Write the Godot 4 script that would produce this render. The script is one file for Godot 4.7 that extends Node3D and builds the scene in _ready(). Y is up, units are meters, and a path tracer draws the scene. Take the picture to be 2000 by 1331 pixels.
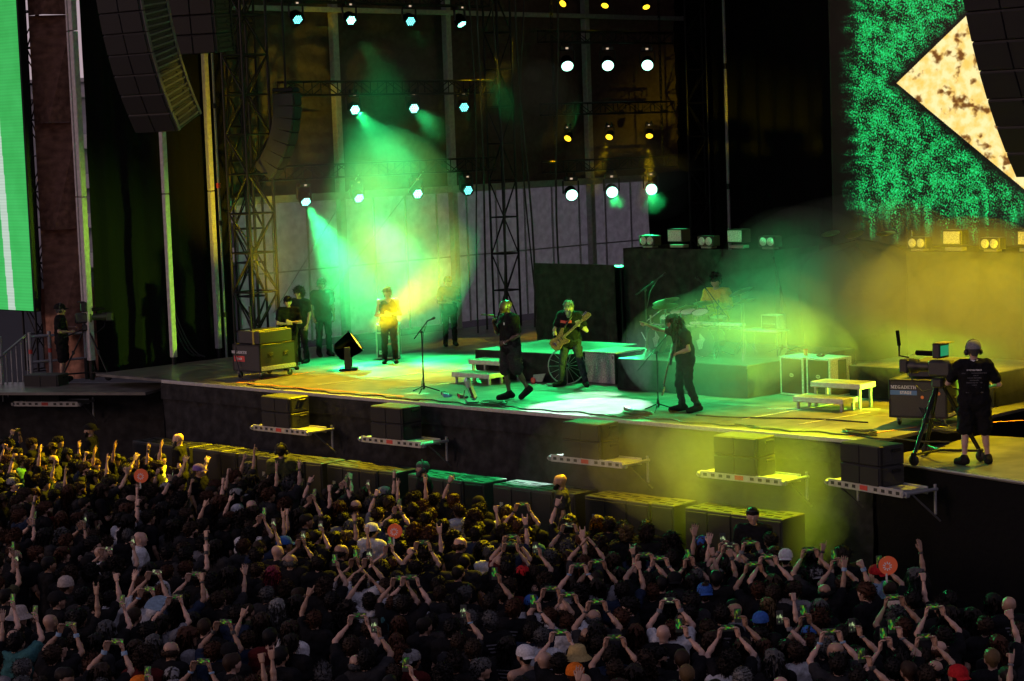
extends Node3D
# An open-air concert at dusk: x runs along the stage front, y up, z towards the audience; the stage's front corner is the origin.

const FLOOR := 2.4        # stage floor above the ground
const WING := 2.12        # side platforms
const HUGE := 1.0e9
var M := {}
var taken := {}
var shapes := {}
var rng := RandomNumberGenerator.new()


func _ready() -> void:
	rng.seed = 20240
	make_camera()
	make_air()
	make_materials()
	build_ground()
	build_stage()
	build_towers()
	build_side_wall()
	build_left_corner()
	build_backdrop()
	build_screens()
	build_side_lamps()
	build_roof_lamps()
	build_arrays()
	build_front_fills()
	build_subs()
	build_gear()
	build_performers()
	build_crew()
	build_crowd()
	build_smoke()


func make_camera() -> void:
	var cam := Camera3D.new()
	cam.name = "camera"
	add_child(cam)
	var right := Vector3(0.71988127, -0.03581847, -0.69317242)
	var up := Vector3(-0.0393336, 0.99495759, -0.09226187)
	var back := Vector3(0.69298184, 0.09368256, 0.71484246)
	cam.transform = Transform3D(Basis(right, up, back), Vector3(37.412, 7.3, 27.659))
	cam.fov = 18.221
	cam.near = 0.1
	cam.far = 900.0


func make_air() -> void:
	var around := WorldEnvironment.new()
	around.name = "world"
	var e := Environment.new()
	e.background_mode = Environment.BG_SKY
	e.sky = Sky.new()
	var s := ProceduralSkyMaterial.new()
	s.sky_top_color = lin(0.2, 0.18, 0.27)
	s.sky_horizon_color = lin(0.46, 0.35, 0.38)
	s.sky_curve = 0.2
	s.ground_bottom_color = lin(0.02, 0.02, 0.02)
	s.ground_horizon_color = lin(0.05, 0.045, 0.05)
	s.sun_angle_max = 1.0
	e.sky.sky_material = s
	e.background_energy_multiplier = 1.05
	e.tonemap_mode = Environment.TONE_MAPPER_LINEAR
	e.tonemap_exposure = 1.0
	e.volumetric_fog_enabled = true
	e.volumetric_fog_density = 0.0
	e.sdfgi_enabled = true
	e.ssao_enabled = true
	e.ssil_enabled = true
	around.environment = e
	add_child(around)
	var sun := DirectionalLight3D.new()
	sun.name = "sunset"
	sun.light_energy = 0.2
	sun.light_color = lin(1.0, 0.62, 0.5)
	sun.light_angular_distance = 12.0
	sun.shadow_enabled = true
	add_child(sun)
	sun.look_at_from_position(Vector3(-24, 14, 60), Vector3.ZERO)


# ---------------------------------------------------------------- naming and parenting
func lin(r: float, g: float, b: float) -> Color:
	return Color(r, g, b).linear_to_srgb()


func numbered(called: String) -> String:
	var n: int = taken.get(called, 0)
	taken[called] = n + 1
	return called if n == 0 else "%s_%03d" % [called, n]


func tag(o: Node, label := "", category := "", group := "", kind := "") -> Node:
	if label: o.set_meta("label", label)
	if category: o.set_meta("category", category)
	if group: o.set_meta("group", group)
	if kind: o.set_meta("kind", kind)
	return o


func thing(called: String, label: String, category: String, at := Vector3.ZERO, turn := 0.0, group := "") -> Node3D:
	var o := Node3D.new()
	o.name = numbered(called)
	add_child(o)
	o.position = at
	o.rotation.y = turn
	tag(o, label, category, group)
	return o


func part(parent: Node, called: String, mesh: Mesh, material: Material, xf := Transform3D()) -> MeshInstance3D:
	var o := MeshInstance3D.new()
	o.name = called if parent != self else numbered(called)
	o.mesh = mesh
	o.material_override = material
	o.transform = xf
	parent.add_child(o, true)
	return o


func structure(called: String, mesh: Mesh, material: Material, xf := Transform3D()) -> MeshInstance3D:
	var o := part(self, called, mesh, material, xf)
	o.set_meta("kind", "structure")
	return o


func moved(x: float, y: float, z: float) -> Transform3D:
	return Transform3D(Basis(), Vector3(x, y, z))


func turned(x: float, y: float, z: float, yaw: float) -> Transform3D:
	return Transform3D(Basis(Vector3.UP, yaw), Vector3(x, y, z))


# ---------------------------------------------------------------- geometry
class Geo:
	var v := PackedVector3Array()
	var n := PackedVector3Array()
	var uv := PackedVector2Array()
	var i := PackedInt32Array()

	func tri(a: Vector3, b: Vector3, c: Vector3) -> void:
		var k := v.size()
		var m := (b - a).cross(c - a).normalized()
		v.append_array([a, b, c])
		n.append_array([m, m, m])
		uv.append_array([Vector2(), Vector2(), Vector2()])
		i.append_array([k, k + 2, k + 1])

	func quad(a: Vector3, b: Vector3, c: Vector3, d: Vector3) -> void:
		var k := v.size()
		var m := (c - a).cross(d - b).normalized()
		v.append_array([a, b, c, d])
		n.append_array([m, m, m, m])
		uv.append_array([Vector2(0, 1), Vector2(1, 1), Vector2(1, 0), Vector2(0, 0)])
		i.append_array([k, k + 2, k + 1, k, k + 3, k + 2])

	func box(c: Vector3, s: Vector3, b := Basis()) -> Geo:
		var h := s / 2.0
		var p := []
		for k in 8:
			p.append(c + b * Vector3(h.x if k & 1 else -h.x, h.y if k & 2 else -h.y, h.z if k & 4 else -h.z))
		quad(p[4], p[5], p[7], p[6])
		quad(p[1], p[0], p[2], p[3])
		quad(p[5], p[1], p[3], p[7])
		quad(p[0], p[4], p[6], p[2])
		quad(p[6], p[7], p[3], p[2])
		quad(p[0], p[1], p[5], p[4])
		return self

	func bevel(c: Vector3, s: Vector3, r: float, b := Basis()) -> Geo:
		var h := s / 2.0
		var q := h - Vector3(r, r, r)
		var f := func(k: int, ax: int) -> Vector3:
			var e := Vector3(q.x if k & 1 else -q.x, q.y if k & 2 else -q.y, q.z if k & 4 else -q.z)
			e[ax] = h[ax] if (k >> ax) & 1 else -h[ax]
			return c + b * e
		var faces := [[4, 5, 7, 6, 2], [1, 0, 2, 3, 2], [5, 1, 3, 7, 0], [0, 4, 6, 2, 0], [6, 7, 3, 2, 1], [0, 1, 5, 4, 1]]
		for w in faces:
			quad(f.call(w[0], w[4]), f.call(w[1], w[4]), f.call(w[2], w[4]), f.call(w[3], w[4]))
		for w in [[4, 5, 1, 2], [6, 7, 1, 2], [0, 1, 1, 2], [2, 3, 1, 2], [5, 7, 0, 2], [4, 6, 0, 2], [1, 3, 0, 2], [0, 2, 0, 2], [1, 5, 0, 1], [3, 7, 0, 1], [0, 4, 0, 1], [2, 6, 0, 1]]:
			var a: Vector3 = f.call(w[0], w[2])
			var a2: Vector3 = f.call(w[1], w[2])
			var d: Vector3 = f.call(w[0], w[3])
			var d2: Vector3 = f.call(w[1], w[3])
			if (a2 - a).cross(d - a).dot((a + d2) / 2.0 - c) > 0.0:
				quad(a, a2, d2, d)
			else:
				quad(d, d2, a2, a)
		for k in 8:
			var a: Vector3 = f.call(k, 0)
			var a2: Vector3 = f.call(k, 1)
			var d: Vector3 = f.call(k, 2)
			if (a2 - a).cross(d - a).dot(a - c) > 0.0:
				tri(a, a2, d)
			else:
				tri(a, d, a2)
		return self

	func ring(c: Vector3, x: Vector3, y: Vector3, r: float, seg: int) -> void:
		for k in seg:
			var t := TAU * k / seg
			var m := x * cos(t) + y * sin(t)
			v.append(c + m * r)
			n.append(m)
			uv.append(Vector2(float(k) / seg, 0))

	func bridge(a: int, b: int, seg: int) -> void:
		for k in seg:
			var l := (k + 1) % seg
			i.append_array([a + k, b + k, a + l, a + l, b + k, b + l])

	func disc(c: Vector3, x: Vector3, y: Vector3, r: float, seg: int) -> void:
		var m := x.cross(y).normalized()
		var k := v.size()
		v.append(c); n.append(m); uv.append(Vector2(0.5, 0.5))
		for j in seg:
			var t := TAU * j / seg
			v.append(c + (x * cos(t) + y * sin(t)) * r)
			n.append(m)
			uv.append(Vector2(0.5 + 0.5 * cos(t), 0.5 - 0.5 * sin(t)))
		for j in seg:
			i.append_array([k, k + 1 + (j + 1) % seg, k + 1 + j])

	func tube(a: Vector3, b: Vector3, ra: float, rb: float, seg := 10, cap := true) -> Geo:
		var d := (b - a).normalized()
		var x := d.cross(Vector3.UP if absf(d.y) < 0.9 else Vector3.RIGHT).normalized()
		var y := d.cross(x)
		var k := v.size()
		ring(a, x, y, ra, seg)
		ring(b, x, y, rb, seg)
		bridge(k, k + seg, seg)
		if cap:
			disc(a, y, x, ra, seg)
			disc(b, x, y, rb, seg)
		return self

	func path(p: PackedVector3Array, r: float, seg := 6) -> Geo:
		var x := Vector3.ZERO
		var k := v.size()
		for j in p.size():
			var d := (p[mini(j + 1, p.size() - 1)] - p[maxi(j - 1, 0)]).normalized()
			if x == Vector3.ZERO:
				x = d.cross(Vector3.UP if absf(d.y) < 0.9 else Vector3.RIGHT).normalized()
			x = (x - d * x.dot(d)).normalized()
			ring(p[j], x, d.cross(x), r, seg)
			if j > 0:
				bridge(k + (j - 1) * seg, k + j * seg, seg)
		return self

	# profile: x the radius, y the height along the axis
	func lathe(profile: PackedVector2Array, seg := 16, xf := Transform3D()) -> Geo:
		var k := v.size()
		for j in profile.size():
			var d := profile[mini(j + 1, profile.size() - 1)] - profile[maxi(j - 1, 0)]
			for s in seg:
				var t := TAU * s / seg
				var o := Vector3(cos(t), 0, sin(t))
				v.append(xf * (o * profile[j].x + Vector3(0, profile[j].y, 0)))
				n.append((xf.basis * (o * d.y - Vector3(0, d.x, 0))).normalized())
				uv.append(Vector2(float(s) / seg, float(j) / profile.size()))
			if j > 0:
				bridge(k + j * seg, k + (j - 1) * seg, seg)
		return self

	# a flat outline given thickness; outline in x and y, from z0 to z1
	func prism(poly: PackedVector2Array, z0: float, z1: float, xf := Transform3D()) -> Geo:
		var t := Geometry2D.triangulate_polygon(poly)
		for j in range(0, t.size(), 3):
			var a := poly[t[j]]
			var b := poly[t[j + 1]]
			var c := poly[t[j + 2]]
			if (b - a).cross(c - a) < 0.0:
				var w := b
				b = c
				c = w
			tri(xf * Vector3(a.x, a.y, z1), xf * Vector3(b.x, b.y, z1), xf * Vector3(c.x, c.y, z1))
			tri(xf * Vector3(a.x, a.y, z0), xf * Vector3(c.x, c.y, z0), xf * Vector3(b.x, b.y, z0))
		var cw := Geometry2D.is_polygon_clockwise(poly)
		for j in poly.size():
			var a := poly[j]
			var b := poly[(j + 1) % poly.size()]
			if cw:
				quad(xf * Vector3(b.x, b.y, z0), xf * Vector3(a.x, a.y, z0), xf * Vector3(a.x, a.y, z1), xf * Vector3(b.x, b.y, z1))
			else:
				quad(xf * Vector3(a.x, a.y, z0), xf * Vector3(b.x, b.y, z0), xf * Vector3(b.x, b.y, z1), xf * Vector3(a.x, a.y, z1))
		return self

	# a smooth sheet of points, rows of equal length
	func sheet(rows: Array) -> Geo:
		var k := v.size()
		var w: int = rows[0].size()
		for r in rows.size():
			for c in w:
				var du: Vector3 = rows[r][mini(c + 1, w - 1)] - rows[r][maxi(c - 1, 0)]
				var dv: Vector3 = rows[mini(r + 1, rows.size() - 1)][c] - rows[maxi(r - 1, 0)][c]
				v.append(rows[r][c])
				n.append(du.cross(dv).normalized() * -1.0)
				uv.append(Vector2(float(c) / (w - 1), float(r) / (rows.size() - 1)))
				if r > 0 and c > 0:
					var q := k + r * w + c
					i.append_array([q, q - 1, q - w - 1, q, q - w - 1, q - w])
		return self

	func mesh() -> ArrayMesh:
		var a := []
		a.resize(Mesh.ARRAY_MAX)
		a[Mesh.ARRAY_VERTEX] = v
		a[Mesh.ARRAY_NORMAL] = n
		a[Mesh.ARRAY_TEX_UV] = uv
		a[Mesh.ARRAY_INDEX] = i
		var m := ArrayMesh.new()
		m.add_surface_from_arrays(Mesh.PRIMITIVE_TRIANGLES, a)
		return m


func boxy(s: Vector3, r := 0.01) -> ArrayMesh:
	var key := "box%.3v/%.3f" % [s, r]
	if not shapes.has(key):
		shapes[key] = (Geo.new().bevel(Vector3.ZERO, s, r) if r > 0.0 else Geo.new().box(Vector3.ZERO, s)).mesh()
	return shapes[key]


func rod(seg := 8) -> ArrayMesh:
	var key := "rod%d" % seg
	if not shapes.has(key):
		shapes[key] = Geo.new().tube(Vector3.ZERO, Vector3.UP, 1.0, 1.0, seg).mesh()
	return shapes[key]


# stretches rod() from a to b
func along(a: Vector3, b: Vector3, r: float) -> Transform3D:
	var d := b - a
	var y := d.normalized()
	var x := y.cross(Vector3.UP if absf(y.y) < 0.9 else Vector3.RIGHT).normalized()
	return Transform3D(Basis(x * r, d, x.cross(y) * r), a)


# a hanging cloth: from corner p along w, down by h, with upright folds; with gather below zero it sags in level creases
func cloth(p: Vector3, w: Vector3, h: Vector3, nu: int, nv: int, amp: float, folds: float, sd: int, gather := 0.0) -> ArrayMesh:
	var f := FastNoiseLite.new()
	f.seed = sd
	f.frequency = 0.6
	var across := w.cross(h).normalized()
	var rows := []
	for r in nv + 1:
		var row := PackedVector3Array()
		var t := float(r) / nv
		for c in nu + 1:
			var s := float(c) / nu
			var q := p + w * s + h * t
			var fold := sin(s * folds * TAU + 2.5 * f.get_noise_2d(s * 9.0, t * 2.0)) * (0.35 + 0.65 * t)
			var crease := f.get_noise_3d(q.x * 1.6, q.y * 1.3, q.z * 1.6) * 1.3
			if gather < 0.0:
				crease = f.get_noise_3d(q.x, q.y * 5.0 + sin(q.z * 1.3) * 0.6, q.z * 0.8) * 2.0
				fold *= 0.3
			row.append(q + across * amp * (fold + crease))
		rows.append(row)
	return Geo.new().sheet(rows).mesh()


func text_mesh(words: String, height: float, depth := 0.004, serif := false) -> TextMesh:
	var t := TextMesh.new()
	var f := SystemFont.new()
	f.font_names = PackedStringArray(["Droid Serif" if serif else "Droid Sans"])
	f.font_weight = 700
	t.font = f
	t.text = words
	t.font_size = 64
	t.pixel_size = height / 48.0
	t.depth = depth
	t.curve_step = 4.0
	return t


# ---------------------------------------------------------------- materials
func noise_picture(freq: float, lo: float, hi: float, sd: int, octaves := 4, size := 256, kind := FastNoiseLite.TYPE_SIMPLEX) -> NoiseTexture2D:
	var t := NoiseTexture2D.new()
	t.width = size
	t.height = size
	t.seamless = true
	var f := FastNoiseLite.new()
	f.noise_type = kind
	f.seed = sd
	f.frequency = freq
	f.fractal_octaves = octaves
	t.noise = f
	var g := Gradient.new()
	g.set_color(0, Color(lo, lo, lo))
	g.set_color(1, Color(hi, hi, hi))
	t.color_ramp = g
	return t


func paint(called: String, c: Color, rough := 0.6, metal := 0.0, grain: Texture2D = null, scale := 1.0, bump: Texture2D = null, depth := 0.0) -> StandardMaterial3D:
	var m := StandardMaterial3D.new()
	m.resource_name = called
	m.albedo_color = c
	m.roughness = rough
	m.metallic = metal
	if grain or bump:
		m.uv1_triplanar = true
		m.uv1_world_triplanar = true
		m.uv1_scale = Vector3.ONE * scale
	if grain:
		m.albedo_texture = grain
	if bump:
		m.heightmap_enabled = true
		m.heightmap_texture = bump
		m.heightmap_scale = depth
	M[called] = m
	return m


func glow(called: String, c: Color, strength: float) -> StandardMaterial3D:
	var m := StandardMaterial3D.new()
	m.resource_name = called
	m.albedo_color = Color(0.02, 0.02, 0.02)
	m.emission_enabled = true
	m.emission = c
	m.emission_energy_multiplier = strength
	M[called] = m
	return m


func make_materials() -> void:
	var fine := noise_picture(0.09, 0.62, 1.0, 3, 5)
	var soft := noise_picture(0.018, 0.62, 1.0, 5, 5)
	var mild := noise_picture(0.03, 0.84, 1.0, 6, 4)
	var weave := noise_picture(0.2, 0.55, 1.0, 7, 2)
	var strands := noise_picture(0.03, 0.3, 1.0, 9, 4)
	var relief := noise_picture(0.05, 0.0, 1.0, 11, 4)
	var creases := noise_picture(0.012, 0.0, 1.0, 13, 5)
	paint("asphalt", lin(0.05, 0.05, 0.052), 0.9, 0.0, fine, 0.7)
	paint("deck", lin(0.17, 0.16, 0.145), 0.38, 0.0, soft, 0.35, relief, 0.05)
	paint("deck_worn", lin(0.2, 0.185, 0.16), 0.42, 0.0, soft, 0.3, relief, 0.05)
	paint("deck_dark", lin(0.14, 0.13, 0.12), 0.35, 0.0, soft, 0.4, relief, 0.05)
	paint("black_cloth", lin(0.01, 0.01, 0.011), 0.95, 0.0, weave, 1.5, creases, 1.0)
	paint("skirt", lin(0.035, 0.035, 0.038), 0.8, 0.0, soft, 0.6, creases, 1.5)
	paint("green_drape", lin(0.03, 0.032, 0.03), 0.85, 0.0, soft, 0.6, creases, 1.5)
	paint("black_metal", lin(0.022, 0.022, 0.024), 0.45, 0.6, fine, 2.0)
	paint("black_plastic", lin(0.016, 0.016, 0.017), 0.5, 0.0, fine, 2.0)
	paint("black_paint", lin(0.028, 0.028, 0.03), 0.55, 0.0, fine, 1.5, relief, 0.04)
	paint("rig_grey", lin(0.12, 0.12, 0.12), 0.5, 0.2, mild, 2.0)
	paint("grille", lin(0.02, 0.02, 0.021), 0.7, 0.3, weave, 8.0)
	paint("aluminium", lin(0.45, 0.45, 0.45), 0.42, 0.35, mild, 1.2)
	paint("galvanised", lin(0.3, 0.31, 0.32), 0.5, 0.35, mild, 2.0)
	paint("chrome", lin(0.75, 0.75, 0.76), 0.12, 1.0)
	paint("grey_paint", lin(0.42, 0.4, 0.41), 0.6, 0.0, mild, 0.8)
	paint("white_paint", lin(0.72, 0.72, 0.7), 0.5, 0.0, fine, 1.0)
	paint("pale_grey", lin(0.5, 0.5, 0.5), 0.7, 0.0, fine, 1.0)
	paint("red_paint", lin(0.5, 0.04, 0.03), 0.5)
	paint("yellow_paint", lin(0.62, 0.5, 0.03), 0.5, 0.0, fine, 2.0)
	paint("orange_tape", lin(0.8, 0.25, 0.04), 0.6)
	paint("white_tape", lin(0.65, 0.65, 0.6), 0.6)
	paint("blue_label", lin(0.08, 0.2, 0.42), 0.6)
	paint("red_label", lin(0.5, 0.05, 0.05), 0.6)
	paint("print_white", lin(0.7, 0.7, 0.7), 0.7)
	paint("print_red", lin(0.6, 0.06, 0.05), 0.7)
	paint("brown_cloth", lin(0.1, 0.075, 0.063), 0.9, 0.0, mild, 0.5, creases, 3.0)
	M.brown_cloth.backlight_enabled = true
	M.brown_cloth.backlight = lin(0.16, 0.12, 0.1)
	paint("banner_cloth", lin(0.46, 0.24, 0.17), 0.85, 0.0, soft, 0.8, creases, 2.0)
	paint("scrim", lin(0.8, 0.8, 0.82), 0.9, 0.0, mild, 0.4, creases, 1.0)
	M.scrim.backlight_enabled = true
	M.scrim.backlight = lin(1.0, 1.0, 1.0)
	paint("house", lin(0.42, 0.43, 0.47), 0.9, 0.0, soft, 0.1)
	paint("window", lin(0.06, 0.07, 0.09), 0.2)
	paint("wood", lin(0.3, 0.19, 0.1), 0.55, 0.0, strands, 3.0)
	paint("guitar_wood", lin(0.3, 0.16, 0.07), 0.3, 0.0, strands, 4.0)
	paint("cymbal", lin(0.85, 0.72, 0.42), 0.28, 1.0, fine, 3.0)
	paint("drum_shell", lin(0.07, 0.08, 0.1), 0.15, 0.3, fine, 2.0)
	paint("drum_skin", lin(0.7, 0.7, 0.68), 0.6)
	paint("cup", lin(0.75, 0.13, 0.06), 0.4)
	paint("orange_fan", lin(0.85, 0.16, 0.05), 0.6)
	paint("glass_case", lin(0.5, 0.5, 0.55), 0.15, 0.4)
	for k in ["black_cloth", "skirt", "green_drape", "brown_cloth", "banner_cloth", "scrim", "asphalt"]:
		M[k].metallic_specular = 0.2
	glow("led_green", lin(0.25, 1.0, 0.75), 12.0)
	glow("led_cyan", lin(0.15, 0.85, 0.75), 6.0)
	glow("led_white", lin(0.42, 1.0, 0.75), 3.6)
	glow("led_yellow", lin(1.0, 0.58, 0.02), 3.0)
	glow("display_amber", lin(0.9, 0.65, 0.45), 0.7)
	glow("display_green", lin(0.02, 0.3, 0.12), 0.9)


# ---------------------------------------------------------------- the setting
func build_ground() -> void:
	structure("ground", Geo.new().box(Vector3(0, -0.1, 0), Vector3(700, 0.2, 700)).mesh(), M.asphalt)
	# houses behind the arena, seen through the gaps at the side of the stage
	var spots := [[Vector3(-72.852, 7.112, -60.434), 26.0, 11.0, "pale apartment block with balconies seen between scaffold pole and lattice tower"], [Vector3(-106.034, 6.328, -70.049), 26.0, 13.0, "pale apartment block seen in the slot beside the side screen"]]
	for s in spots:
		var at: Vector3 = s[0]
		var b := thing("apartment_building", s[3], "building", Vector3(at.x, 0, at.z), 0.75, "apartment blocks behind the arena")
		var tall: float = s[2]
		part(b, "wall", boxy(Vector3(s[1], tall, 9), 0.0), M.house, moved(0, tall / 2, 0))
		part(b, "roof", boxy(Vector3(s[1] + 0.8, 0.3, 9.8), 0.0), M.grey_paint, moved(0, tall + 0.15, 0))
		for floor_no in 4:
			for k in 7:
				var x: float = -s[1] / 2 + 2.0 + k * (s[1] - 4.0) / 6.0
				var y := 1.8 + floor_no * (tall - 1.0) / 4.0
				var w := part(b, "window", boxy(Vector3(1.5, 1.4, 0.1), 0.0), M.window, moved(x, y, 4.52))
				part(w, "sill", boxy(Vector3(1.8, 0.12, 0.3), 0.0), M.white_paint, moved(0, -0.76, 0.12))
			part(b, "balcony", boxy(Vector3(s[1] * 0.8, 0.9, 1.2), 0.03), M.white_paint, moved(0, 0.7 + floor_no * (tall - 1.0) / 4.0, 5.15))


func build_stage() -> void:
	# under the deck: a dark box clad in cloth
	structure("stage_base", Geo.new().box(Vector3(9.3, 1.17, -11.0), Vector3(18.3, 2.34, 21.6)).mesh(), M.black_cloth)
	var deck := Node3D.new()
	deck.name = "stage_floor"
	tag(deck, "dark plywood stage floor of laid panels", "", "", "structure")
	add_child(deck)
	var tones := [M.deck, M.deck_worn, M.deck, M.deck_dark]
	var nx := 12
	var nz := 9
	var px := 21.0 / nx
	var pz := 21.8 / nz
	var panel := boxy(Vector3(px - 0.008, 0.056, pz - 0.008), 0.003)
	for a in nx:
		for b in nz:
			part(deck, "deck_panel", panel, tones[(a * 7 + b * 5 + a * b) % 4], moved(-2.55 + (a + 0.5) * px, FLOOR - 0.028 + 0.0012 * ((a * 3 + b * 5) % 3 - 1), -(b + 0.5) * pz - 0.02))
	structure("stage_edge", Geo.new().bevel(Vector3(9.2, FLOOR - 0.035, 0.012), Vector3(18.45, 0.075, 0.05), 0.008).mesh(), M.aluminium)
	var skirt := structure("stage_skirt", cloth(Vector3(0, FLOOR - 0.08, 0.02), Vector3(18.4, 0, 0), Vector3(0, -2.32, 0), 120, 14, 0.035, 17, 4), M.skirt)
	part(skirt, "valance", cloth(Vector3(0, FLOOR - 0.075, 0.075), Vector3(18.4, 0, 0), Vector3(0, -0.33, 0), 100, 3, 0.012, 11, 9), M.skirt)
	structure("stage_cheek", cloth(Vector3(-0.02, FLOOR - 0.05, 0.02), Vector3(0, 0, -1.6), Vector3(0, -2.35, 0), 10, 8, 0.02, 2, 6), M.skirt)
	# the two side platforms turn towards the audience
	for w in [["platform_left", [Vector2(-1.2, 1.4), Vector2(-0.4, -0.2), Vector2(-9.0, -4.6), Vector2(-9.4, -2.6)], 0], ["platform_right", [Vector2(18.5, 0.0), Vector2(26.0, -1.7), Vector2(26.0, 4.0), Vector2(18.5, 3.0)], 1]]:
		var poly := PackedVector2Array()
		for q in w[1]:
			poly.append(q)
		var flat := Transform3D(Basis(Vector3(1, 0, 0), Vector3(0, 0, -1), Vector3(0, 1, 0)), Vector3.ZERO)
		structure(w[0], Geo.new().prism(poly, WING - 0.06, WING, flat).mesh(), M.deck)
	var a := Vector3(-9.4, WING - 0.065, 2.6)
	var b := Vector3(-1.2, WING - 0.065, -1.4)
	structure("platform_skirt_left", cloth(a, b - a, Vector3(0, -2.05, 0), 40, 8, 0.05, 7, 21), M.skirt)
	var c := Vector3(18.5, WING - 0.065, 0.03)
	var d := Vector3(26.0, WING - 0.065, 1.73)
	structure("platform_skirt_right", cloth(c, d - c, Vector3(0, -2.05, 0), 50, 10, 0.02, 4, 23), M.black_cloth)
	structure("platform_edge_right", rod(6), M.aluminium, along(c + Vector3(0, 0.05, 0.02), d + Vector3(0, 0.05, 0.02), 0.02))
	structure("platform_edge_left", rod(6), M.aluminium, along(a + Vector3(0, 0.05, 0.02), b + Vector3(0, 0.05, 0.02), 0.02))
	structure("platform_cheek", cloth(Vector3(18.48, WING - 0.065, 0.0), Vector3(0, 0, -1.4), Vector3(0, -2.05, 0), 8, 6, 0.02, 2, 24), M.black_cloth)
	# roof over it all
	structure("stage_roof", Geo.new().box(Vector3(10, 17.2, -11.5), Vector3(33, 0.4, 26)).mesh(), M.black_cloth)
	# marks on the floor
	var marks := thing("floor_tape", "orange tape marking the playing area on the stage floor", "tape")
	for m in [[Vector3(2.0, 0, -0.42), Vector3(7.2, 0, -0.42)], [Vector3(2.0, 0, -0.42), Vector3(2.0, 0, -2.6)], [Vector3(17.833, 2.400, -0.210), Vector3(18.167, 2.400, -1.609)], [Vector3(18.731, 2.400, -2.407), Vector3(19.260, 2.400, -3.121)]]:
		strip(marks, "strip", m[0], m[1], 0.05, M.orange_tape)
	var paler := thing("guide_tape", "thin pale tape lines running across the stage floor", "tape")
	for m in [[Vector3(15.081, 2.400, -0.974), Vector3(15.349, 2.400, -4.413)], [Vector3(14.652, 2.400, -2.264), Vector3(16.394, 2.400, -3.196)], [Vector3(3.990, 2.400, -0.974), Vector3(4.714, 2.400, -4.444)], [Vector3(5.949, 2.400, -1.185), Vector3(6.734, 2.400, -3.337)], [Vector3(16.304, 2.400, -0.924), Vector3(16.468, 2.400, -2.776)]]:
		strip(paler, "strip", m[0], m[1], 0.025, M.white_tape)


func strip(parent: Node, called: String, a: Vector3, b: Vector3, w: float, m: Material) -> void:
	var p := Vector3(a.x, FLOOR + 0.006, a.z)
	var q := Vector3(b.x, FLOOR + 0.006, b.z)
	var o := (q - p).normalized().cross(Vector3.UP) * w / 2.0
	var g := Geo.new()
	g.box((p + q) / 2.0, Vector3((q - p).length(), 0.004, w), Basis((q - p).normalized(), Vector3.UP, o.normalized()))
	part(parent, called, g.mesh(), m)


# square lattice from a to b; side is the width of the square
func truss(called: String, label: String, group: String, a: Vector3, b: Vector3, side: float, bay: float, r: float, m: Material, turn := 0.0) -> Node3D:
	var o := thing(called, label, "truss" if absf(b.y - a.y) < 1.0 else "tower", a, 0.0, group)
	var d := (b - a).normalized()
	var x := (Vector3.RIGHT if absf(d.y) > 0.9 else Vector3.UP).rotated(d, turn)
	x = (x - d * x.dot(d)).normalized()
	var y := d.cross(x)
	var long := (b - a).length()
	var bays := maxi(1, roundi(long / bay))
	var corner := []
	for k in 4:
		corner.append((x * (0.5 if k == 0 or k == 3 else -0.5) + y * (0.5 if k < 2 else -0.5)) * side)
	for k in 4:
		part(o, "chord", rod(8), m, along(corner[k], corner[k] + d * long, r))
	for k in 4:
		var p: Vector3 = corner[k]
		var q: Vector3 = corner[(k + 1) % 4]
		for j in bays + 1:
			part(o, "rung", rod(6), m, along(p + d * long * j / bays, q + d * long * j / bays, r * 0.62))
		for j in bays:
			var flip := (j + k) % 2 == 0
			part(o, "brace", rod(6), m, along((p if flip else q) + d * long * j / bays, (q if flip else p) + d * long * (j + 1) / bays, r * 0.62))
	return o


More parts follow.
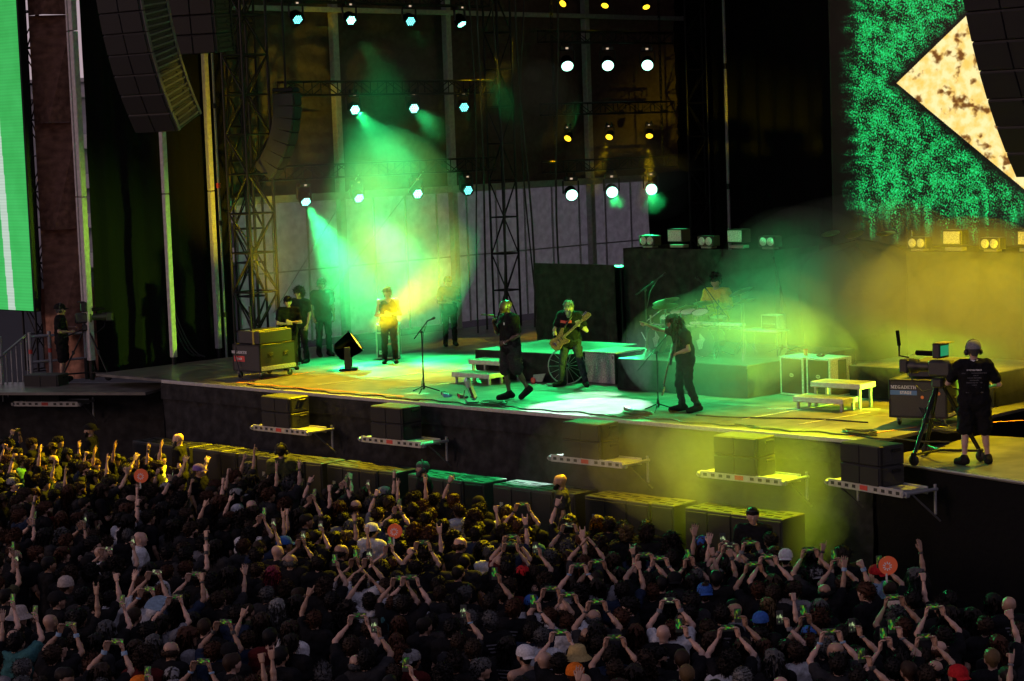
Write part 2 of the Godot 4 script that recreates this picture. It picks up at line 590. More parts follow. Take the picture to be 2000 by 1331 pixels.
func build_towers() -> void:
	truss("lattice_tower", "tall black lattice tower at the stage's near side corner, lit yellow low down", "lattice towers of the stage", Vector3(-1.75, WING, -4.1), Vector3(-1.75, 16.9, -4.1), 0.75, 0.95, 0.035, M.black_metal)
	truss("lattice_tower", "black lattice tower midway along the stage's side, behind the singer", "lattice towers of the stage", Vector3(-1.75, FLOOR, -12.6), Vector3(-1.75, 16.9, -12.6), 0.5, 0.95, 0.03, M.black_metal)
	truss("lattice_tower", "black lattice tower in the far corner beside the dark backdrop", "lattice towers of the stage", Vector3(-1.75, FLOOR, -21.2), Vector3(-1.75, 16.9, -21.2), 0.75, 0.95, 0.035, M.black_metal)
	truss("lattice_tower", "slim black lattice tower close behind the leftmost hanging speakers", "lattice towers of the stage", Vector3(-3.0, WING, -5.0), Vector3(-3.0, 16.9, -5.0), 0.5, 0.8, 0.03, M.black_metal)
	# trusses that carry the side lamps
	for t in [[10.95, -5.0, -12.2, "uppermost truss"], [8.72, -5.2, -12.2, "middle truss"], [6.72, -4.5, -12.2, "lowest truss"]]:
		truss("lamp_truss", "%s of the side ladder that carries rows of green lamps" % t[3], "lamp trusses at the stage side", Vector3(-1.75, t[0], t[1]), Vector3(-1.75, t[0], t[2]), 0.32, 0.55, 0.024, M.black_metal)
	for t in [[10.05, "top truss"], [8.1, "second truss"], [6.55, "bottom truss"], [11.5, "hidden uppermost truss"]]:
		truss("chain_truss", "%s of the chain-hung ladder farther upstage, with round lamps" % t[1], "chain-hung trusses upstage", Vector3(-1.75, t[0], -14.3), Vector3(-1.75, t[0], -19.6), 0.3, 0.55, 0.022, M.black_metal)
	for z in [-14.7, -19.2]:
		var c := thing("hoist_chain", "heavy chain from which the %s end of the upstage ladder hangs" % ("near" if z > -16 else "far"), "chain", Vector3(-1.75, 6.7, z), 0.0, "hoist chains")
		var link := Geo.new().path(PackedVector3Array([Vector3(0.03, 0, 0), Vector3(0.03, 0.1, 0), Vector3(0, 0.13, 0), Vector3(-0.03, 0.1, 0), Vector3(-0.03, 0, 0), Vector3(0, -0.03, 0), Vector3(0.03, 0, 0)]), 0.013, 5).mesh()
		for k in 42:
			part(c, "link", link, M.black_metal, turned(0, k * 0.12, 0, PI / 2 * (k % 2)))
	# guy wires from the tower down to the front of the deck
	for w in [[Vector3(-0.675, 2.400, -4.457), Vector3(-1.62, 6.6, -9.6), "steel guy wire anchored by the strapped flight case"], [Vector3(-4.271, 2.400, -6.499), Vector3(-1.62, 6.6, -7.4), "shorter steel guy wire ending behind the strapped flight case"]]:
		var o := thing("guy_wire", w[2], "wire", w[0], 0.0, "guy wires")
		part(o, "wire", rod(5), M.aluminium, along(Vector3(0, 0.55, 0), w[1] - w[0], 0.012))
		part(o, "shackle", Geo.new().bevel(Vector3(0, 0.3, 0), Vector3(0.09, 0.5, 0.06), 0.02).mesh(), M.galvanised)
	for k in 6:
		var x: float = [-1.2, -0.9, -1.3, -0.6, -1.0, -1.5][k]
		var z: float = [-12.0, -12.6, -13.1, -13.6, -10.8, -11.6][k]
		var o := thing("hanging_cable", "dark cable hanging down beside the middle tower, %s of six" % ["first", "second", "third", "fourth", "fifth", "last"][k], "cable", Vector3(x, FLOOR, z), 0.0, "cables beside the middle tower")
		var pts := PackedVector3Array()
		for j in 16:
			pts.append(Vector3(0.12 * sin(j * 0.5 + k) + 0.25 * pow(j / 15.0, 2.0) * (k % 3 - 1), j * 0.95, 0.1 * cos(j * 0.4 + k * 2.0)))
		part(o, "cable", Geo.new().path(pts, 0.022 + 0.006 * (k % 2), 5).mesh(), M.black_plastic)


func build_side_wall() -> void:
	# the cloth wall along the side of the stage: brown above, pale scrim below, pale posts and beams
	for k in 5:
		var z0: float = [-4.6, -8.75, -12.8, -18.4, -21.4][k]
		if k < 4:
			var z1: float = [-8.75, -12.8, -18.4, -22.6][k]
			var o := thing("brown_drape", "brown cloth hung in the %s bay above the pale side panels" % ["nearest", "second", "third", "farthest"][k], "drape", Vector3.ZERO, 0.0, "brown drapes of the side wall")
			var nv := 5
			for r in nv:
				part(o, "cloth_width", cloth(Vector3(-4.0 - 0.03 * (r % 2) - 0.07 * (k % 2), 16.9 - r * 2.17, z0 + 0.2), Vector3(0, 0, z1 - z0 - 0.4), Vector3(0, -2.24, 0), 24, 20, 0.05, 1.2, 40 + k * 7 + r, -1.0), M.brown_cloth)
	var names := ["behind the nearest lamp column", "behind the third lamp column", "behind the upstage ladder"]
	for k in 3:
		var z: float = [-8.75, -12.8, -18.4][k]
		part(tag(thing("wall_post", "pale upright post of the side wall, %s" % names[k], "post", Vector3(-3.85, FLOOR - 0.2, z), 0.0, "posts of the side wall"), ""), "post", boxy(Vector3(0.2, 14.6, 0.2), 0.02), M.grey_paint, moved(0, 7.3, 0))
	for k in 2:
		var y: float = [10.78, 6.05][k]
		var o := thing("wall_beam", "%s pale beam running along the side wall" % ["upper", "lower"][k], "beam", Vector3(-3.7, y, -13.6), 0.0, "beams of the side wall")
		part(o, "beam", boxy(Vector3(0.1, 0.13 + 0.06 * k, 18.4), 0.01), M.grey_paint)
	var panels := thing("side_scrim", "pale translucent fabric panels below the lower beam of the side wall", "scrim", Vector3(-4.1, FLOOR, -4.6))
	for k in 16:
		var z := -1.15 * k - 0.9
		if k == 15:
			continue
		for r in 2:
			part(panels, "panel", cloth(Vector3(0, 3.6 - r * 1.82, z), Vector3(0, 0, -1.12), Vector3(0, -1.79, 0), 8, 6, 0.012, 2.0, 80 + k * 3 + r), M.scrim)
	for k in 16:
		part(panels, "mullion", boxy(Vector3(0.04, 3.66, 0.035), 0.0), M.pale_grey, moved(0.03, 1.8, -1.15 * k - 0.88))
	var rail := part(panels, "crossbar", boxy(Vector3(0.05, 0.035, 17.6), 0.0), M.pale_grey, moved(0.05, 1.8, -9.6))
	rail.name = "crossbar"
	# a dark cloth gathered across the far end
	tag(part(self, "gathered_drape", cloth(Vector3(-3.2, 6.2, -20.2), Vector3(0.9, 0, -2.0), Vector3(0.9, -3.6, 1.0), 12, 10, 0.1, 2.0, 61), M.black_cloth), "dark cloth slanting across the far pale panels", "drape")


func build_left_corner() -> void:
	# tall black masking cloth between the masts at the side of the stage
	var a := Vector3(-3.777, 2.120, -0.780)
	var c := Vector3(-3.227, 2.120, -4.103)
	tag(part(self, "masking_drape", cloth(a + Vector3(-0.3, 15.0, -0.4), c - a + Vector3(0.2, 0, -0.2), Vector3(0, -15.0, 0), 40, 20, 0.07, 6.0, 31), M.black_cloth), "tall black masking cloth between the pale masts beside the stage", "drape")
	for k in 4:
		var at: Vector3 = [a, Vector3(-2.545, 2.120, -2.296) + Vector3(0.1, 0, 0.15), c + Vector3(0.1, 0, 0.1), Vector3(-3.992, 2.120, -0.787)][k]
		var o := thing("mast", ["pale square mast at the edge of the black masking cloth", "pale square mast in the middle of the black masking cloth", "pale square mast next to the lattice tower", "thin pale pole beside the brown banner"][k], "mast", at, 0.0, "masts of the side scaffold")
		var w: float = [0.15, 0.13, 0.13, 0.07][k]
		for j in 4:
			part(o, "section", boxy(Vector3(w, 3.78, w), 0.012), M.grey_paint, moved(0, 0.45 + 1.89 + j * 3.8, 0))
		part(o, "foot", Geo.new().tube(Vector3.ZERO, Vector3(0, 0.5, 0), 0.06, 0.05, 8).mesh(), M.black_metal)
	var thin := thing("scaffold_pole", "thin scaffold pole with a red clamp beside the lattice tower", "pole", c + Vector3(0.2, 0, -0.05))
	part(thin, "pole", rod(8), M.galvanised, along(Vector3.ZERO, Vector3(0, 14.5, 0), 0.03))
	for y in [1.2, 3.4, 4.3, 6.2, 8.3, 10.0]:
		part(thin, "clamp", Geo.new().tube(Vector3(0, y, 0), Vector3(0, y + 0.12, 0), 0.055, 0.055, 8).mesh(), M.red_paint if y == 4.3 else M.black_metal)
	# cables slung down the masking cloth
	for k in 3:
		var o := thing("slung_cable", "dark cable slung from the hanging speakers to the floor, %s of three" % ["first", "second", "last"][k], "cable", c + Vector3(-0.2 + 0.2 * k, 0, 0.6), 0.0, "cables below the hanging speakers")
		var pts := PackedVector3Array()
		for j in 12:
			var t := j / 11.0
			pts.append(Vector3(-0.9 * t - 0.25 * k * t, 6.0 * t * t + 0.3, 0.9 * t))
		part(o, "cable", Geo.new().path(pts, 0.02, 5).mesh(), M.black_plastic)
	# brown banner tower: a cloth sleeve in slanting facets, shaped to imitate diagonal shadow edges
	var b := Vector3(-5.111, 2.120, -0.811) + Vector3(-0.75, 0, -0.77)
	var banner := thing("banner", "tall brown cloth banner in slanting facets shaped to imitate diagonal shadow edges", "banner", b, 0.76)
	var w := 0.52
	var y := 0.9
	for k in 6:
		var h := 2.55
		var l0 := Vector3(-w, y, 0.0)
		var r0 := Vector3(w, y, -0.12)
		var l1 := Vector3(-w, y + h, 0.0)
		var r1 := Vector3(w, y + h, -0.12)
		var mid_low := Vector3(-0.1, y, 0.36)
		part(banner, "facet", fold(l0, mid_low, r1, l1, 90 + k), M.banner_cloth)
		part(banner, "facet", fold(mid_low, r0, r1, r1, 120 + k), M.banner_cloth)
		y += h
	tag(part(self, "tarpaulin", cloth(Vector3(-5.660, 2.120, 0.491) + Vector3(-1.0, 2.0, -1.9), Vector3(1.5, 0, -1.4) * 1.7, Vector3(0, -2.2, 0), 26, 14, 0.16, 3.0, 77), M.banner_cloth), "crumpled dark brown tarpaulin below the side screen", "tarpaulin")
	# scaffold of the side screen
	truss("screen_scaffold", "black scaffold tower between the side screen and the banner", "lattice towers of the stage", Vector3(-5.926, 2.120, -0.412) + Vector3(-1.1, 0, -1.15), Vector3(-5.926, 2.120, -0.412) + Vector3(-1.1, 14.8, -1.15), 0.55, 0.85, 0.03, M.black_metal)
	# railings
	var steel: Material = M.galvanised
	var rail := thing("guard_rail", "galvanised guard rail with red bands behind the camera operator", "railing", Vector3(-5.300, 2.120, -0.142) + Vector3(0, 0, 0))
	var e := Vector3(-5.133, 2.120, -0.569) - Vector3(-5.300, 2.120, -0.142)
	var f := Vector3(-4.475, 2.120, -1.238) - Vector3(-5.300, 2.120, -0.142) + Vector3(-0.3, 0, -0.3)
	for p in [Vector3.ZERO, e, f]:
		part(rail, "post", rod(8), steel, along(p, p + Vector3(0, 1.1, 0), 0.045))
		part(rail, "band", rod(8), M.red_paint, along(p + Vector3(0, 0.6, 0), p + Vector3(0, 0.7, 0), 0.048))
	for yy in [0.4, 1.0]:
		part(rail, "bar", rod(8), steel, along(Vector3(0, yy, 0), e + Vector3(0, yy, 0), 0.035))
		part(rail, "bar", rod(8), steel, along(e + Vector3(0, yy, 0), f + Vector3(0, yy, 0), 0.03))
	var stair := thing("stair_rail", "sloping stair railing of thin galvanised bars", "railing", Vector3(-5.188, 2.120, 0.031))
	var run := Vector3(-4.919, 2.120, 1.772) - Vector3(-5.188, 2.120, 0.031)
	for k in 12:
		var p := run * (k / 11.0)
		part(stair, "baluster", rod(6), steel, along(p + Vector3(0, -0.9 * k / 11.0, 0), p + Vector3(0, 1.05 - 0.9 * k / 11.0, 0), 0.018))
	part(stair, "handrail", rod(8), steel, along(Vector3(0, 1.05, 0), run + Vector3(0, 0.15, 0), 0.03))
	var post := thing("rail_post", "galvanised rail frame at the picture's edge with red bands", "railing", Vector3(-5.194, 2.120, 0.597) + Vector3(0.1, 0, 0.2))
	part(post, "post", rod(8), steel, along(Vector3.ZERO, Vector3(0, 1.1, 0), 0.045))
	for yy in [0.35, 0.95]:
		part(post, "bar", rod(8), steel, along(Vector3(0, yy, 0), Vector3(-1.2, yy, 0.7), 0.035))
		part(post, "band", rod(8), M.red_paint, along(Vector3(-0.12, yy, 0.07), Vector3(-0.2, yy, 0.117), 0.037))


# a four-cornered facet of cloth with shallow creases
func fold(a: Vector3, b: Vector3, c: Vector3, d: Vector3, sd: int) -> ArrayMesh:
	var f := FastNoiseLite.new()
	f.seed = sd
	f.frequency = 1.4
	var m := (b - a).cross(d - a).normalized()
	if m.length() < 0.5:
		m = (b - a).cross(c - a).normalized()
	var rows := []
	for r in 15:
		var row := PackedVector3Array()
		for s in 9:
			var q := a.lerp(b, s / 8.0).lerp(d.lerp(c, s / 8.0), r / 14.0)
			var edge := sin(PI * s / 8.0)
			row.append(q + m * 0.03 * edge * (f.get_noise_3d(q.x * 2.0, q.y * 0.8, q.z) + 0.6 * sin(q.y * 5.0 + f.get_noise_1d(q.y) * 6.0) * 0.3))
		rows.append(row)
	return Geo.new().sheet(rows).mesh()


func build_backdrop() -> void:
	structure("backdrop", cloth(Vector3(-4.6, 16.9, -22.7), Vector3(31, 0, 0), Vector3(0, -14.5, 0), 80, 10, 0.08, 20, 51), M.black_cloth)
	structure("side_backdrop", cloth(Vector3(25.5, 16.9, -21.4), Vector3(0, 0, 19.0), Vector3(0, -14.5, 0), 60, 10, 0.08, 14, 52), M.black_cloth)
	tag(part(self, "black_leg_drape", cloth(Vector3(-1.0, 16.9, -20.6), Vector3(4.4, 0, 0), Vector3(0, -14.4, 0), 30, 10, 0.1, 7, 53), M.black_cloth), "black leg cloth between the far tower and the big screen", "drape")
	var pole := thing("backdrop_pole", "thin pale pole standing in front of the black leg cloth", "pole", Vector3(4.427, 2.400, -14.689) + Vector3(0, 0, -6.0))
	var top := Vector3(-0.900, 11.120, -21.829)
	pole.position = Vector3(-0.2, FLOOR, -20.2)
	for k in 4:
		part(pole, "tube", rod(8), M.grey_paint, along(Vector3(0, k * 3.4, 0), Vector3(0, k * 3.4 + 3.36, 0), 0.045))
		part(pole, "coupler", rod(8), M.black_metal, along(Vector3(0, k * 3.4 + 3.3, 0), Vector3(0, k * 3.4 + 3.46, 0), 0.06))
	# draped equipment walls behind the drum kit, with lamp boxes on top
	for k in 2:
		var x0: float = [5.0, 12.75][k]
		var x1: float = [9.35, 18.6][k]
		var o := thing("draped_riser", ["tall dark draped riser behind the drum kit", "tall dark draped riser behind the camera operator with the cap"][k], "riser", Vector3(x0, FLOOR, -9.6), 0.0, "draped equipment risers")
		var w := x1 - x0
		part(o, "frame", boxy(Vector3(w - 0.1, 2.2, 1.5), 0.02), M.black_metal, moved(w / 2, 1.1, -0.85))
		part(o, "front_cloth", cloth(Vector3(0, 2.32, 0), Vector3(w, 0, 0), Vector3(0, -2.3, 0), 60, 14, 0.05, 5, 63 + k), M.green_drape)
		part(o, "side_cloth", cloth(Vector3(0.0, 2.32, -1.7), Vector3(0, 0, 1.7), Vector3(0, -2.3, 0), 20, 10, 0.04, 2, 66 + k), M.green_drape)
		part(o, "far_side_cloth", cloth(Vector3(w, 2.32, 0), Vector3(0, 0, -1.7), Vector3(0, -2.3, 0), 20, 10, 0.04, 2, 68 + k), M.green_drape)
	var low := thing("draped_flat", "low dark draped wall left of the drum riser", "riser", Vector3(2.3, FLOOR, -9.4))
	part(low, "cloth", cloth(Vector3(0, 1.95, 0), Vector3(2.7, 0, 0.1), Vector3(0, -1.93, 0), 30, 12, 0.05, 4, 71), M.green_drape)
	part(low, "frame", boxy(Vector3(2.6, 1.88, 0.6), 0.02), M.black_metal, moved(1.35, 0.94, -0.45))
	var kit := thing("covered_kit", "spare drum kit hidden under black cloth with cymbals peeping out", "covered kit", Vector3(11.1, FLOOR, -10.2))
	part(kit, "cover", lumpy(Vector3(1.35, 2.55, 0.8), 5), M.black_cloth)
	for k in 3:
		part(kit, "cymbal", Geo.new().lathe(PackedVector2Array([Vector2(0.0, 0.03), Vector2(0.05, 0.03), Vector2(0.2, 0.0), Vector2(0.2, -0.005), Vector2(0.0, 0.0)]), 20).mesh(), M.cymbal, Transform3D(Basis(Vector3(1, 0, 0), [0.4, 0.3, 0.2][k]), Vector3([0.15, -0.6, 0.75][k], 2.66, [0.3, 0.1, 0.0][k])))
	part(kit, "stand", rod(6), M.chrome, along(Vector3(1.6, 0, 0.3), Vector3(1.6, 2.75, 0.3), 0.02))
	# lamp boxes on the risers
	for k in 10:
		var left := k < 5
		var x: float = (5.72 + 0.86 * k) if left else (13.0 + 0.86 * (k - 5))
		var which: int = k % 5
		var place: String = ["first", "second", "third", "fourth", "fifth"][which]
		if which % 2 == 0:
			var o := thing("blinder_lamp", "unlit two-lens lamp box, %s along the top of the riser %s" % [place, "behind the drummer" if left else "below the big screen"], "lamp", Vector3(x, 4.74, -9.72), 0.0, "unlit lamp boxes on the risers")
			part(o, "housing", boxy(Vector3(0.46, 0.24, 0.26), 0.015), M.black_metal, moved(0, 0.16, 0))
			part(o, "bracket", boxy(Vector3(0.3, 0.05, 0.2), 0.005), M.rig_grey, moved(0, 0.02, 0))
			for s in [-0.1, 0.1]:
				part(o, "lens", Geo.new().lathe(PackedVector2Array([Vector2(0, 0.03), Vector2(0.06, 0.025), Vector2(0.09, 0.01), Vector2(0.095, 0.0)]), 16, Transform3D(Basis(Vector3.RIGHT, PI / 2), Vector3(s, 0.16, 0.128))).mesh(), M.pale_grey)
		else:
			var o := thing("strobe_lamp", "unlit flat strobe lamp, %s along the top of the riser %s" % [place, "behind the drummer" if left else "below the big screen"], "lamp", Vector3(x, 4.74, -9.72), 0.0, "unlit lamp boxes on the risers")
			part(o, "housing", boxy(Vector3(0.44, 0.3, 0.3), 0.015), M.black_metal, moved(0, 0.28, 0))
			part(o, "front", boxy(Vector3(0.38, 0.25, 0.02), 0.005), M.pale_grey, moved(0, 0.28, 0.156))
			part(o, "bracket", boxy(Vector3(0.4, 0.07, 0.2), 0.005), M.rig_grey, moved(0, 0.04, 0))


# a lumpy heap under a cloth
func lumpy(s: Vector3, sd: int) -> ArrayMesh:
	var f := FastNoiseLite.new()
	f.seed = sd
	f.frequency = 0.9
	var rows := []
	for r in 17:
		var row := PackedVector3Array()
		for c in 33:
			var t := TAU * c / 32.0
			var up := r / 16.0
			var k := 1.0 + 0.28 * f.get_noise_2d(cos(t) * 1.5 + up * 0.6, sin(t) * 1.5) + 0.03 * sin(t * 11.0)
			var shrink := 1.0 if up < 0.7 else sqrt(maxf(0.0, 1.0 - pow((up - 0.7) / 0.3, 2.0)))
			row.append(Vector3(cos(t) * s.x * k * shrink, up * s.y * (0.95 + 0.1 * f.get_noise_2d(cos(t) * 3.0, sin(t) * 3.0)), sin(t) * s.z * k * shrink))
		rows.append(row)
	return Geo.new().sheet(rows).mesh()


func screen_picture(w: int, h: int, fn: Callable) -> ImageTexture:
	var im := Image.create(w, h, false, Image.FORMAT_RGB8)
	for y in h:
		for x in w:
			im.set_pixel(x, y, fn.call(x / float(w), y / float(h)))
	return ImageTexture.create_from_image(im)


func screen_material(t: Texture2D, strength: float) -> StandardMaterial3D:
	var m := StandardMaterial3D.new()
	m.albedo_color = Color(0.02, 0.02, 0.02)
	m.roughness = 0.5
	m.emission_enabled = true
	m.emission_texture = t
	m.emission_energy_multiplier = strength
	return m


func build_screens() -> void:
	# the big screen upstage shows a worn flag: a pale yellow diamond on speckled green
	var coarse := FastNoiseLite.new()
	coarse.seed = 3; coarse.frequency = 5.0; coarse.fractal_octaves = 4
	var speck := FastNoiseLite.new()
	speck.seed = 8; speck.frequency = 60.0; speck.fractal_octaves = 2
	var scratch := FastNoiseLite.new()
	scratch.seed = 12; scratch.frequency = 12.0; scratch.fractal_octaves = 3
	var x0 := 3.55
	var wide := 15.2
	var y0 := 4.2
	var high := 8.6
	var flag := func(u: float, v: float) -> Color:
		var x := x0 + u * wide
		var y := y0 + (1.0 - v) * high
		var cx := 11.15
		var d := absf(x - cx) / 5.5 + absf(y - 8.45) / 4.15
		if d < 1.0:
			var rust := clampf(coarse.get_noise_2d(x * 0.28 + 3.0, y * 0.28) * 2.2 - 0.25, 0, 1) * clampf(0.7 + speck.get_noise_2d(x * 0.05, y * 0.08) * 1.8, 0, 1)
			var c := Color(1.0, 0.93, 0.66).lerp(Color(0.98, 0.72, 0.22), clampf(0.35 + 1.2 * coarse.get_noise_2d(x * 0.5, y * 0.5), 0, 1) * 0.6)
			return c.lerp(Color(0.35, 0.17, 0.03), clampf(rust * 1.3, 0, 0.85))
		var edge := clampf((x - x0 - 0.1 - 0.8 * absf(coarse.get_noise_2d(y * 0.4, 7.0))) / 0.9, 0, 1)
		var g := 0.45 + 0.75 * coarse.get_noise_2d(x * 0.35, y * 0.3) + 0.9 * speck.get_noise_2d(x * 0.26, y * 0.26) + 0.35 * scratch.get_noise_2d(x * 0.15, y * 0.6 + x * 0.25)
		g *= edge * clampf((d - 1.0) * 9.0, 0.12, 1.0)
		g = clampf(g * 1.6 - 0.1, 0, 1)
		var low := clampf((y - y0 + 0.9 * coarse.get_noise_2d(x * 0.6, 2.0)) / 1.0, 0, 1)
		g *= low
		return Color(0.03, 0.62, 0.25).lerp(Color(0.16, 0.95, 0.55), clampf(speck.get_noise_2d(x * 0.2 + 9.0, y * 0.2) + 0.35, 0, 1)) * g
	var o := thing("led_screen", "big screen upstage showing a worn green flag with pale yellow diamond", "screen", Vector3(x0 + wide / 2, y0 + high / 2, -20.0))
	part(o, "frame", boxy(Vector3(wide + 0.1, high + 0.1, 0.25), 0.02), M.black_metal, moved(0, 0, -0.14))
	part(o, "display", face(wide, high), screen_material(screen_picture(1200, 680, flag), 1.1), moved(0, 0, 0.0))
	# a light of the screen's size for what it throws on the stage
	var l := AreaLight3D.new()
	l.name = "screen_light"
	l.light_energy = 1.2
	l.light_color = lin(0.55, 0.9, 0.4)
	l.area_size = Vector2(wide, high)
	l.shadow_enabled = true
	o.add_child(l)
	l.position = Vector3(0, 0, 0.06)
	l.rotation.y = PI
	# the side screen shows a close-up: green field, a pale strap, a dark arm
	var live := func(u: float, v: float) -> Color:
		var c := Color(0.17, 0.74, 0.32).lerp(Color(0.26, 0.85, 0.42), clampf(v + 0.4 * coarse.get_noise_2d(u * 2.0, v * 2.0), 0, 1))
		if absf(u - 0.83 - 0.06 * v) < 0.018 and v > 0.56:
			c = Color(0.85, 0.95, 0.88)
		if u < 0.76 + 0.06 * v and v > 0.6:
			c = Color(0.02, 0.1, 0.09)
		if v > 0.2 and v < 0.26 and u < 0.93 - 2.5 * absf(v - 0.215):
			c = Color(0.03, 0.3, 0.35) if int(u * 160) % 2 else Color(0.2, 0.75, 0.6)
		return c * (0.94 + 0.06 * (int(v * 300) % 2))
	var e := Vector3(-5.468, 3.701, -0.400)
	var s := thing("side_screen", "bright green side screen at the picture's edge with a pale strap", "screen", Vector3(e.x - 4.2 + 0.0, e.y + 5.4, e.z), 0.0)
	part(s, "frame", boxy(Vector3(8.45, 10.85, 0.2), 0.02), M.black_metal, moved(0, 0, -0.11))
	part(s, "display", face(8.4, 10.8), screen_material(screen_picture(400, 512, live), 0.75))
	var l2 := AreaLight3D.new()
	l2.name = "side_screen_light"
	l2.light_energy = 0.5
	l2.light_color = lin(0.2, 0.9, 0.35)
	l2.area_size = Vector2(8.4, 10.8)
	l2.shadow_enabled = true
	s.add_child(l2)
	l2.position = Vector3(0, 0, 0.05)
	l2.rotation.y = PI


func face(w: float, h: float) -> ArrayMesh:
	var g := Geo.new()
	g.quad(Vector3(-w / 2, -h / 2, 0), Vector3(w / 2, -h / 2, 0), Vector3(w / 2, h / 2, 0), Vector3(-w / 2, h / 2, 0))
	return g.mesh()


# ---------------------------------------------------------------- lamps, loudspeakers
const GREEN := Color(0.16, 1.0, 0.52)
const AMBER := Color(1.0, 0.86, 0.0)


# a moving lamp hung from a truss: kind "cells" shows a cluster of diodes, "disc" one bright lens
func moving_lamp(called: String, label: String, group: String, at: Vector3, aim: Vector3, r: float, kind: String, m: Material, light: Color, energy: float, angle: float, soft := 0.6, hung := true) -> Node3D:
	var o := thing(called, label, "lamp", at, 0.0, group)
	var d := (aim - at).normalized()
	var side := d.cross(Vector3.UP).normalized()
	var up := side.cross(d)
	var b := Basis(side, up, -d)
	var sgn := 1.0 if hung else -1.0
	var flat := Basis(side, Vector3.UP, side.cross(Vector3.UP))
	part(o, "base", boxy(Vector3(r * 2.1, r * 0.75, r * 1.7), 0.02), M.black_plastic, Transform3D(flat, Vector3(0, sgn * r * 2.3, 0)))
	part(o, "display", boxy(Vector3(r * 0.42, r * 0.28, 0.01), 0.0), M.display_amber, Transform3D(flat, Vector3(0, sgn * r * 2.3, 0) - flat.z * r * 0.86))
	if hung:
		for s in [-0.6, 0.6]:
			part(o, "clamp", boxy(Vector3(0.06, r * 0.7, 0.07), 0.01), M.black_metal, Transform3D(flat, Vector3(0, r * 2.95, 0) + side * s * r))
	for s in [-1.0, 1.0]:
		part(o, "yoke_arm", boxy(Vector3(r * 0.22, r * 2.1, r * 0.6), 0.015), M.black_plastic, Transform3D(flat, Vector3(0, sgn * r * 0.95, 0) + side * s * r * 1.25))
	var turn := Transform3D(Basis(side, -d, up), Vector3.ZERO)
	var head := part(o, "head", Geo.new().lathe(PackedVector2Array([Vector2(0, r * 1.2), Vector2(r * 0.6, r * 1.2), Vector2(r * 0.95, r * 0.8), Vector2(r * 1.1, -r * 0.5), Vector2(r * 1.1, -r * 0.98), Vector2(r * 1.0, -r * 1.0), Vector2(r * 0.99, -r * 0.9), Vector2(0, -r * 0.9)]), 18, turn).mesh(), M.black_plastic)
	var g := Geo.new()
	if kind == "cells":
		for q in range(-2, 3):
			for p in range(-2, 3):
				if absi(p + q) <= 2:
					var e := side * (p + q * 0.5) * r * 0.36 + up * q * r * 0.312
					g.disc(d * r * 0.93 + e, side, up, r * 0.115, 8)
	else:
		g.disc(d * r * 0.93, side, up, r * 0.94, 20)
	part(head, "led_lens", g.mesh(), m)
	if energy > 0.0:
		var l := SpotLight3D.new()
		l.name = "beam_light"
		l.light_color = light
		l.light_energy = energy
		l.spot_angle = angle
		l.spot_angle_attenuation = soft
		l.spot_range = 80.0
		l.spot_attenuation = 2.0
		l.light_size = r * 0.6
		l.shadow_enabled = true
		o.add_child(l)
		l.look_at_from_position(at + d * (r * 0.93 + 0.05), aim)
	return o


func build_side_lamps() -> void:
	var words := ["first", "second", "third", "fourth"]
	var rows := ["top", "middle", "lowest"]
	# three rows of diode lamps on the near ladder
	for row in 3:
		for c in 4:
			if row == 1 and c == 0:
				continue
			var y: float = [10.42, 8.23, 6.09][row]
			var z: float = [-5.69, -7.4, -9.4, -11.18][c]
			var bright: bool = [[0, 1, 0, 1], [0, 1, 1, 0], [1, 1, 1, 0]][row][c] == 1
			var aim := Vector3(11.0 + 2.0 * c, 2.4 - (0.0 if row else 1.0), -1.0 + 0.5 * row)
			if row == 2:
				aim = Vector3([3.2, 4.4, 8.0, 14.0][c], 2.2, [-4.0, -5.5, -5.0, -6.0][c])
			if row == 0 and c == 3:
				aim = Vector3(3.0, 4.0, -11.0)
			moving_lamp("diode_lamp", "lit green diode lamp, %s in the %s row of the near ladder" % [words[c] if row != 1 else words[c - 1], rows[row]], "green diode lamps of the near ladder", Vector3(-1.7, y, z), aim, 0.14, "cells", M.led_green if bright else M.led_cyan, GREEN, [80.0, 160.0, 420.0][row] * (1.0 if bright else 0.5), [9.0, 11.0, 14.0][row])
	# round lamps on the upstage ladder: green and yellow rows by turns
	for c in 3:
		var z: float = [-15.2, -16.88, -18.58][c]
		moving_lamp("wash_lamp", "bright round green lamp, %s in the upper green row upstage" % words[c], "round green lamps upstage", Vector3(-1.7, 9.34, z), Vector3(6.0 + c, 2.4, -9.0 + c), 0.17, "disc", M.led_white, GREEN, 45.0, 9.0)
		moving_lamp("wash_lamp", "bright round green lamp, %s in the lower green row upstage" % words[c], "round green lamps upstage", Vector3(-1.7, 5.82, z), Vector3(7.5 + 1.5 * c, 1.4, -8.0 + c), 0.17, "disc", M.led_white, GREEN, 160.0, 12.0)
		moving_lamp("beam_lamp", "small yellow lamp, %s in the lower yellow row upstage" % words[c], "small yellow lamps upstage", Vector3(-1.7, 7.36, z), Vector3([-0.4, 0.4, 0.6][c], 3.4, [-10.0, -12.5, -15.5][c]), 0.105, "disc", M.led_yellow, AMBER, 40.0, 7.0)
		moving_lamp("beam_lamp", "small yellow lamp, %s in the row at the picture's top upstage" % words[c], "small yellow lamps upstage", Vector3(-1.7, 10.98, z), Vector3([-0.8, 0.0, 1.6][c], 6.0, [-7.0, -12.5, -16.5][c]), 0.105, "disc", M.led_yellow, AMBER, [80.0, 50.0, 60.0][c], 7.5)
	# yellow lamp standing on the floor at the side of the stage
	moving_lamp("floor_lamp", "yellow lamp standing on the stage floor, shining up through smoke", "", Vector3(2.35, 2.9, -3.3), Vector3(6.2, 6.6, -7.2), 0.24, "disc", M.led_yellow, AMBER, 480.0, 17.0, 0.9, false)


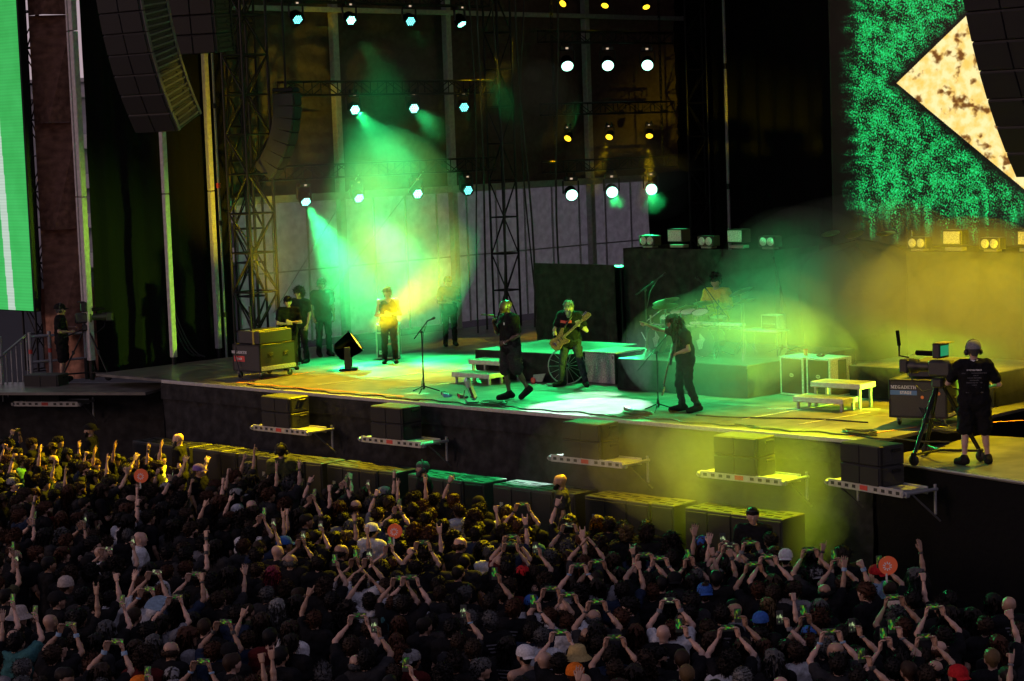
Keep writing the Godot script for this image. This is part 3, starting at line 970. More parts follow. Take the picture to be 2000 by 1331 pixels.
func build_roof_lamps() -> void:
	# lamps on the trusses under the roof, above the picture's upper edge; their light lands on stage, pit and crowd
	truss("roof_truss", "black truss under the roof along the stage front, above the picture", "roof trusses", Vector3(-2, 14.6, -1.2), Vector3(23, 14.6, -1.2), 0.5, 1.2, 0.03, M.black_metal)
	truss("roof_truss", "black truss under the roof above the drum kit, above the picture", "roof trusses", Vector3(-2, 14.6, -8.2), Vector3(23, 14.6, -8.2), 0.5, 1.2, 0.03, M.black_metal)
	var white := Color(0.86, 1.0, 0.95)
	var list := [
		# place, aim, colour, energy, half angle, edge softness, lens
		[Vector3(9.0, 14.0, -8.2), Vector3(11.5, 2.4, -1.0), white, 1700.0, 4.8, 0.12, M.led_white, "white lamp aimed at the bright pool before the drum riser"],
		[Vector3(12.0, 14.0, -8.2), Vector3(10.4, 2.4, -2.3), white, 1000.0, 2.5, 0.15, M.led_white, "white lamp aimed at the strip of floor under the bass player"],
		[Vector3(6.0, 14.0, -8.2), Vector3(8.4, 2.4, -1.6), GREEN, 520.0, 13.0, 0.7, M.led_green, "green lamp aimed at the singer's part of the floor"],
		[Vector3(14.0, 14.0, -1.2), Vector3(13.4, 2.4, -3.0), GREEN, 520.0, 13.0, 0.8, M.led_green, "green lamp aimed at the guitarist"],
		[Vector3(3.0, 14.0, -8.2), Vector3(3.6, 2.4, -2.4), AMBER, 950.0, 14.0, 0.8, M.led_yellow, "yellow lamp aimed at the floor beside the strapped case"],
		[Vector3(18.0, 14.0, -8.2), Vector3(17.0, 2.4, -2.4), AMBER, 950.0, 15.0, 0.9, M.led_yellow, "yellow lamp aimed at the floor around the big road case"],
		[Vector3(21.0, 14.0, -8.2), Vector3(20.5, 2.1, 0.4), AMBER, 330.0, 11.0, 0.8, M.led_yellow, "yellow lamp aimed at the side platform"],
		[Vector3(7.5, 14.0, -8.2), Vector3(3.4, 1.5, 4.6), AMBER, 3600.0, 12.0, 0.9, M.led_yellow, "yellow lamp aimed out at the crowd's far end"],
		[Vector3(5.0, 14.0, -1.2), Vector3(6.4, 1.3, 1.6), AMBER, 950.0, 13.0, 0.9, M.led_yellow, "yellow lamp aimed down at the pit"],
		[Vector3(9.0, 14.0, -1.2), Vector3(10.4, 1.3, 2.0), GREEN, 420.0, 10.0, 0.9, M.led_green, "green lamp aimed down at the pit's middle"],
		[Vector3(13.5, 14.0, -1.2), Vector3(15.0, 1.3, 2.2), AMBER, 620.0, 12.0, 0.9, M.led_yellow, "yellow lamp aimed down at the pit's near end"],
		[Vector3(10.5, 14.0, -8.2), Vector3(14.6, 1.4, 4.8), AMBER, 1400.0, 9.5, 0.9, M.led_yellow, "yellow lamp aimed out at the crowd's middle"],
		[Vector3(16.5, 14.0, -1.2), Vector3(16.8, 1.0, 1.3), Color(0.85, 1.0, 0.1), 1150.0, 10.0, 0.9, M.led_yellow, "yellow lamp aimed at the smoke before the stage"],
		[Vector3(0.0, 14.0, -8.2), Vector3(1.6, 3.2, -4.8), GREEN, 1500.0, 11.0, 0.9, M.led_green, "green lamp aimed into the smoke at the stage side"],
		[Vector3(13.5, 14.0, -8.2), Vector3(8.6, 3.0, -8.2), GREEN, 600.0, 14.0, 0.9, M.led_green, "green lamp aimed at the draped risers"],
		[Vector3(4.5, 14.0, -8.2), Vector3(0.5, 8.4, 0.0), AMBER, 60.0, 4.2, 0.7, M.led_yellow, "yellow lamp aimed at the hanging loudspeakers"],
	]
	for s in list:
		moving_lamp("roof_lamp", s[7], "lamps under the roof", s[0], s[1], 0.18, "disc", s[6], s[2], s[3], s[4], s[5])
	# side lamps standing beyond the picture's edge; the smoke glows in their beams
	moving_lamp("tower_lamp", "yellow lamp on the far side platform, beyond the picture's edge", "", Vector3(25.3, 3.2, -1.0), Vector3(17.2, 3.5, -7.4), 0.24, "disc", M.led_yellow, AMBER, 900.0, 10.0, 0.9, false)
	moving_lamp("tower_lamp", "yellow-green lamp low on the far side of the stage, beyond the picture", "", Vector3(22.4, 3.2, -3.4), Vector3(12.0, 3.1, -2.2), 0.24, "disc", M.led_yellow, Color(0.72, 1.0, 0.2), 1050.0, 11.0, 0.9, false)
	moving_lamp("tower_lamp", "added yellow lamp hidden behind the strapped case to light the lattice tower", "", Vector3(0.55, 2.62, -2.35), Vector3(-1.8, 5.6, -4.1), 0.13, "disc", M.led_yellow, AMBER, 60.0, 24.0, 0.9, false)  # added lamp, kept out of sight behind the case, to yellow the tower


# ---------------------------------------------------------------- hanging loudspeakers
func array_box(o: Node3D, xf: Transform3D, s: Vector3, lit: Material) -> void:
	var box := part(o, "cabinet", boxy(s, 0.02), M.black_paint, xf)
	part(box, "grille", boxy(Vector3(s.x * 0.47, s.y * 0.93, 0.03), 0.008), M.grille, moved(-s.x * 0.245, 0, s.z / 2 + 0.012))
	part(box, "grille", boxy(Vector3(s.x * 0.47, s.y * 0.93, 0.03), 0.008), M.grille, moved(s.x * 0.245, 0, s.z / 2 + 0.012))
	for k in 2:
		part(box, "handle", boxy(Vector3(0.02, s.y * 0.3, s.z * 0.22), 0.004), M.black_plastic, moved(s.x / 2 + 0.006, 0, -s.z * (0.28 - 0.5 * k)))
	part(box, "rigging_bar", boxy(Vector3(0.03, s.y * 0.98, 0.07), 0.006), lit, moved(s.x / 2 + 0.02, 0, s.z * 0.44))
	part(box, "rigging_bar", boxy(Vector3(0.03, s.y * 0.98, 0.07), 0.006), lit, moved(s.x / 2 + 0.02, 0, -s.z * 0.42))
	for k in 3:
		part(box, "rung", boxy(Vector3(0.02, 0.035, s.z * 0.8), 0.004), lit, moved(s.x / 2 + 0.018, s.y * (0.3 - 0.3 * k), 0))


func hanging_array(label: String, top: Vector3, turn: float, s: Vector3, count: int, bend: float, straight: int, lit: Material) -> void:
	var o := thing("line_array", label, "loudspeaker array", top, turn, "hanging loudspeaker arrays")
	var tilt := -0.02
	var at := Vector3.ZERO
	for k in count:
		if k >= straight:
			tilt += bend
		var b := Basis(Vector3.RIGHT, tilt)
		at += b * Vector3(0, -s.y / 2 - 0.004, 0) - b.z * 0.0
		array_box(o, Transform3D(b, at - b.z * s.z / 2), s, lit)
		at += b * Vector3(0, -s.y / 2 - 0.004, 0)
	part(o, "chain", rod(6), M.black_metal, along(Vector3(0, 0.1, -s.z / 2), Vector3(0, 17.0 - top.y, -s.z / 2), 0.03))
	part(o, "bumper", boxy(Vector3(s.x, 0.1, s.z), 0.02), M.black_metal, moved(0, 0.07, -s.z / 2))


func build_arrays() -> void:
	hanging_array("main loudspeaker array hanging left of the stage, curving down, lit yellow below", Vector3(0.25, 13.4, 0.9), 0.12, Vector3(1.3, 0.44, 0.85), 13, 0.055, 4, M.rig_grey)
	hanging_array("shorter loudspeaker array hanging behind the main one beside the mast", Vector3(-0.5, 13.3, -1.6), 0.35, Vector3(1.15, 0.42, 0.8), 9, 0.02, 3, M.black_metal)
	hanging_array("small loudspeaker array hanging inside the lattice tower, turned to the stage", Vector3(-1.0, 8.6, -5.0), 2.2, Vector3(0.7, 0.3, 0.5), 7, 0.11, 1, M.black_metal)
	hanging_array("large loudspeaker array hanging before the big screen at the picture's corner", Vector3(21.35, 12.9, 1.2), -0.1, Vector3(1.3, 0.44, 0.85), 15, 0.055, 4, M.black_metal)


# ---------------------------------------------------------------- loudspeakers along the stage front
func build_front_fills() -> void:
	var spots := [[-1.65, 1.72, 0.75, 0.45, "at the corner of the left side platform"], [4.85, 1.75, 0.55, 0.0, "under the strapped flight case"], [8.1, 1.75, 0.55, 0.0, "below the floor fan"], [13.05, 1.77, 0.55, 0.0, "below the guitarist's microphone stand"], [16.4, 1.77, 0.55, 0.0, "at the smoky end of the stage front"], [19.0, 1.86, 0.75, -0.22, "beside the camera operator with the cap"]]
	for k in spots.size():
		var s: Array = spots[k]
		var at := Vector3(s[0], s[1], s[2])
		if k == 0:
			at = Vector3(-3.741, 1.740, 0.391)
		var o := thing("front_bracket", "aluminium plank on brackets carrying loudspeakers %s" % s[4], "bracket", at, s[3], "speaker shelves along the stage front")
		var w := 1.65
		part(o, "plank", boxy(Vector3(w, 0.03, 0.5), 0.006), M.galvanised, moved(0, 0, 0))
		for e in [-0.25, 0.25]:
			part(o, "side_rail", boxy(Vector3(w, 0.12, 0.03), 0.006), M.aluminium, moved(0, -0.02, e))
		for j in 10:
			if j != 4 and j != 5:
				part(o, "slot", boxy(Vector3(0.075, 0.05, 0.006), 0.0), M.black_plastic, moved(-0.72 + j * 0.16, -0.02, 0.266))
		part(o, "red_mark", boxy(Vector3(0.17, 0.07, 0.006), 0.0), M.red_paint, moved(-0.02, -0.02, 0.267))
		for e in [-0.85, 0.85]:
			part(o, "ledger", rod(8), M.galvanised, along(Vector3(e, -0.02, 0.3), Vector3(e, -0.02, -0.42), 0.03))
			if e > 0.0 or k == 5:
				part(o, "strut", rod(8), M.rig_grey, along(Vector3(e, -0.04, 0.1), Vector3(e + 0.06, -0.5, -0.42), 0.016))
				part(o, "upright", rod(8), M.galvanised, along(Vector3(e, -0.4, -0.38), Vector3(e, 0.06, -0.38), 0.024))
			part(o, "clamp", boxy(Vector3(0.1, 0.09, 0.09), 0.015), M.galvanised, moved(e, -0.03, 0.22))
		for j in 2:
			var c := thing("front_fill", "%s black loudspeaker of the stacked pair %s" % [["lower", "upper"][j], s[4]], "loudspeaker", at + Vector3(0, 0.016 + 0.315 * j, 0), s[3], "loudspeakers along the stage front")
			var size := Vector3(0.86, 0.31, 0.52)
			part(c, "cabinet", boxy(size, 0.018), M.black_paint, moved(-0.1, 0.156, 0))
			for q in 2:
				part(c, "grille", boxy(Vector3(0.41, 0.28, 0.02), 0.006), M.grille, moved(-0.1 - 0.213 + 0.426 * q, 0.156, 0.265))
				part(c, "recess", Geo.new().lathe(PackedVector2Array([Vector2(0.1, 0), Vector2(0.085, -0.01), Vector2(0.0, -0.012)]), 16, Transform3D(Basis(Vector3.BACK, -PI / 2), Vector3(0.334, 0.156, 0.1 - 0.24 * q))).mesh(), M.black_plastic)
			part(c, "rigging_rail", boxy(Vector3(0.025, 0.3, 0.05), 0.005), M.black_metal, moved(0.345, 0.156, 0.23))
			part(c, "handle", boxy(Vector3(0.03, 0.05, 0.18), 0.008), M.black_metal, moved(0.345, 0.23, -0.08))


func build_subs() -> void:
	var starts := [0.74, 2.8, 4.86, 6.95, 9.2, 11.38, 13.55, 15.73]
	var words := ["first", "second", "third", "fourth"]
	var places := ["farthest", "second farthest", "third farthest", "fourth farthest", "fourth nearest", "third nearest", "second nearest", "nearest"]
	for b in starts.size():
		for c in 4:
			var o := thing("subwoofer", "%s bass cabinet in the %s block along the pit" % [words[c], places[b]], "loudspeaker", Vector3(starts[b] + 0.245 + c * 0.487, 0, 1.12 + 0.02 * ((b * 3 + c) % 3)), 0.0, "bass cabinets in the pit")
			part(o, "cabinet", boxy(Vector3(0.482, 1.3, 0.62), 0.014), M.black_paint, moved(0, 0.65, 0))
			part(o, "grille", boxy(Vector3(0.44, 1.2, 0.02), 0.006), M.grille, moved(0, 0.65, 0.316))
			for j in 2:
				for q in 2:
					part(o, "handle_recess", boxy(Vector3(0.13, 0.006, 0.06), 0.0), M.black_cloth, moved(-0.1 + 0.2 * q, 1.301, 0.17 - 0.3 * j + 0.05 * q))
			part(o, "seam", boxy(Vector3(0.47, 0.005, 0.012), 0.0), M.black_cloth, moved(0, 1.301, 0.02))
			if c == 0:
				part(o, "connector_plate", boxy(Vector3(0.08, 0.1, 0.012), 0.003), M.galvanised, moved(-0.02, 0.95, 0.332))
				part(o, "lead", Geo.new().path(PackedVector3Array([Vector3(0.02, 0.95, 0.34), Vector3(-0.03, 0.9, 0.37), Vector3(-0.09, 0.75, 0.35), Vector3(-0.1, 0.4, 0.345), Vector3(-0.1, 0.0, 0.36)]), 0.01, 5).mesh(), M.black_plastic)


# ---------------------------------------------------------------- things on the stage
func caster(o: Node3D, at: Vector3, r: float) -> void:
	var c := part(o, "caster", Geo.new().lathe(PackedVector2Array([Vector2(0, 0.022), Vector2(r * 0.8, 0.022), Vector2(r, 0.012), Vector2(r, -0.012), Vector2(r * 0.8, -0.022), Vector2(0, -0.022)]), 14, Transform3D(Basis(Vector3.BACK, PI / 2), at + Vector3(0, r, 0))).mesh(), M.black_plastic)
	part(c, "fork", boxy(Vector3(0.07, r * 1.1, 0.05), 0.01), M.galvanised, moved(at.x, at.y + r * 1.55, at.z + 0.02))


# a road case with metal edges, standing on its base at the origin
func case_shell(o: Node3D, s: Vector3, lift: float, m: Material, edge: Material) -> MeshInstance3D:
	var b := part(o, "shell", boxy(s, 0.01), m, moved(0, lift + s.y / 2, 0))
	var h := s / 2.0
	for x in [-1, 1]:
		for z in [-1, 1]:
			part(b, "edge", boxy(Vector3(0.035, s.y + 0.008, 0.035), 0.006), edge, moved(x * (h.x - 0.012), 0, z * (h.z - 0.012)))
		for y in [-1, 1]:
			part(b, "edge", boxy(Vector3(0.035, 0.035, s.z - 0.06), 0.006), edge, moved(x * (h.x - 0.012), y * (h.y - 0.012), 0))
	for y in [-1, 1]:
		for z in [-1, 1]:
			part(b, "edge", boxy(Vector3(s.x - 0.06, 0.035, 0.035), 0.006), edge, moved(0, y * (h.y - 0.012), z * (h.z - 0.012)))
	return b


func recessed_handle(b: Node3D, at: Vector3, turn: float, edge: Material) -> void:
	var h := part(b, "handle", boxy(Vector3(0.16, 0.1, 0.012), 0.006), edge, turned(at.x, at.y, at.z, turn))
	part(h, "grip", rod(6), M.black_plastic, along(Vector3(-0.05, 0.0, 0.015), Vector3(0.05, 0.0, 0.015), 0.01))


func build_gear() -> void:
	strapped_case()
	printed_case()
	platforms()
	drum_kit()
	amplifiers()
	stands()
	floor_clutter()


func strapped_case() -> void:
	var o := thing("flight_case", "strapped black flight case on casters with red label near the stage corner", "flight case", Vector3(1.66, FLOOR, -1.5), 0.05, "flight cases on stage")
	var b := case_shell(o, Vector3(0.86, 0.58, 1.05), 0.16, M.black_paint, M.black_metal)
	for x in [-0.33, 0.33]:
		for z in [-0.42, 0.42]:
			caster(o, Vector3(x, 0, z), 0.07)
	part(b, "label", boxy(Vector3(0.34, 0.12, 0.004), 0.0), M.red_label, moved(-0.22, -0.02, 0.529))
	part(b, "lettering", text_mesh("MEGADETH", 0.06, 0.004, true), M.print_white, moved(-0.22, 0.12, 0.532))
	part(b, "lettering", text_mesh("STAGE", 0.045, 0.004), M.print_white, moved(-0.22, -0.02, 0.535))
	part(b, "kick_strip", boxy(Vector3(0.012, 0.09, 1.0), 0.003), M.pale_grey, moved(0.438, -0.22, 0))
	for z in [-0.22, 0.22]:
		recessed_handle(b, Vector3(0.437, 0.05, z), PI / 2, M.black_metal)
	var top := part(o, "lid", boxy(Vector3(0.68, 0.27, 0.95), 0.015), M.black_paint, moved(0.05, 0.89, 0))
	part(top, "strap", boxy(Vector3(0.05, 0.3, 0.975), 0.004), M.yellow_paint, moved(0.15, 0, 0))
	part(top, "tape_mark", boxy(Vector3(0.18, 0.004, 0.05), 0.0), M.white_tape, moved(-0.2, 0.138, 0.3))
	part(o, "aerial", rod(6), M.black_plastic, along(Vector3(-0.05, 1.0, 0.3), Vector3(-0.07, 1.55, 0.3), 0.025))
	part(o, "lead", Geo.new().path(PackedVector3Array([Vector3(-0.35, 0.78, 0.5), Vector3(-0.3, 0.5, 0.57), Vector3(-0.15, 0.2, 0.62), Vector3(0.1, 0.03, 0.75), Vector3(0.7, 0.02, 0.95)]), 0.014, 5).mesh(), M.black_plastic)


func printed_case() -> void:
	var o := thing("road_case", "big black road case with band name and blue stripe, microphone clamped on top", "road case", Vector3(18.02, FLOOR, -2.3), 0.24, "flight cases on stage")
	var s := Vector3(0.98, 0.62, 1.35)
	var b := case_shell(o, s, 0.15, M.black_paint, M.black_metal)
	for x in [-0.38, 0.38]:
		for z in [-0.5, 0.5]:
			caster(o, Vector3(x, 0, z), 0.065)
	part(b, "band_name", text_mesh("MEGADETH", 0.055, 0.004, true), M.print_white, moved(-0.24, 0.19, s.z / 2 + 0.003))
	part(b, "blue_stripe", boxy(Vector3(0.46, 0.075, 0.004), 0.0), M.blue_label, moved(-0.24, 0.1, s.z / 2 + 0.003))
	part(b, "stripe_lettering", text_mesh("STAGE", 0.05, 0.003), M.print_white, moved(-0.2, 0.1, s.z / 2 + 0.007))
	part(b, "kick_strip", boxy(Vector3(0.012, 0.05, 1.25), 0.003), M.aluminium, moved(s.x / 2 + 0.007, -0.26, 0))
	for z in [-0.3, 0.3]:
		recessed_handle(b, Vector3(s.x / 2 + 0.007, 0.0, z), PI / 2, M.black_metal)
	for k in 2:
		part(b, "sticker", Geo.new().lathe(PackedVector2Array([Vector2(0.028, 0), Vector2(0, 0.003)]), 12, Transform3D(Basis(Vector3.RIGHT, PI / 2), Vector3([0.08, 0.36][k], [0.03, 0.1][k], s.z / 2 + 0.003))).mesh(), M.orange_tape)
	var rack := part(o, "rack_lid", boxy(Vector3(0.72, 0.2, 1.0), 0.02), M.black_paint, moved(0.1, 0.885, -0.1))
	part(rack, "lid_panel", boxy(Vector3(0.74, 0.03, 1.02), 0.006), M.black_plastic, moved(0, 0.115, 0))
	part(rack, "tape_mark", boxy(Vector3(0.16, 0.004, 0.06), 0.0), M.white_tape, moved(0.2, 0.133, 0.25))
	for k in 3:
		part(rack, "buckle", boxy(Vector3(0.03, 0.09, 0.06), 0.008), M.chrome, moved(0.37, 0.0, 0.35 - 0.3 * k))
	var clamp := part(o, "microphone_arm", Geo.new().path(PackedVector3Array([Vector3(-0.28, 0.8, 0.3), Vector3(-0.28, 1.1, 0.3), Vector3(-0.42, 1.13, 0.34), Vector3(-0.42, 1.3, 0.34)]), 0.018, 6).mesh(), M.black_metal)
	part(clamp, "microphone", rod(10), M.black_cloth, along(Vector3(-0.42, 1.3, 0.34), Vector3(-0.44, 1.55, 0.36), 0.032))
	for k in 7:
		var pts := PackedVector3Array()
		for i in 9:
			var t := i / 8.0
			pts.append(Vector3(0.12 + 0.06 * k * t + 0.1 * sin(t * 3.0 + k), 0.3 * (1.0 - t) * (1.0 - t) + 0.02, 0.68 + 0.06 * sin(t * 5.0 + k * 1.3)))
		part(o, "cable", Geo.new().path(pts, 0.011, 5).mesh(), M.black_plastic)


func steps(label: String, at: Vector3, turn: float) -> void:
	var o := thing("stage_steps", label, "steps", at, turn, "pairs of stage steps")
	for k in 2:
		var y: float = [0.22, 0.44][k]
		var z: float = [0.0, -0.42][k]
		var d := part(o, "tread", boxy(Vector3(1.0, 0.02, 0.46), 0.004), M.deck_worn, moved(0.1 * k, y, z))
		for e in [-0.235, 0.235]:
			part(d, "rail", boxy(Vector3(1.04, 0.095, 0.03), 0.006), M.aluminium, moved(0, -0.035, e))
			part(d, "rail_lip", boxy(Vector3(1.045, 0.012, 0.036), 0.003), M.aluminium, moved(0, -0.06, e * 1.03))
		for e in [-0.51, 0.51]:
			part(d, "rail", boxy(Vector3(0.03, 0.095, 0.44), 0.006), M.aluminium, moved(e, -0.035, 0))
		for x in [-0.45, 0.45]:
			for e in [-0.18, 0.18]:
				part(o, "leg", boxy(Vector3(0.05, y - 0.08, 0.05), 0.006), M.galvanised, moved(0.1 * k + x, (y - 0.08) / 2, z + e))


func draped_box(o: Node3D, s: Vector3, sd: int, top: Material) -> void:
	part(o, "top", boxy(Vector3(s.x, 0.06, s.z), 0.01), top, moved(s.x / 2, s.y - 0.03, -s.z / 2))
	part(o, "frame", boxy(Vector3(s.x - 0.08, s.y - 0.07, s.z - 0.08), 0.01), M.black_metal, moved(s.x / 2, (s.y - 0.07) / 2, -s.z / 2))
	part(o, "front_cloth", cloth(Vector3(0, s.y - 0.01, 0.025), Vector3(s.x, 0, 0), Vector3(0, -s.y + 0.02, 0), 50, 8, 0.02, s.x * 1.1, sd), M.green_drape)
	part(o, "side_cloth", cloth(Vector3(-0.025, s.y - 0.01, -s.z), Vector3(0, 0, s.z), Vector3(0, -s.y + 0.02, 0), 30, 8, 0.02, s.z, sd + 1), M.green_drape)
	part(o, "side_cloth", cloth(Vector3(s.x + 0.025, s.y - 0.01, 0), Vector3(0, 0, -s.z), Vector3(0, -s.y + 0.02, 0), 30, 8, 0.02, s.z, sd + 2), M.green_drape)


func platforms() -> void:
	steps("silver stage steps beside the singer", Vector3(6.95, FLOOR, -2.75), 0.05)
	steps("silver stage steps in the smoke before the road case", Vector3(15.55, FLOOR, -2.75), 0.05)
	var a := thing("riser", "low draped riser behind the singer", "riser", Vector3(6.2, FLOOR, -3.45), 0.03, "draped risers on stage")
	draped_box(a, Vector3(2.55, 0.6, 2.2), 201, M.deck)
	var b := thing("riser", "draped drum riser under the kit", "riser", Vector3(10.3, FLOOR, -3.25), 0.0, "draped risers on stage")
	draped_box(b, Vector3(3.15, 0.62, 3.4), 211, M.deck_dark)
	var c := thing("riser", "low draped riser in yellow smoke behind the second steps", "riser", Vector3(15.0, FLOOR, -4.3), 0.0, "draped risers on stage")
	draped_box(c, Vector3(3.0, 0.6, 2.0), 221, M.deck)
	var box := thing("grey_cabinet", "pale grey cabinet with white top behind the bass player", "cabinet", Vector3(9.27, FLOOR, -4.35))
	part(box, "carcass", boxy(Vector3(0.8, 0.61, 0.95), 0.008), M.black_paint, moved(0, 0.305, 0))
	part(box, "front_panel", boxy(Vector3(0.78, 0.59, 0.012), 0.003), M.pale_grey, moved(0, 0.305, 0.482))
	part(box, "top_panel", boxy(Vector3(0.86, 0.03, 1.0), 0.004), M.white_paint, moved(0.02, 0.627, 0))
	part(box, "latch", boxy(Vector3(0.03, 0.07, 0.02), 0.006), M.chrome, moved(0.36, 0.53, 0.49))
	var wheel := thing("spoked_wheel", "large spoked wheel leaning behind the bass player's legs", "wheel", Vector3(8.778, 2.400, -3.376) + Vector3(0, 0.0, -0.05), 0.75)
	var ring := PackedVector3Array()
	for k in 29:
		ring.append(Vector3(cos(TAU * k / 28.0) * 0.37, 0.38 + sin(TAU * k / 28.0) * 0.37, 0))
	part(wheel, "rim", Geo.new().path(ring, 0.014, 6).mesh(), M.galvanised)
	for k in 16:
		part(wheel, "spoke", rod(5), M.galvanised, along(Vector3(0, 0.38, 0), Vector3(cos(TAU * k / 16.0) * 0.365, 0.38 + sin(TAU * k / 16.0) * 0.365, 0), 0.004))
	part(wheel, "hub", Geo.new().tube(Vector3(0, 0.38, -0.04), Vector3(0, 0.38, 0.04), 0.03, 0.03, 10).mesh(), M.black_metal)
	for x in [-0.36, 0.36]:
		part(wheel, "foot", boxy(Vector3(0.12, 0.03, 0.1), 0.008), M.galvanised, moved(x, 0.015, 0))
	var dolly := thing("wheel_bracket", "galvanised bracket with red wheel beside the low riser", "bracket", Vector3(8.087, 2.400, -3.319))
	part(dolly, "plate", Geo.new().prism(PackedVector2Array([Vector2(-0.12, 0.03), Vector2(0.08, 0.03), Vector2(0.16, 0.2), Vector2(-0.1, 0.17)]), -0.02, 0.02, turned(0, 0, 0, 0.4)).mesh(), M.galvanised)
	part(dolly, "wheel", Geo.new().tube(Vector3(-0.1, 0.06, -0.02), Vector3(-0.1, 0.06, 0.06), 0.06, 0.06, 12).mesh(), M.red_paint)
	# the upright flight case in the smoke at the side
	var o := thing("upright_case", "upright black flight case with silver edges and red lettering in the smoke", "flight case", Vector3(1.45, FLOOR, -5.35), 0.75, "flight cases on stage")
	var s := case_shell(o, Vector3(0.53, 0.78, 0.5), 0.03, M.black_paint, M.aluminium)
	part(s, "lid_band", boxy(Vector3(0.5, 0.045, 0.008), 0.002), M.aluminium, moved(0, 0.2, 0.252))
	for p in [Vector3(0, 0.09, 0.254), Vector3(-0.15, -0.25, 0.254), Vector3(0.15, -0.25, 0.254)]:
		var l := part(s, "latch", boxy(Vector3(0.11, 0.09, 0.012), 0.004), M.aluminium, moved(p.x, p.y, p.z))
		part(l, "butterfly", boxy(Vector3(0.05, 0.03, 0.015), 0.003), M.chrome, moved(0, 0, 0.01))
	part(s, "red_lettering", boxy(Vector3(0.22, 0.05, 0.006), 0.002), M.print_red, moved(0, -0.06, 0.254))
	for k in 4:
		var bt := thing("bottle", "small bottle on the upright flight case, %s in the row" % ["first", "second", "third", "fourth"][k], "bottle", Vector3(1.45, FLOOR + 0.81, -5.35) + Basis(Vector3.UP, 0.75) * Vector3(-0.16 + 0.1 * k, 0, 0.05 * (k % 2)), 0.0, "bottles on the upright case")
		part(bt, "bottle", Geo.new().lathe(PackedVector2Array([Vector2(0, 0), Vector2(0.03, 0), Vector2(0.032, 0.09), Vector2(0.014, 0.13), Vector2(0.013, 0.17), Vector2(0, 0.17)]), 12).mesh(), M.glass_case if k % 2 else M.white_paint)


func drum(o: Node3D, called: String, at: Vector3, axis: Vector3, r: float, l: float) -> MeshInstance3D:
	var a := axis.normalized()
	var d := part(o, called, Geo.new().tube(at - a * l / 2, at + a * l / 2, r, r, 22).mesh(), M.drum_shell)
	for e in [-1.0, 1.0]:
		part(d, "hoop", Geo.new().tube(at + a * (l / 2 * e - 0.012), at + a * (l / 2 * e + 0.012), r + 0.012, r + 0.012, 22, false).mesh(), M.chrome)
		part(d, "skin", Geo.new().tube(at + a * (l / 2 * e), at + a * (l / 2 * e + 0.006 * e), r - 0.004, r - 0.004, 22).mesh(), M.drum_skin if absf(a.y) > 0.5 else M.black_plastic)
	var x := a.cross(Vector3(0.3, 0.2, 0.9)).normalized()
	for k in 8:
		var m := x.rotated(a, TAU * k / 8.0) * (r + 0.012)
		part(d, "lug", rod(5), M.chrome, along(at + m - a * l * 0.48, at + m + a * l * 0.48, 0.008))
	return d


func cymbal(o: Node3D, at: Vector3, r: float, tilt: Vector3, ground: float) -> void:
	part(o, "cymbal", Geo.new().lathe(PackedVector2Array([Vector2(0.0, 0.03), Vector2(0.02, 0.03), Vector2(0.05, 0.012), Vector2(r, -0.012), Vector2(r, -0.015), Vector2(0.05, 0.008), Vector2(0, 0.02)]), 26, Transform3D(Basis.from_euler(tilt), at)).mesh(), M.cymbal)
	part(o, "cymbal_stand", rod(6), M.chrome, along(Vector3(at.x, ground, at.z), at + Vector3(0, 0.05, 0), 0.012))
	for k in 3:
		part(o, "stand_foot", rod(5), M.chrome, along(Vector3(at.x, ground + 0.25, at.z), Vector3(at.x + 0.25 * sin(TAU * k / 3.0), ground + 0.012, at.z + 0.25 * cos(TAU * k / 3.0)), 0.01))


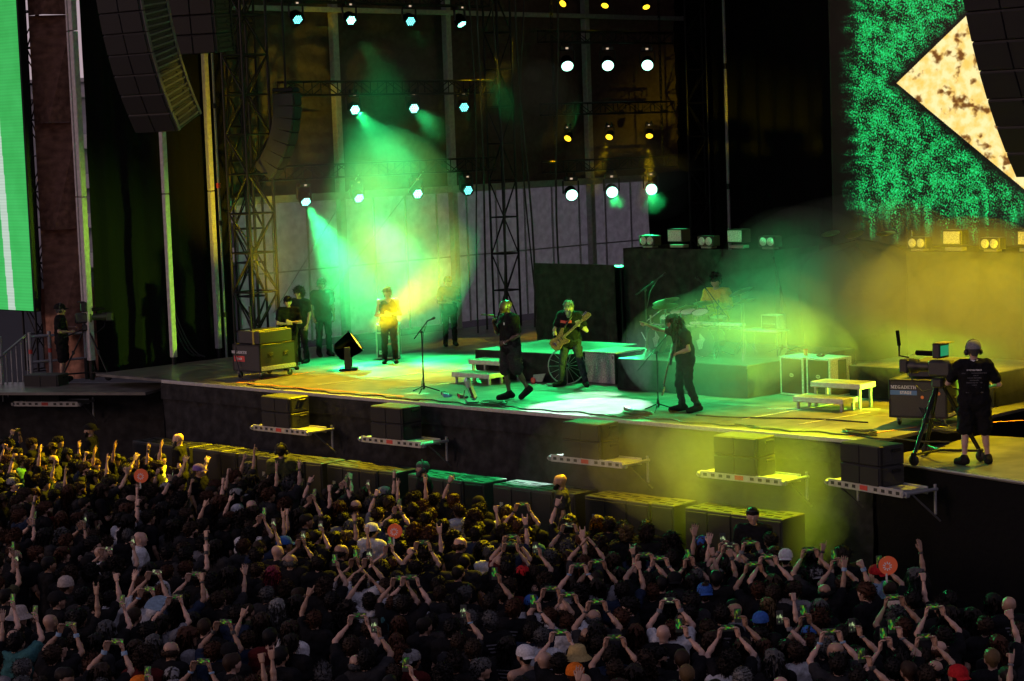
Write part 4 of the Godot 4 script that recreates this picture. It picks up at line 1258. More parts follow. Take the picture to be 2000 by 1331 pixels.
func drum_kit() -> void:
	var o := thing("drum_kit", "chrome and black drum kit on the draped riser", "drum kit", Vector3(11.2, FLOOR + 0.62, -4.6))
	for x in [-0.55, 0.52]:
		var k := drum(o, "kick_drum", Vector3(x, 0.3, 0.35), Vector3(0.12 * signf(x), 0, 1), 0.28, 0.42)
		part(k, "skin_print", Geo.new().prism(PackedVector2Array([Vector2(-0.05, -0.15), Vector2(0.03, -0.13), Vector2(0.05, -0.02), Vector2(0.1, 0.05), Vector2(0.03, 0.12), Vector2(-0.02, 0.17), Vector2(-0.03, 0.06), Vector2(-0.1, 0.02)]), 0.0, 0.004, Transform3D(Basis(Vector3.UP, 0.12 * signf(x)), Vector3(x + 0.025 * signf(x), 0.3, 0.572))).mesh(), M.pale_grey)
		for e in [-1.0, 1.0]:
			part(o, "kick_spur", rod(5), M.chrome, along(Vector3(x + 0.26 * e, 0.2, 0.45), Vector3(x + 0.36 * e, 0.0, 0.6), 0.01))
	for t in [[Vector3(-0.74, 0.62, 0.02), 0.13, 0.18], [Vector3(-0.47, 0.72, 0.02), 0.14, 0.2], [Vector3(-0.2, 0.72, 0.0), 0.15, 0.22], [Vector3(0.1, 0.7, 0.0), 0.16, 0.24]]:
		drum(o, "tom", t[0], Vector3(0.1, 1, 0.35), t[1], t[2])
		part(o, "tom_mount", rod(6), M.chrome, along(t[0] + Vector3(0, -0.08, 0), Vector3(t[0].x, 0.35, 0.2), 0.013))
	drum(o, "snare", Vector3(0.25, 0.62, -0.35), Vector3(0, 1, 0.1), 0.18, 0.14)
	drum(o, "floor_tom", Vector3(-0.75, 0.35, -0.45), Vector3(0, 1, 0), 0.2, 0.4)
	part(o, "snare_stand", rod(6), M.chrome, along(Vector3(0.25, 0, -0.35), Vector3(0.25, 0.56, -0.35), 0.015))
	for c in [[Vector3(-0.78, 1.02, 0.0), 0.27, Vector3(0.2, 0, 0.08)], [Vector3(-0.72, 0.93, 0.1), 0.26, Vector3(0.16, 0, -0.06)], [Vector3(-0.35, 0.9, -0.1), 0.22, Vector3(0.1, 0, 0.1)], [Vector3(-0.02, 0.98, -0.3), 0.24, Vector3(0.14, 0, 0)], [Vector3(0.22, 0.8, -0.1), 0.19, Vector3(0.05, 0, 0)], [Vector3(0.55, 1.18, -0.7), 0.25, Vector3(0.3, 0, 0.2)], [Vector3(0.85, 1.02, -0.4), 0.22, Vector3(0.2, 0, 0.15)]]:
		cymbal(o, c[0], c[1], c[2], 0.0)
	# chrome rack with white-topped pads
	var rack := part(o, "rack_bar", rod(8), M.chrome, along(Vector3(-0.95, 0.56, 0.25), Vector3(1.35, 0.56, 0.3), 0.02))
	for k in 9:
		part(rack, "clamp", boxy(Vector3(0.07, 0.08, 0.07), 0.012), M.chrome, Transform3D(rack.transform.affine_inverse() * Transform3D(Basis(), Vector3(-0.9 + 0.27 * k, 0.56, 0.27))))
	for k in 4:
		part(o, "rack_pad", boxy(Vector3(0.27, 0.05, 0.2), 0.01), M.white_paint, moved(0.25 + 0.32 * k, 0.63, 0.28))
	for x in [-0.95, 0.2, 1.35]:
		part(o, "rack_leg", rod(8), M.chrome, along(Vector3(x, 0, 0.3), Vector3(x, 0.75, 0.28), 0.018))
	for k in 2:
		part(o, "drum_boom", rod(6), M.chrome, along(Vector3(-1.05, 0.62, 0.3), Vector3(-0.7, 0.95, 0.0), 0.012) if k == 0 else along(Vector3(-1.05, 0.42, 0.45), Vector3(-0.85, 0.2, 0.5), 0.012))


func amplifiers() -> void:
	for k in 2:
		var o := thing("guitar_cabinet", ["white-edged guitar cabinet nearest the drum riser", "white-edged guitar cabinet in the smoke with open side"][k], "guitar cabinet", Vector3(13.93 + 0.6 * k, FLOOR, -4.3), -0.1, "guitar cabinets")
		var b := case_shell(o, Vector3(0.56, 0.7, 0.6), 0.02, M.black_paint, M.white_paint)
		part(b, "grille", boxy(Vector3(0.48, 0.62, 0.012), 0.004), M.grille, moved(0, 0, 0.3))
		part(b, "emblem", Geo.new().lathe(PackedVector2Array([Vector2(0.045, 0), Vector2(0.035, 0.004), Vector2(0, 0.004)]), 16, Transform3D(Basis(Vector3.RIGHT, PI / 2).scaled(Vector3(1.2, 0.8, 1)), Vector3(0, 0.02, 0.306))).mesh(), M.pale_grey)
		part(b, "emblem_lettering", text_mesh("EVH", 0.03, 0.003), M.black_plastic, moved(0, 0.02, 0.313))
		part(b, "top_panel", boxy(Vector3(0.57, 0.02, 0.61), 0.004), M.white_paint, moved(0, 0.352, 0))
		if k == 1:
			part(b, "side_panel", boxy(Vector3(0.012, 0.4, 0.2), 0.003), M.white_paint, moved(0.287, 0.13, 0.18))
			part(b, "side_panel", boxy(Vector3(0.012, 0.4, 0.12), 0.003), M.white_paint, moved(0.287, 0.13, -0.22))
	var cup := thing("cup", "orange-red plastic cup on the white-edged cabinet", "cup", Vector3(14.013, 3.150, -4.091))
	part(cup, "wall", Geo.new().lathe(PackedVector2Array([Vector2(0, 0), Vector2(0.033, 0), Vector2(0.045, 0.11), Vector2(0.047, 0.115), Vector2(0.042, 0.11), Vector2(0.031, 0.006), Vector2(0, 0.006)]), 16).mesh(), M.cup)
	cup.position = Vector3(14.05, FLOOR + 0.742, -4.25)
	var pedal := thing("tuner_pedal", "small black pedal lying on the open-sided cabinet", "pedal", Vector3(14.42, FLOOR + 0.742, -4.2))
	part(pedal, "case", boxy(Vector3(0.14, 0.035, 0.09), 0.01), M.black_plastic, moved(0, 0.018, 0))
	part(pedal, "knob", Geo.new().tube(Vector3(0.03, 0.03, 0), Vector3(0.03, 0.06, 0), 0.015, 0.015, 8).mesh(), M.pale_grey)
	# rack table with amplifier head beside the drums
	var t := thing("rack_table", "metal table with rack gear right of the drum kit", "table", Vector3(12.75, FLOOR + 0.62, -4.75))
	part(t, "table_top", boxy(Vector3(0.85, 0.04, 0.4), 0.008), M.white_paint, moved(0, 0.5, 0))
	for x in [-0.38, 0.38]:
		for z in [-0.15, 0.15]:
			part(t, "leg", rod(6), M.chrome, along(Vector3(x, 0, z), Vector3(x, 0.5, z), 0.014))
	var h := thing("amplifier_head", "amplifier head with pale frame on the rack table", "amplifier", Vector3(12.95, FLOOR + 1.16, -4.75), -0.1)
	var hb := part(h, "casing", boxy(Vector3(0.4, 0.24, 0.24), 0.012), M.black_paint, moved(0, 0.125, 0))
	for e in [-0.2, 0.2]:
		part(hb, "frame_side", boxy(Vector3(0.02, 0.26, 0.25), 0.004), M.pale_grey, moved(e, 0, 0.002))
	part(hb, "frame_top", boxy(Vector3(0.42, 0.02, 0.25), 0.004), M.pale_grey, moved(0, 0.13, 0.002))
	for k in 6:
		part(hb, "knob", Geo.new().tube(Vector3(-0.14 + 0.056 * k, -0.03, 0.12), Vector3(-0.14 + 0.056 * k, -0.03, 0.145), 0.012, 0.012, 8).mesh(), M.pale_grey)
	var w := thing("white_case", "white-sided case with dark strap between the drum riser and cabinets", "case", Vector3(13.55, FLOOR, -4.75), 0.0)
	part(w, "shell", boxy(Vector3(0.42, 0.72, 0.4), 0.01), M.black_paint, moved(0, 0.36, 0))
	part(w, "white_panel", boxy(Vector3(0.43, 0.28, 0.012), 0.003), M.white_paint, moved(0, 0.5, 0.205))
	part(w, "strap", boxy(Vector3(0.035, 0.12, 0.016), 0.003), M.black_plastic, moved(-0.05, 0.6, 0.21))
	for k in 4:
		part(w, "lid_cable", Geo.new().path(PackedVector3Array([Vector3(-0.2, 0.74, -0.1 + 0.08 * k), Vector3(-0.05, 0.77 + 0.02 * k, 0.0), Vector3(0.1, 0.75, 0.1 - 0.05 * k), Vector3(0.2, 0.74, 0.0)]), 0.012, 5).mesh(), M.black_plastic)


func mic_stand(label: String, foot: Vector3, pivot: float, low: Vector3, tip: Vector3, mic: Vector3) -> void:
	var o := thing("microphone_stand", label, "microphone stand", foot, 0.0, "microphone stands")
	for k in 3:
		var t := TAU * k / 3.0 + 0.5
		part(o, "foot", rod(6), M.black_metal, along(Vector3(0, 0.13, 0), Vector3(sin(t) * 0.32, 0.012, cos(t) * 0.32), 0.011))
	part(o, "pole", rod(8), M.black_metal, along(Vector3(0, 0.06, 0), Vector3(0, pivot, 0), 0.013))
	part(o, "hub", Geo.new().tube(Vector3(0, 0.08, 0), Vector3(0, 0.2, 0), 0.03, 0.022, 10).mesh(), M.black_plastic)
	part(o, "boom", rod(8), M.black_metal, along(low, tip, 0.011))
	part(o, "joint", Geo.new().bevel(Vector3(0, pivot, 0), Vector3(0.05, 0.06, 0.05), 0.015).mesh(), M.black_plastic)
	part(o, "lead", Geo.new().path(PackedVector3Array([tip, tip.lerp(low, 0.4) + Vector3(0.02, -0.12, 0.0), Vector3(0.03, pivot * 0.7, 0.02), Vector3(0.05, pivot * 0.3, 0.05), Vector3(0.1, 0.01, 0.2)]), 0.006, 5).mesh(), M.black_plastic)
	var m := thing("stand_microphone", "black microphone on the %s" % label, "microphone", foot + tip, 0.0, "microphones on stands")
	var y := -mic.normalized()
	var x := y.cross(Vector3(0.3, 0.1, 1)).normalized()
	m.transform = Transform3D(Basis(x, y, x.cross(y)), foot + tip + mic.normalized() * 0.15)
	mic_shape(m, 0.17)


func stands() -> void:
	mic_stand("spare boom stand near the stage edge before the singer", Vector3(7.060, 2.400, -1.096), 1.2, Vector3(-0.2, 1.06, 0.02), Vector3(0.12, 1.42, -0.06), Vector3(0.8, 0.35, -0.3))
	mic_stand("boom stand before the long-haired guitarist", Vector3(13.046, 2.400, -1.166), 1.05, Vector3(-0.33, 0.72, 0.16), Vector3(0.18, 1.36, -0.09), Vector3(0.75, 0.3, -0.5))
	mic_stand("tall boom stand at the edge of the drum riser", Vector3(10.45, FLOOR + 0.62, -3.95), 1.28, Vector3(-0.16, 1.18, 0.1), Vector3(0.24, 1.5, -0.12), Vector3(0.7, 0.5, -0.4))
	mic_stand("boom stand leaning over the drummer", Vector3(12.0, FLOOR + 0.62, -4.25), 0.95, Vector3(0.13, 0.8, -0.08), Vector3(-0.28, 1.42, 0.1), Vector3(-0.5, 0.6, 0.3))
	mic_stand("tall chrome boom stand right of the drummer", Vector3(12.72, FLOOR + 0.62, -5.3), 1.25, Vector3(0.1, 0.9, 0.0), Vector3(-0.1, 1.7, 0.0), Vector3(-0.2, 0.9, 0.1))


func floor_clutter() -> void:
	# chrome uplight near the edge
	var o := thing("chrome_uplight", "tilted chrome floor light with clear cover at the stage edge", "floor light", Vector3(9.152, 2.400, -0.323), 0.6)
	var tilt := Basis(Vector3.BACK, 0.35)
	part(o, "shell", boxy(Vector3(0.13, 0.46, 0.1), 0.045), M.chrome, Transform3D(tilt, Vector3(0.0, 0.27, 0)))
	part(o, "cover", boxy(Vector3(0.1, 0.2, 0.12), 0.04), M.glass_case, Transform3D(tilt, Vector3(-0.04, 0.37, 0.01)))
	part(o, "bracket", Geo.new().path(PackedVector3Array([Vector3(-0.1, 0.26, 0.07), Vector3(-0.12, 0.1, 0.07), Vector3(-0.06, 0.015, 0.05), Vector3(0.06, 0.015, 0.05), Vector3(0.1, 0.02, 0.0)]), 0.014, 6).mesh(), M.chrome)
	part(o, "base", boxy(Vector3(0.24, 0.025, 0.16), 0.008), M.black_metal, moved(0.02, 0.0125, 0))
	# effects pedals
	var kinds := [M.black_plastic, M.pale_grey, M.blue_label, M.black_plastic, M.red_label]
	for k in 9:
		var first := k < 6
		var at: Vector3 = Vector3(8.020, 2.400, -0.864) if first else Vector3(12.759, 2.400, -0.855)
		var i: int = k if first else k - 6
		var p := thing("effects_pedal", "%s effects pedal of the group by the %s" % [["first", "second", "third", "fourth", "fifth", "sixth"][i], "chrome floor light" if first else "guitarist's stand"], "pedal", Vector3(at.x - 0.3 + 0.15 * i, FLOOR, at.z - 0.05 + 0.1 * (i % 3 - 1)), 0.4 * (i % 3 - 1), "effects pedals")
		var b := part(p, "case", Geo.new().prism(PackedVector2Array([Vector2(-0.07, 0), Vector2(0.07, 0), Vector2(0.07, 0.035), Vector2(-0.07, 0.065)]), -0.045, 0.045).mesh(), kinds[i % 5])
		part(b, "switch", Geo.new().tube(Vector3(0.04, 0.04, 0), Vector3(0.04, 0.06, 0), 0.012, 0.012, 8).mesh(), M.chrome)
	var sheet := thing("set_list", "white paper sheet lying by the spare boom stand", "paper", Vector3(7.124, 2.400, -0.853), 0.3)
	part(sheet, "paper", boxy(Vector3(0.42, 0.004, 0.3), 0.0), M.white_paint, moved(0, 0.006, 0))
	# cables along the front edge
	for k in 5:
		var c := thing("stage_cable", "black cable lying along the stage edge, %s from the footlights" % ["first", "second", "third", "fourth", "fifth"][k], "cable", Vector3(0, FLOOR, 0), 0.0, "cables along the stage edge")
		var pts := PackedVector3Array()
		var x0: float = [2.6, 7.0, 9.6, 12.6, 15.4][k]
		var x1: float = [8.0, 10.2, 13.4, 16.4, 19.6][k]
		for i in 40:
			var t := i / 39.0
			var x := lerpf(x0, x1, t)
			pts.append(Vector3(x, 0.014, -0.14 - 0.05 * sin(x * 3.1 + k) - 0.06 * sin(x * 7.7 + 2.0 * k) - 0.03 * k))
		part(c, "cable", Geo.new().path(pts, 0.014, 5).mesh(), M.black_plastic)
	for k in 4:
		var at: Vector3 = [Vector3(13.118, 2.400, -0.505), Vector3(17.876, 2.400, -0.432), Vector3(9.264, 2.400, -0.212) + Vector3(0.5, 0, 0.02), Vector3(18.914, 2.400, -1.350)][k]
		var c := thing("cable_coil", "heap of coiled black cable on the floor %s" % ["by the guitarist's pedals", "before the big road case", "beside the chrome floor light", "under the operator's camera"][k], "cable", Vector3(at.x, FLOOR, minf(at.z, -0.3)), 0.0, "coiled cables")
		var pts := PackedVector3Array()
		for i in 90:
			var t := i * 0.42
			pts.append(Vector3(cos(t) * (0.26 + 0.08 * sin(i * 0.7 + k)), 0.015 + 0.0006 * i + 0.008 * sin(i * 1.3), sin(t) * (0.12 + 0.04 * cos(i * 0.5))))
		part(c, "loop", Geo.new().path(pts, 0.012, 5).mesh(), M.black_plastic)
	var far := thing("floor_cable", "long dark cable snaking over the floor past the second steps", "cable", Vector3(0, FLOOR, 0))
	var pts := PackedVector3Array()
	var p0 := Vector3(14.042, 2.400, -1.007)
	var p1 := Vector3(17.202, 2.400, -1.704)
	for i in 30:
		var t := i / 29.0
		pts.append(Vector3(lerpf(p0.x, p1.x, t), 0.012, lerpf(p0.z, p1.z, t) + 0.1 * sin(t * 7.0)))
	part(far, "cable", Geo.new().path(pts, 0.012, 5).mesh(), M.black_plastic)


# ---------------------------------------------------------------- people: smooth surfaces round a skeleton
# Each bone is [from, to, radius, radius, blend]; the distances to the bones are blended on a grid and meshed with surface nets.
func net(g: Geo, bones: Array, cell: float, swell := 0.0, xf := Transform3D(), rough := 0.0, sd := 1, freq := 25.0) -> void:
	var first := g.v.size()
	var begun := g.i.size()
	var lo := Vector3.ONE * HUGE
	var hi := -Vector3.ONE * HUGE
	for b in bones:
		var r: float = maxf(b[2], b[3]) + swell
		for p in [b[0], b[1]]:
			lo = lo.min(p - Vector3(r, r, r))
			hi = hi.max(p + Vector3(r, r, r))
	var pad := cell * 2.5
	lo -= Vector3(pad, pad, pad)
	hi += Vector3(pad, pad, pad)
	var nx := int((hi.x - lo.x) / cell) + 2
	var ny := int((hi.y - lo.y) / cell) + 2
	var nz := int((hi.z - lo.z) / cell) + 2
	var f := PackedFloat32Array()
	f.resize(nx * ny * nz)
	f.fill(1.0)
	for b in bones:
		var a: Vector3 = b[0]
		var ab: Vector3 = b[1] - a
		var ra: float = b[2] + swell
		var rb: float = b[3] + swell
		var k: float = b[4] if b.size() > 4 else 0.04
		var l2 := maxf(ab.length_squared(), 1.0e-9)
		var reach := maxf(ra, rb) + k + cell * 2.2
		var p0 := (a.min(b[1]) - Vector3(reach, reach, reach) - lo) / cell
		var p1 := (a.max(b[1]) + Vector3(reach, reach, reach) - lo) / cell
		for z in range(maxi(0, int(p0.z)), mini(nz, int(p1.z) + 2)):
			for y in range(maxi(0, int(p0.y)), mini(ny, int(p1.y) + 2)):
				var row := (z * ny + y) * nx
				for x in range(maxi(0, int(p0.x)), mini(nx, int(p1.x) + 2)):
					var ap := lo + Vector3(x, y, z) * cell - a
					var t := clampf(ap.dot(ab) / l2, 0.0, 1.0)
					var d := (ap - ab * t).length() - ra - (rb - ra) * t
					var e := f[row + x]
					if e - d > k:
						f[row + x] = d
					elif d - e < k:
						var h := 0.5 + 0.5 * (e - d) / k
						f[row + x] = e + (d - e) * h - k * h * (1.0 - h)
	var noise: FastNoiseLite = null
	if rough > 0.0:
		noise = FastNoiseLite.new()
		noise.seed = sd
		noise.frequency = freq
		noise.fractal_octaves = 2
	var at := PackedInt32Array()
	at.resize(f.size())
	at.fill(-1)
	var nxy := nx * ny
	var lim := cell * 1.8
	var offs := [0, 1, nx, nx + 1, nxy, nxy + 1, nxy + nx, nxy + nx + 1]
	for z in nz - 1:
		for y in ny - 1:
			var row := z * nxy + y * nx
			for x in nx - 1:
				var q := row + x
				var c0 := f[q]
				if c0 > lim or c0 < -lim:
					continue
				var c1 := f[q + 1]
				var c2 := f[q + nx]
				var c3 := f[q + nx + 1]
				var c4 := f[q + nxy]
				var c5 := f[q + nxy + 1]
				var c6 := f[q + nxy + nx]
				var c7 := f[q + nxy + nx + 1]
				var inside := int(c0 < 0) + int(c1 < 0) + int(c2 < 0) + int(c3 < 0) + int(c4 < 0) + int(c5 < 0) + int(c6 < 0) + int(c7 < 0)
				if inside == 0 or inside == 8:
					continue
				var n := Vector3(c1 - c0 + c3 - c2 + c5 - c4 + c7 - c6, c2 - c0 + c3 - c1 + c6 - c4 + c7 - c5, c4 - c0 + c5 - c1 + c6 - c2 + c7 - c3)
				var mean := (c0 + c1 + c2 + c3 + c4 + c5 + c6 + c7) / 8.0
				n = n.normalized()
				var p := lo + (Vector3(x, y, z) + Vector3(0.5, 0.5, 0.5)) * cell - n * clampf(mean, -cell, cell)
				if noise:
					p += n * rough * noise.get_noise_3dv(p)
				at[q] = g.v.size()
				g.v.append(xf * p)
				g.n.append((xf.basis * n).normalized())
				g.uv.append(Vector2.ZERO)
	var mirror := xf.basis.determinant() < 0.0
	for z in range(1, nz - 1):
		for y in range(1, ny - 1):
			var row := z * nxy + y * nx
			for x in range(1, nx - 1):
				var q := row + x
				if at[q] < 0:
					continue
				var s := f[q] < 0
				if s != (f[q + 1] < 0):
					face4(g, at[q], at[q - nx], at[q - nx - nxy], at[q - nxy], s != mirror)
				if s != (f[q + nx] < 0):
					face4(g, at[q], at[q - nxy], at[q - nxy - 1], at[q - 1], s != mirror)
				if s != (f[q + nxy] < 0):
					face4(g, at[q], at[q - 1], at[q - 1 - nx], at[q - nx], s != mirror)
	if noise:
		# the roughness shows in the light as well
		var sums := PackedVector3Array()
		sums.resize(g.v.size() - first)
		for k in range(begun, g.i.size(), 3):
			var a := g.i[k]
			var b := g.i[k + 1]
			var c := g.i[k + 2]
			var m := (g.v[c] - g.v[a]).cross(g.v[b] - g.v[a])
			sums[a - first] += m
			sums[b - first] += m
			sums[c - first] += m
		for k in sums.size():
			var m := sums[k].normalized()
			g.n[first + k] = m if m.dot(g.n[first + k]) >= 0.0 else -m


func face4(g: Geo, a: int, b: int, c: int, d: int, flip: bool) -> void:
	if a < 0 or b < 0 or c < 0 or d < 0:
		return
	if flip:
		g.i.append_array([a, c, b, a, d, c])
	else:
		g.i.append_array([a, b, c, a, c, d])


# joints of a standing figure 1.76 m tall that faces -z; "_r" is its right side, at +x
func stand() -> Dictionary:
	return {
		"hip_l": Vector3(-0.095, 0.92, 0.0), "hip_r": Vector3(0.095, 0.92, 0.0), "knee_l": Vector3(-0.11, 0.5, -0.02), "knee_r": Vector3(0.11, 0.5, -0.02),
		"ankle_l": Vector3(-0.12, 0.08, 0.03), "ankle_r": Vector3(0.12, 0.08, 0.03), "toe_l": Vector3(-0.14, 0.035, -0.15), "toe_r": Vector3(0.14, 0.035, -0.15),
		"waist": Vector3(0, 1.1, 0.0), "chest": Vector3(0, 1.3, 0.0), "neck": Vector3(0, 1.46, 0.015), "head": Vector3(0, 1.61, -0.015),
		"shoulder_l": Vector3(-0.19, 1.41, 0.01), "shoulder_r": Vector3(0.19, 1.41, 0.01), "elbow_l": Vector3(-0.25, 1.13, 0.03), "elbow_r": Vector3(0.25, 1.13, 0.03),
		"wrist_l": Vector3(-0.24, 0.89, -0.06), "wrist_r": Vector3(0.24, 0.89, -0.06), "turn": 0.0, "nod": 0.0, "tilt": 0.0,
		"hand_l": "relaxed", "hand_r": "relaxed", "palm_l": Vector3(1, 0, 0), "palm_r": Vector3(-1, 0, 0), "stout": 1.0,
	}


func with(over: Dictionary) -> Dictionary:
	var j := stand()
	j.merge(over, true)
	return j


func trunk_bones(j: Dictionary) -> Array:
	var across: Vector3 = (j.shoulder_r - j.shoulder_l).normalized()
	var hips: Vector3 = (j.hip_r - j.hip_l).normalized()
	var mid: Vector3 = (j.hip_l + j.hip_r) / 2.0
	var w: float = j.stout
	var out := [[j.hip_l + Vector3(0, 0.02, 0), j.hip_r + Vector3(0, 0.02, 0), 0.1 * w, 0.1 * w, 0.06]]
	for s in [-1.0, 1.0]:
		out.append([mid + hips * 0.06 * s, j.waist + across * 0.06 * s, 0.108 * w, 0.1 * w, 0.06])
		out.append([j.waist + across * 0.06 * s, j.chest + across * 0.085 * s, 0.1 * w, 0.108 * w, 0.06])
		out.append([j.chest + across * 0.08 * s, j.chest.lerp(j.neck, 0.45) + across * 0.1 * s, 0.105, 0.085, 0.06])
	out.append([j.shoulder_l, j.shoulder_r, 0.066, 0.066, 0.06])
	out.append([j.neck + Vector3(0, -0.03, 0.01), j.shoulder_l + Vector3(0, 0.015, 0), 0.055, 0.055, 0.05])
	out.append([j.neck + Vector3(0, -0.03, 0.01), j.shoulder_r + Vector3(0, 0.015, 0), 0.055, 0.055, 0.05])
	return out


func leg_bones(j: Dictionary, s: String) -> Array:
	var hip: Vector3 = j["hip_" + s]
	var knee: Vector3 = j["knee_" + s]
	var ankle: Vector3 = j["ankle_" + s]
	return [[hip, knee, 0.088, 0.058, 0.05], [knee, ankle, 0.053, 0.037, 0.03], [knee.lerp(ankle, 0.15) + Vector3(0, 0, 0.012), knee.lerp(ankle, 0.5) + Vector3(0, 0, 0.012), 0.05, 0.045, 0.03]]


func foot_bones(j: Dictionary, s: String) -> Array:
	var ankle: Vector3 = j["ankle_" + s]
	var toe: Vector3 = j["toe_" + s]
	var heel: Vector3 = ankle + (ankle - toe).normalized() * 0.05 + Vector3(0, -0.035, 0)
	return [[ankle + Vector3(0, 0.03, 0), ankle, 0.045, 0.046, 0.03], [heel, toe, 0.044, 0.038, 0.03], [ankle, toe, 0.045, 0.035, 0.03]]


func arm_bones(j: Dictionary, s: String) -> Array:
	var sh: Vector3 = j["shoulder_" + s]
	var el: Vector3 = j["elbow_" + s]
	var wr: Vector3 = j["wrist_" + s]
	return [[sh, el, 0.05, 0.037, 0.04], [el, el.lerp(wr, 0.35), 0.037, 0.039, 0.03], [el.lerp(wr, 0.35), wr, 0.039, 0.025, 0.03]]


# the hand lies along +y from the wrist, its palm faces -z and its thumb points to +x
func hand_bones(kind: String) -> Array:
	var out := []
	for x in [-0.026, 0.0, 0.026]:
		out.append([Vector3(x * 0.6, 0.0, 0), Vector3(x, 0.085, 0), 0.018, 0.016, 0.012])
	var longs := [0.058, 0.07, 0.075, 0.066]
	for k in 4:
		var x := -0.036 + 0.024 * k
		var base := Vector3(x, 0.088, 0.0)
		var l: float = longs[k]
		var bent := 0.25
		match kind:
			"fist", "grip": bent = 1.0
			"horns": bent = 0.05 if k == 0 or k == 3 else 1.0
			"point": bent = 0.05 if k == 3 else 1.0
			"open": bent = 0.08
			"phone": bent = 0.55
			"relaxed": bent = 0.45
		var t1 := bent * 1.45
		var t2 := bent * 2.9
		var spread := (k - 1.5) * (0.1 if kind == "open" else 0.02)
		var m := base + Vector3(spread, cos(t1), -sin(t1)).normalized() * l * 0.55
		out.append([base, m, 0.0105, 0.0095, 0.006])
		out.append([m, m + Vector3(spread, cos(t2), -sin(t2)).normalized() * l * 0.5, 0.0095, 0.008, 0.006])
	var a := Vector3(0.022, 0.025, -0.006)
	var b := Vector3(0.052, 0.055, -0.018)
	var c := Vector3(0.062, 0.095, -0.022)
	if kind in ["fist", "horns", "grip", "point"]:
		b = Vector3(0.048, 0.06, -0.03)
		c = Vector3(0.016, 0.088, -0.046)
	elif kind == "phone":
		b = Vector3(0.05, 0.05, -0.025)
		c = Vector3(0.058, 0.09, -0.04)
	out.append([a, b, 0.016, 0.012, 0.012])
	out.append([b, c, 0.012, 0.0095, 0.006])
	return out


func hand_frame(j: Dictionary, s: String) -> Transform3D:
	var wr: Vector3 = j["wrist_" + s]
	var y: Vector3 = j.get("reach_" + s, (wr - j["elbow_" + s]).normalized())
	y = y.normalized()
	var z: Vector3 = -j["palm_" + s]
	z = (z - y * z.dot(y)).normalized()
	var x := y.cross(z)
	if s == "r":
		x = -x
	return Transform3D(Basis(x, y, z), wr)


func head_frame(j: Dictionary) -> Transform3D:
	return Transform3D(Basis.from_euler(Vector3(j.nod, j.turn, j.tilt)), j.head)


# face towards -z, centred between the ears
func head_bones() -> Array:
	return [
		[Vector3(0, 0.045, -0.02), Vector3(0, 0.05, 0.03), 0.078, 0.082, 0.04], [Vector3(0, 0.0, -0.035), Vector3(0, -0.065, -0.052), 0.062, 0.036, 0.04],
		[Vector3(-0.03, -0.01, -0.045), Vector3(0.03, -0.01, -0.045), 0.045, 0.045, 0.03], [Vector3(-0.035, 0.028, -0.076), Vector3(0.035, 0.028, -0.076), 0.017, 0.017, 0.02],
		[Vector3(0, 0.02, -0.09), Vector3(0, -0.018, -0.108), 0.009, 0.013, 0.015], [Vector3(0, -0.082, -0.066), Vector3(0, -0.084, -0.064), 0.022, 0.022, 0.025],
		[Vector3(-0.018, -0.048, -0.088), Vector3(0.018, -0.048, -0.088), 0.009, 0.009, 0.01], [Vector3(-0.083, 0.015, 0.012), Vector3(-0.083, -0.02, 0.006), 0.013, 0.011, 0.01],
		[Vector3(0.083, 0.015, 0.012), Vector3(0.083, -0.02, 0.006), 0.013, 0.011, 0.01], [Vector3(0, 0.0, 0.02), Vector3(0, -0.06, 0.03), 0.06, 0.052, 0.04],
	]


# one continuous skin: trunk, limbs, feet, neck, then the finer head and hands
func body_mesh(j: Dictionary, cell: float, head_cell: float, hand_cell: float) -> ArrayMesh:
	var g := Geo.new()
	var b := trunk_bones(j)
	for s in ["l", "r"]:
		b.append_array(leg_bones(j, s))
		b.append_array(foot_bones(j, s))
		b.append_array(arm_bones(j, s))
	b.append([j.neck + Vector3(0, -0.02, 0), j.head + Vector3(0, -0.03, 0.015), 0.058, 0.054, 0.04])
	net(g, b, cell, -0.004)
	net(g, head_bones(), head_cell, 0.0, head_frame(j))
	for s in ["l", "r"]:
		var t := hand_frame(j, s)
		net(g, hand_bones(j["hand_" + s]), hand_cell, 0.0, t)
	return g.mesh()


func shirt_mesh(j: Dictionary, cell: float, sleeve := 0.55, sd := 1, loose := 0.016) -> ArrayMesh:
	var g := Geo.new()
	var b := trunk_bones(j)
	if sleeve > 0.0:
		for s in ["l", "r"]:
			var sh: Vector3 = j["shoulder_" + s]
			var el: Vector3 = j["elbow_" + s]
			b.append([sh, sh.lerp(el, sleeve), 0.058, 0.056, 0.04])
	else:
		b = b.slice(0, 7)
	var mid: Vector3 = (j.hip_l + j.hip_r) / 2.0
	b.append([mid + Vector3(-0.06, -0.04, 0), mid + Vector3(0.06, -0.04, 0), 0.1 * j.stout, 0.1 * j.stout, 0.05])
	net(g, b, cell, loose, Transform3D(), 0.02, sd, 8.0)
	return g.mesh()


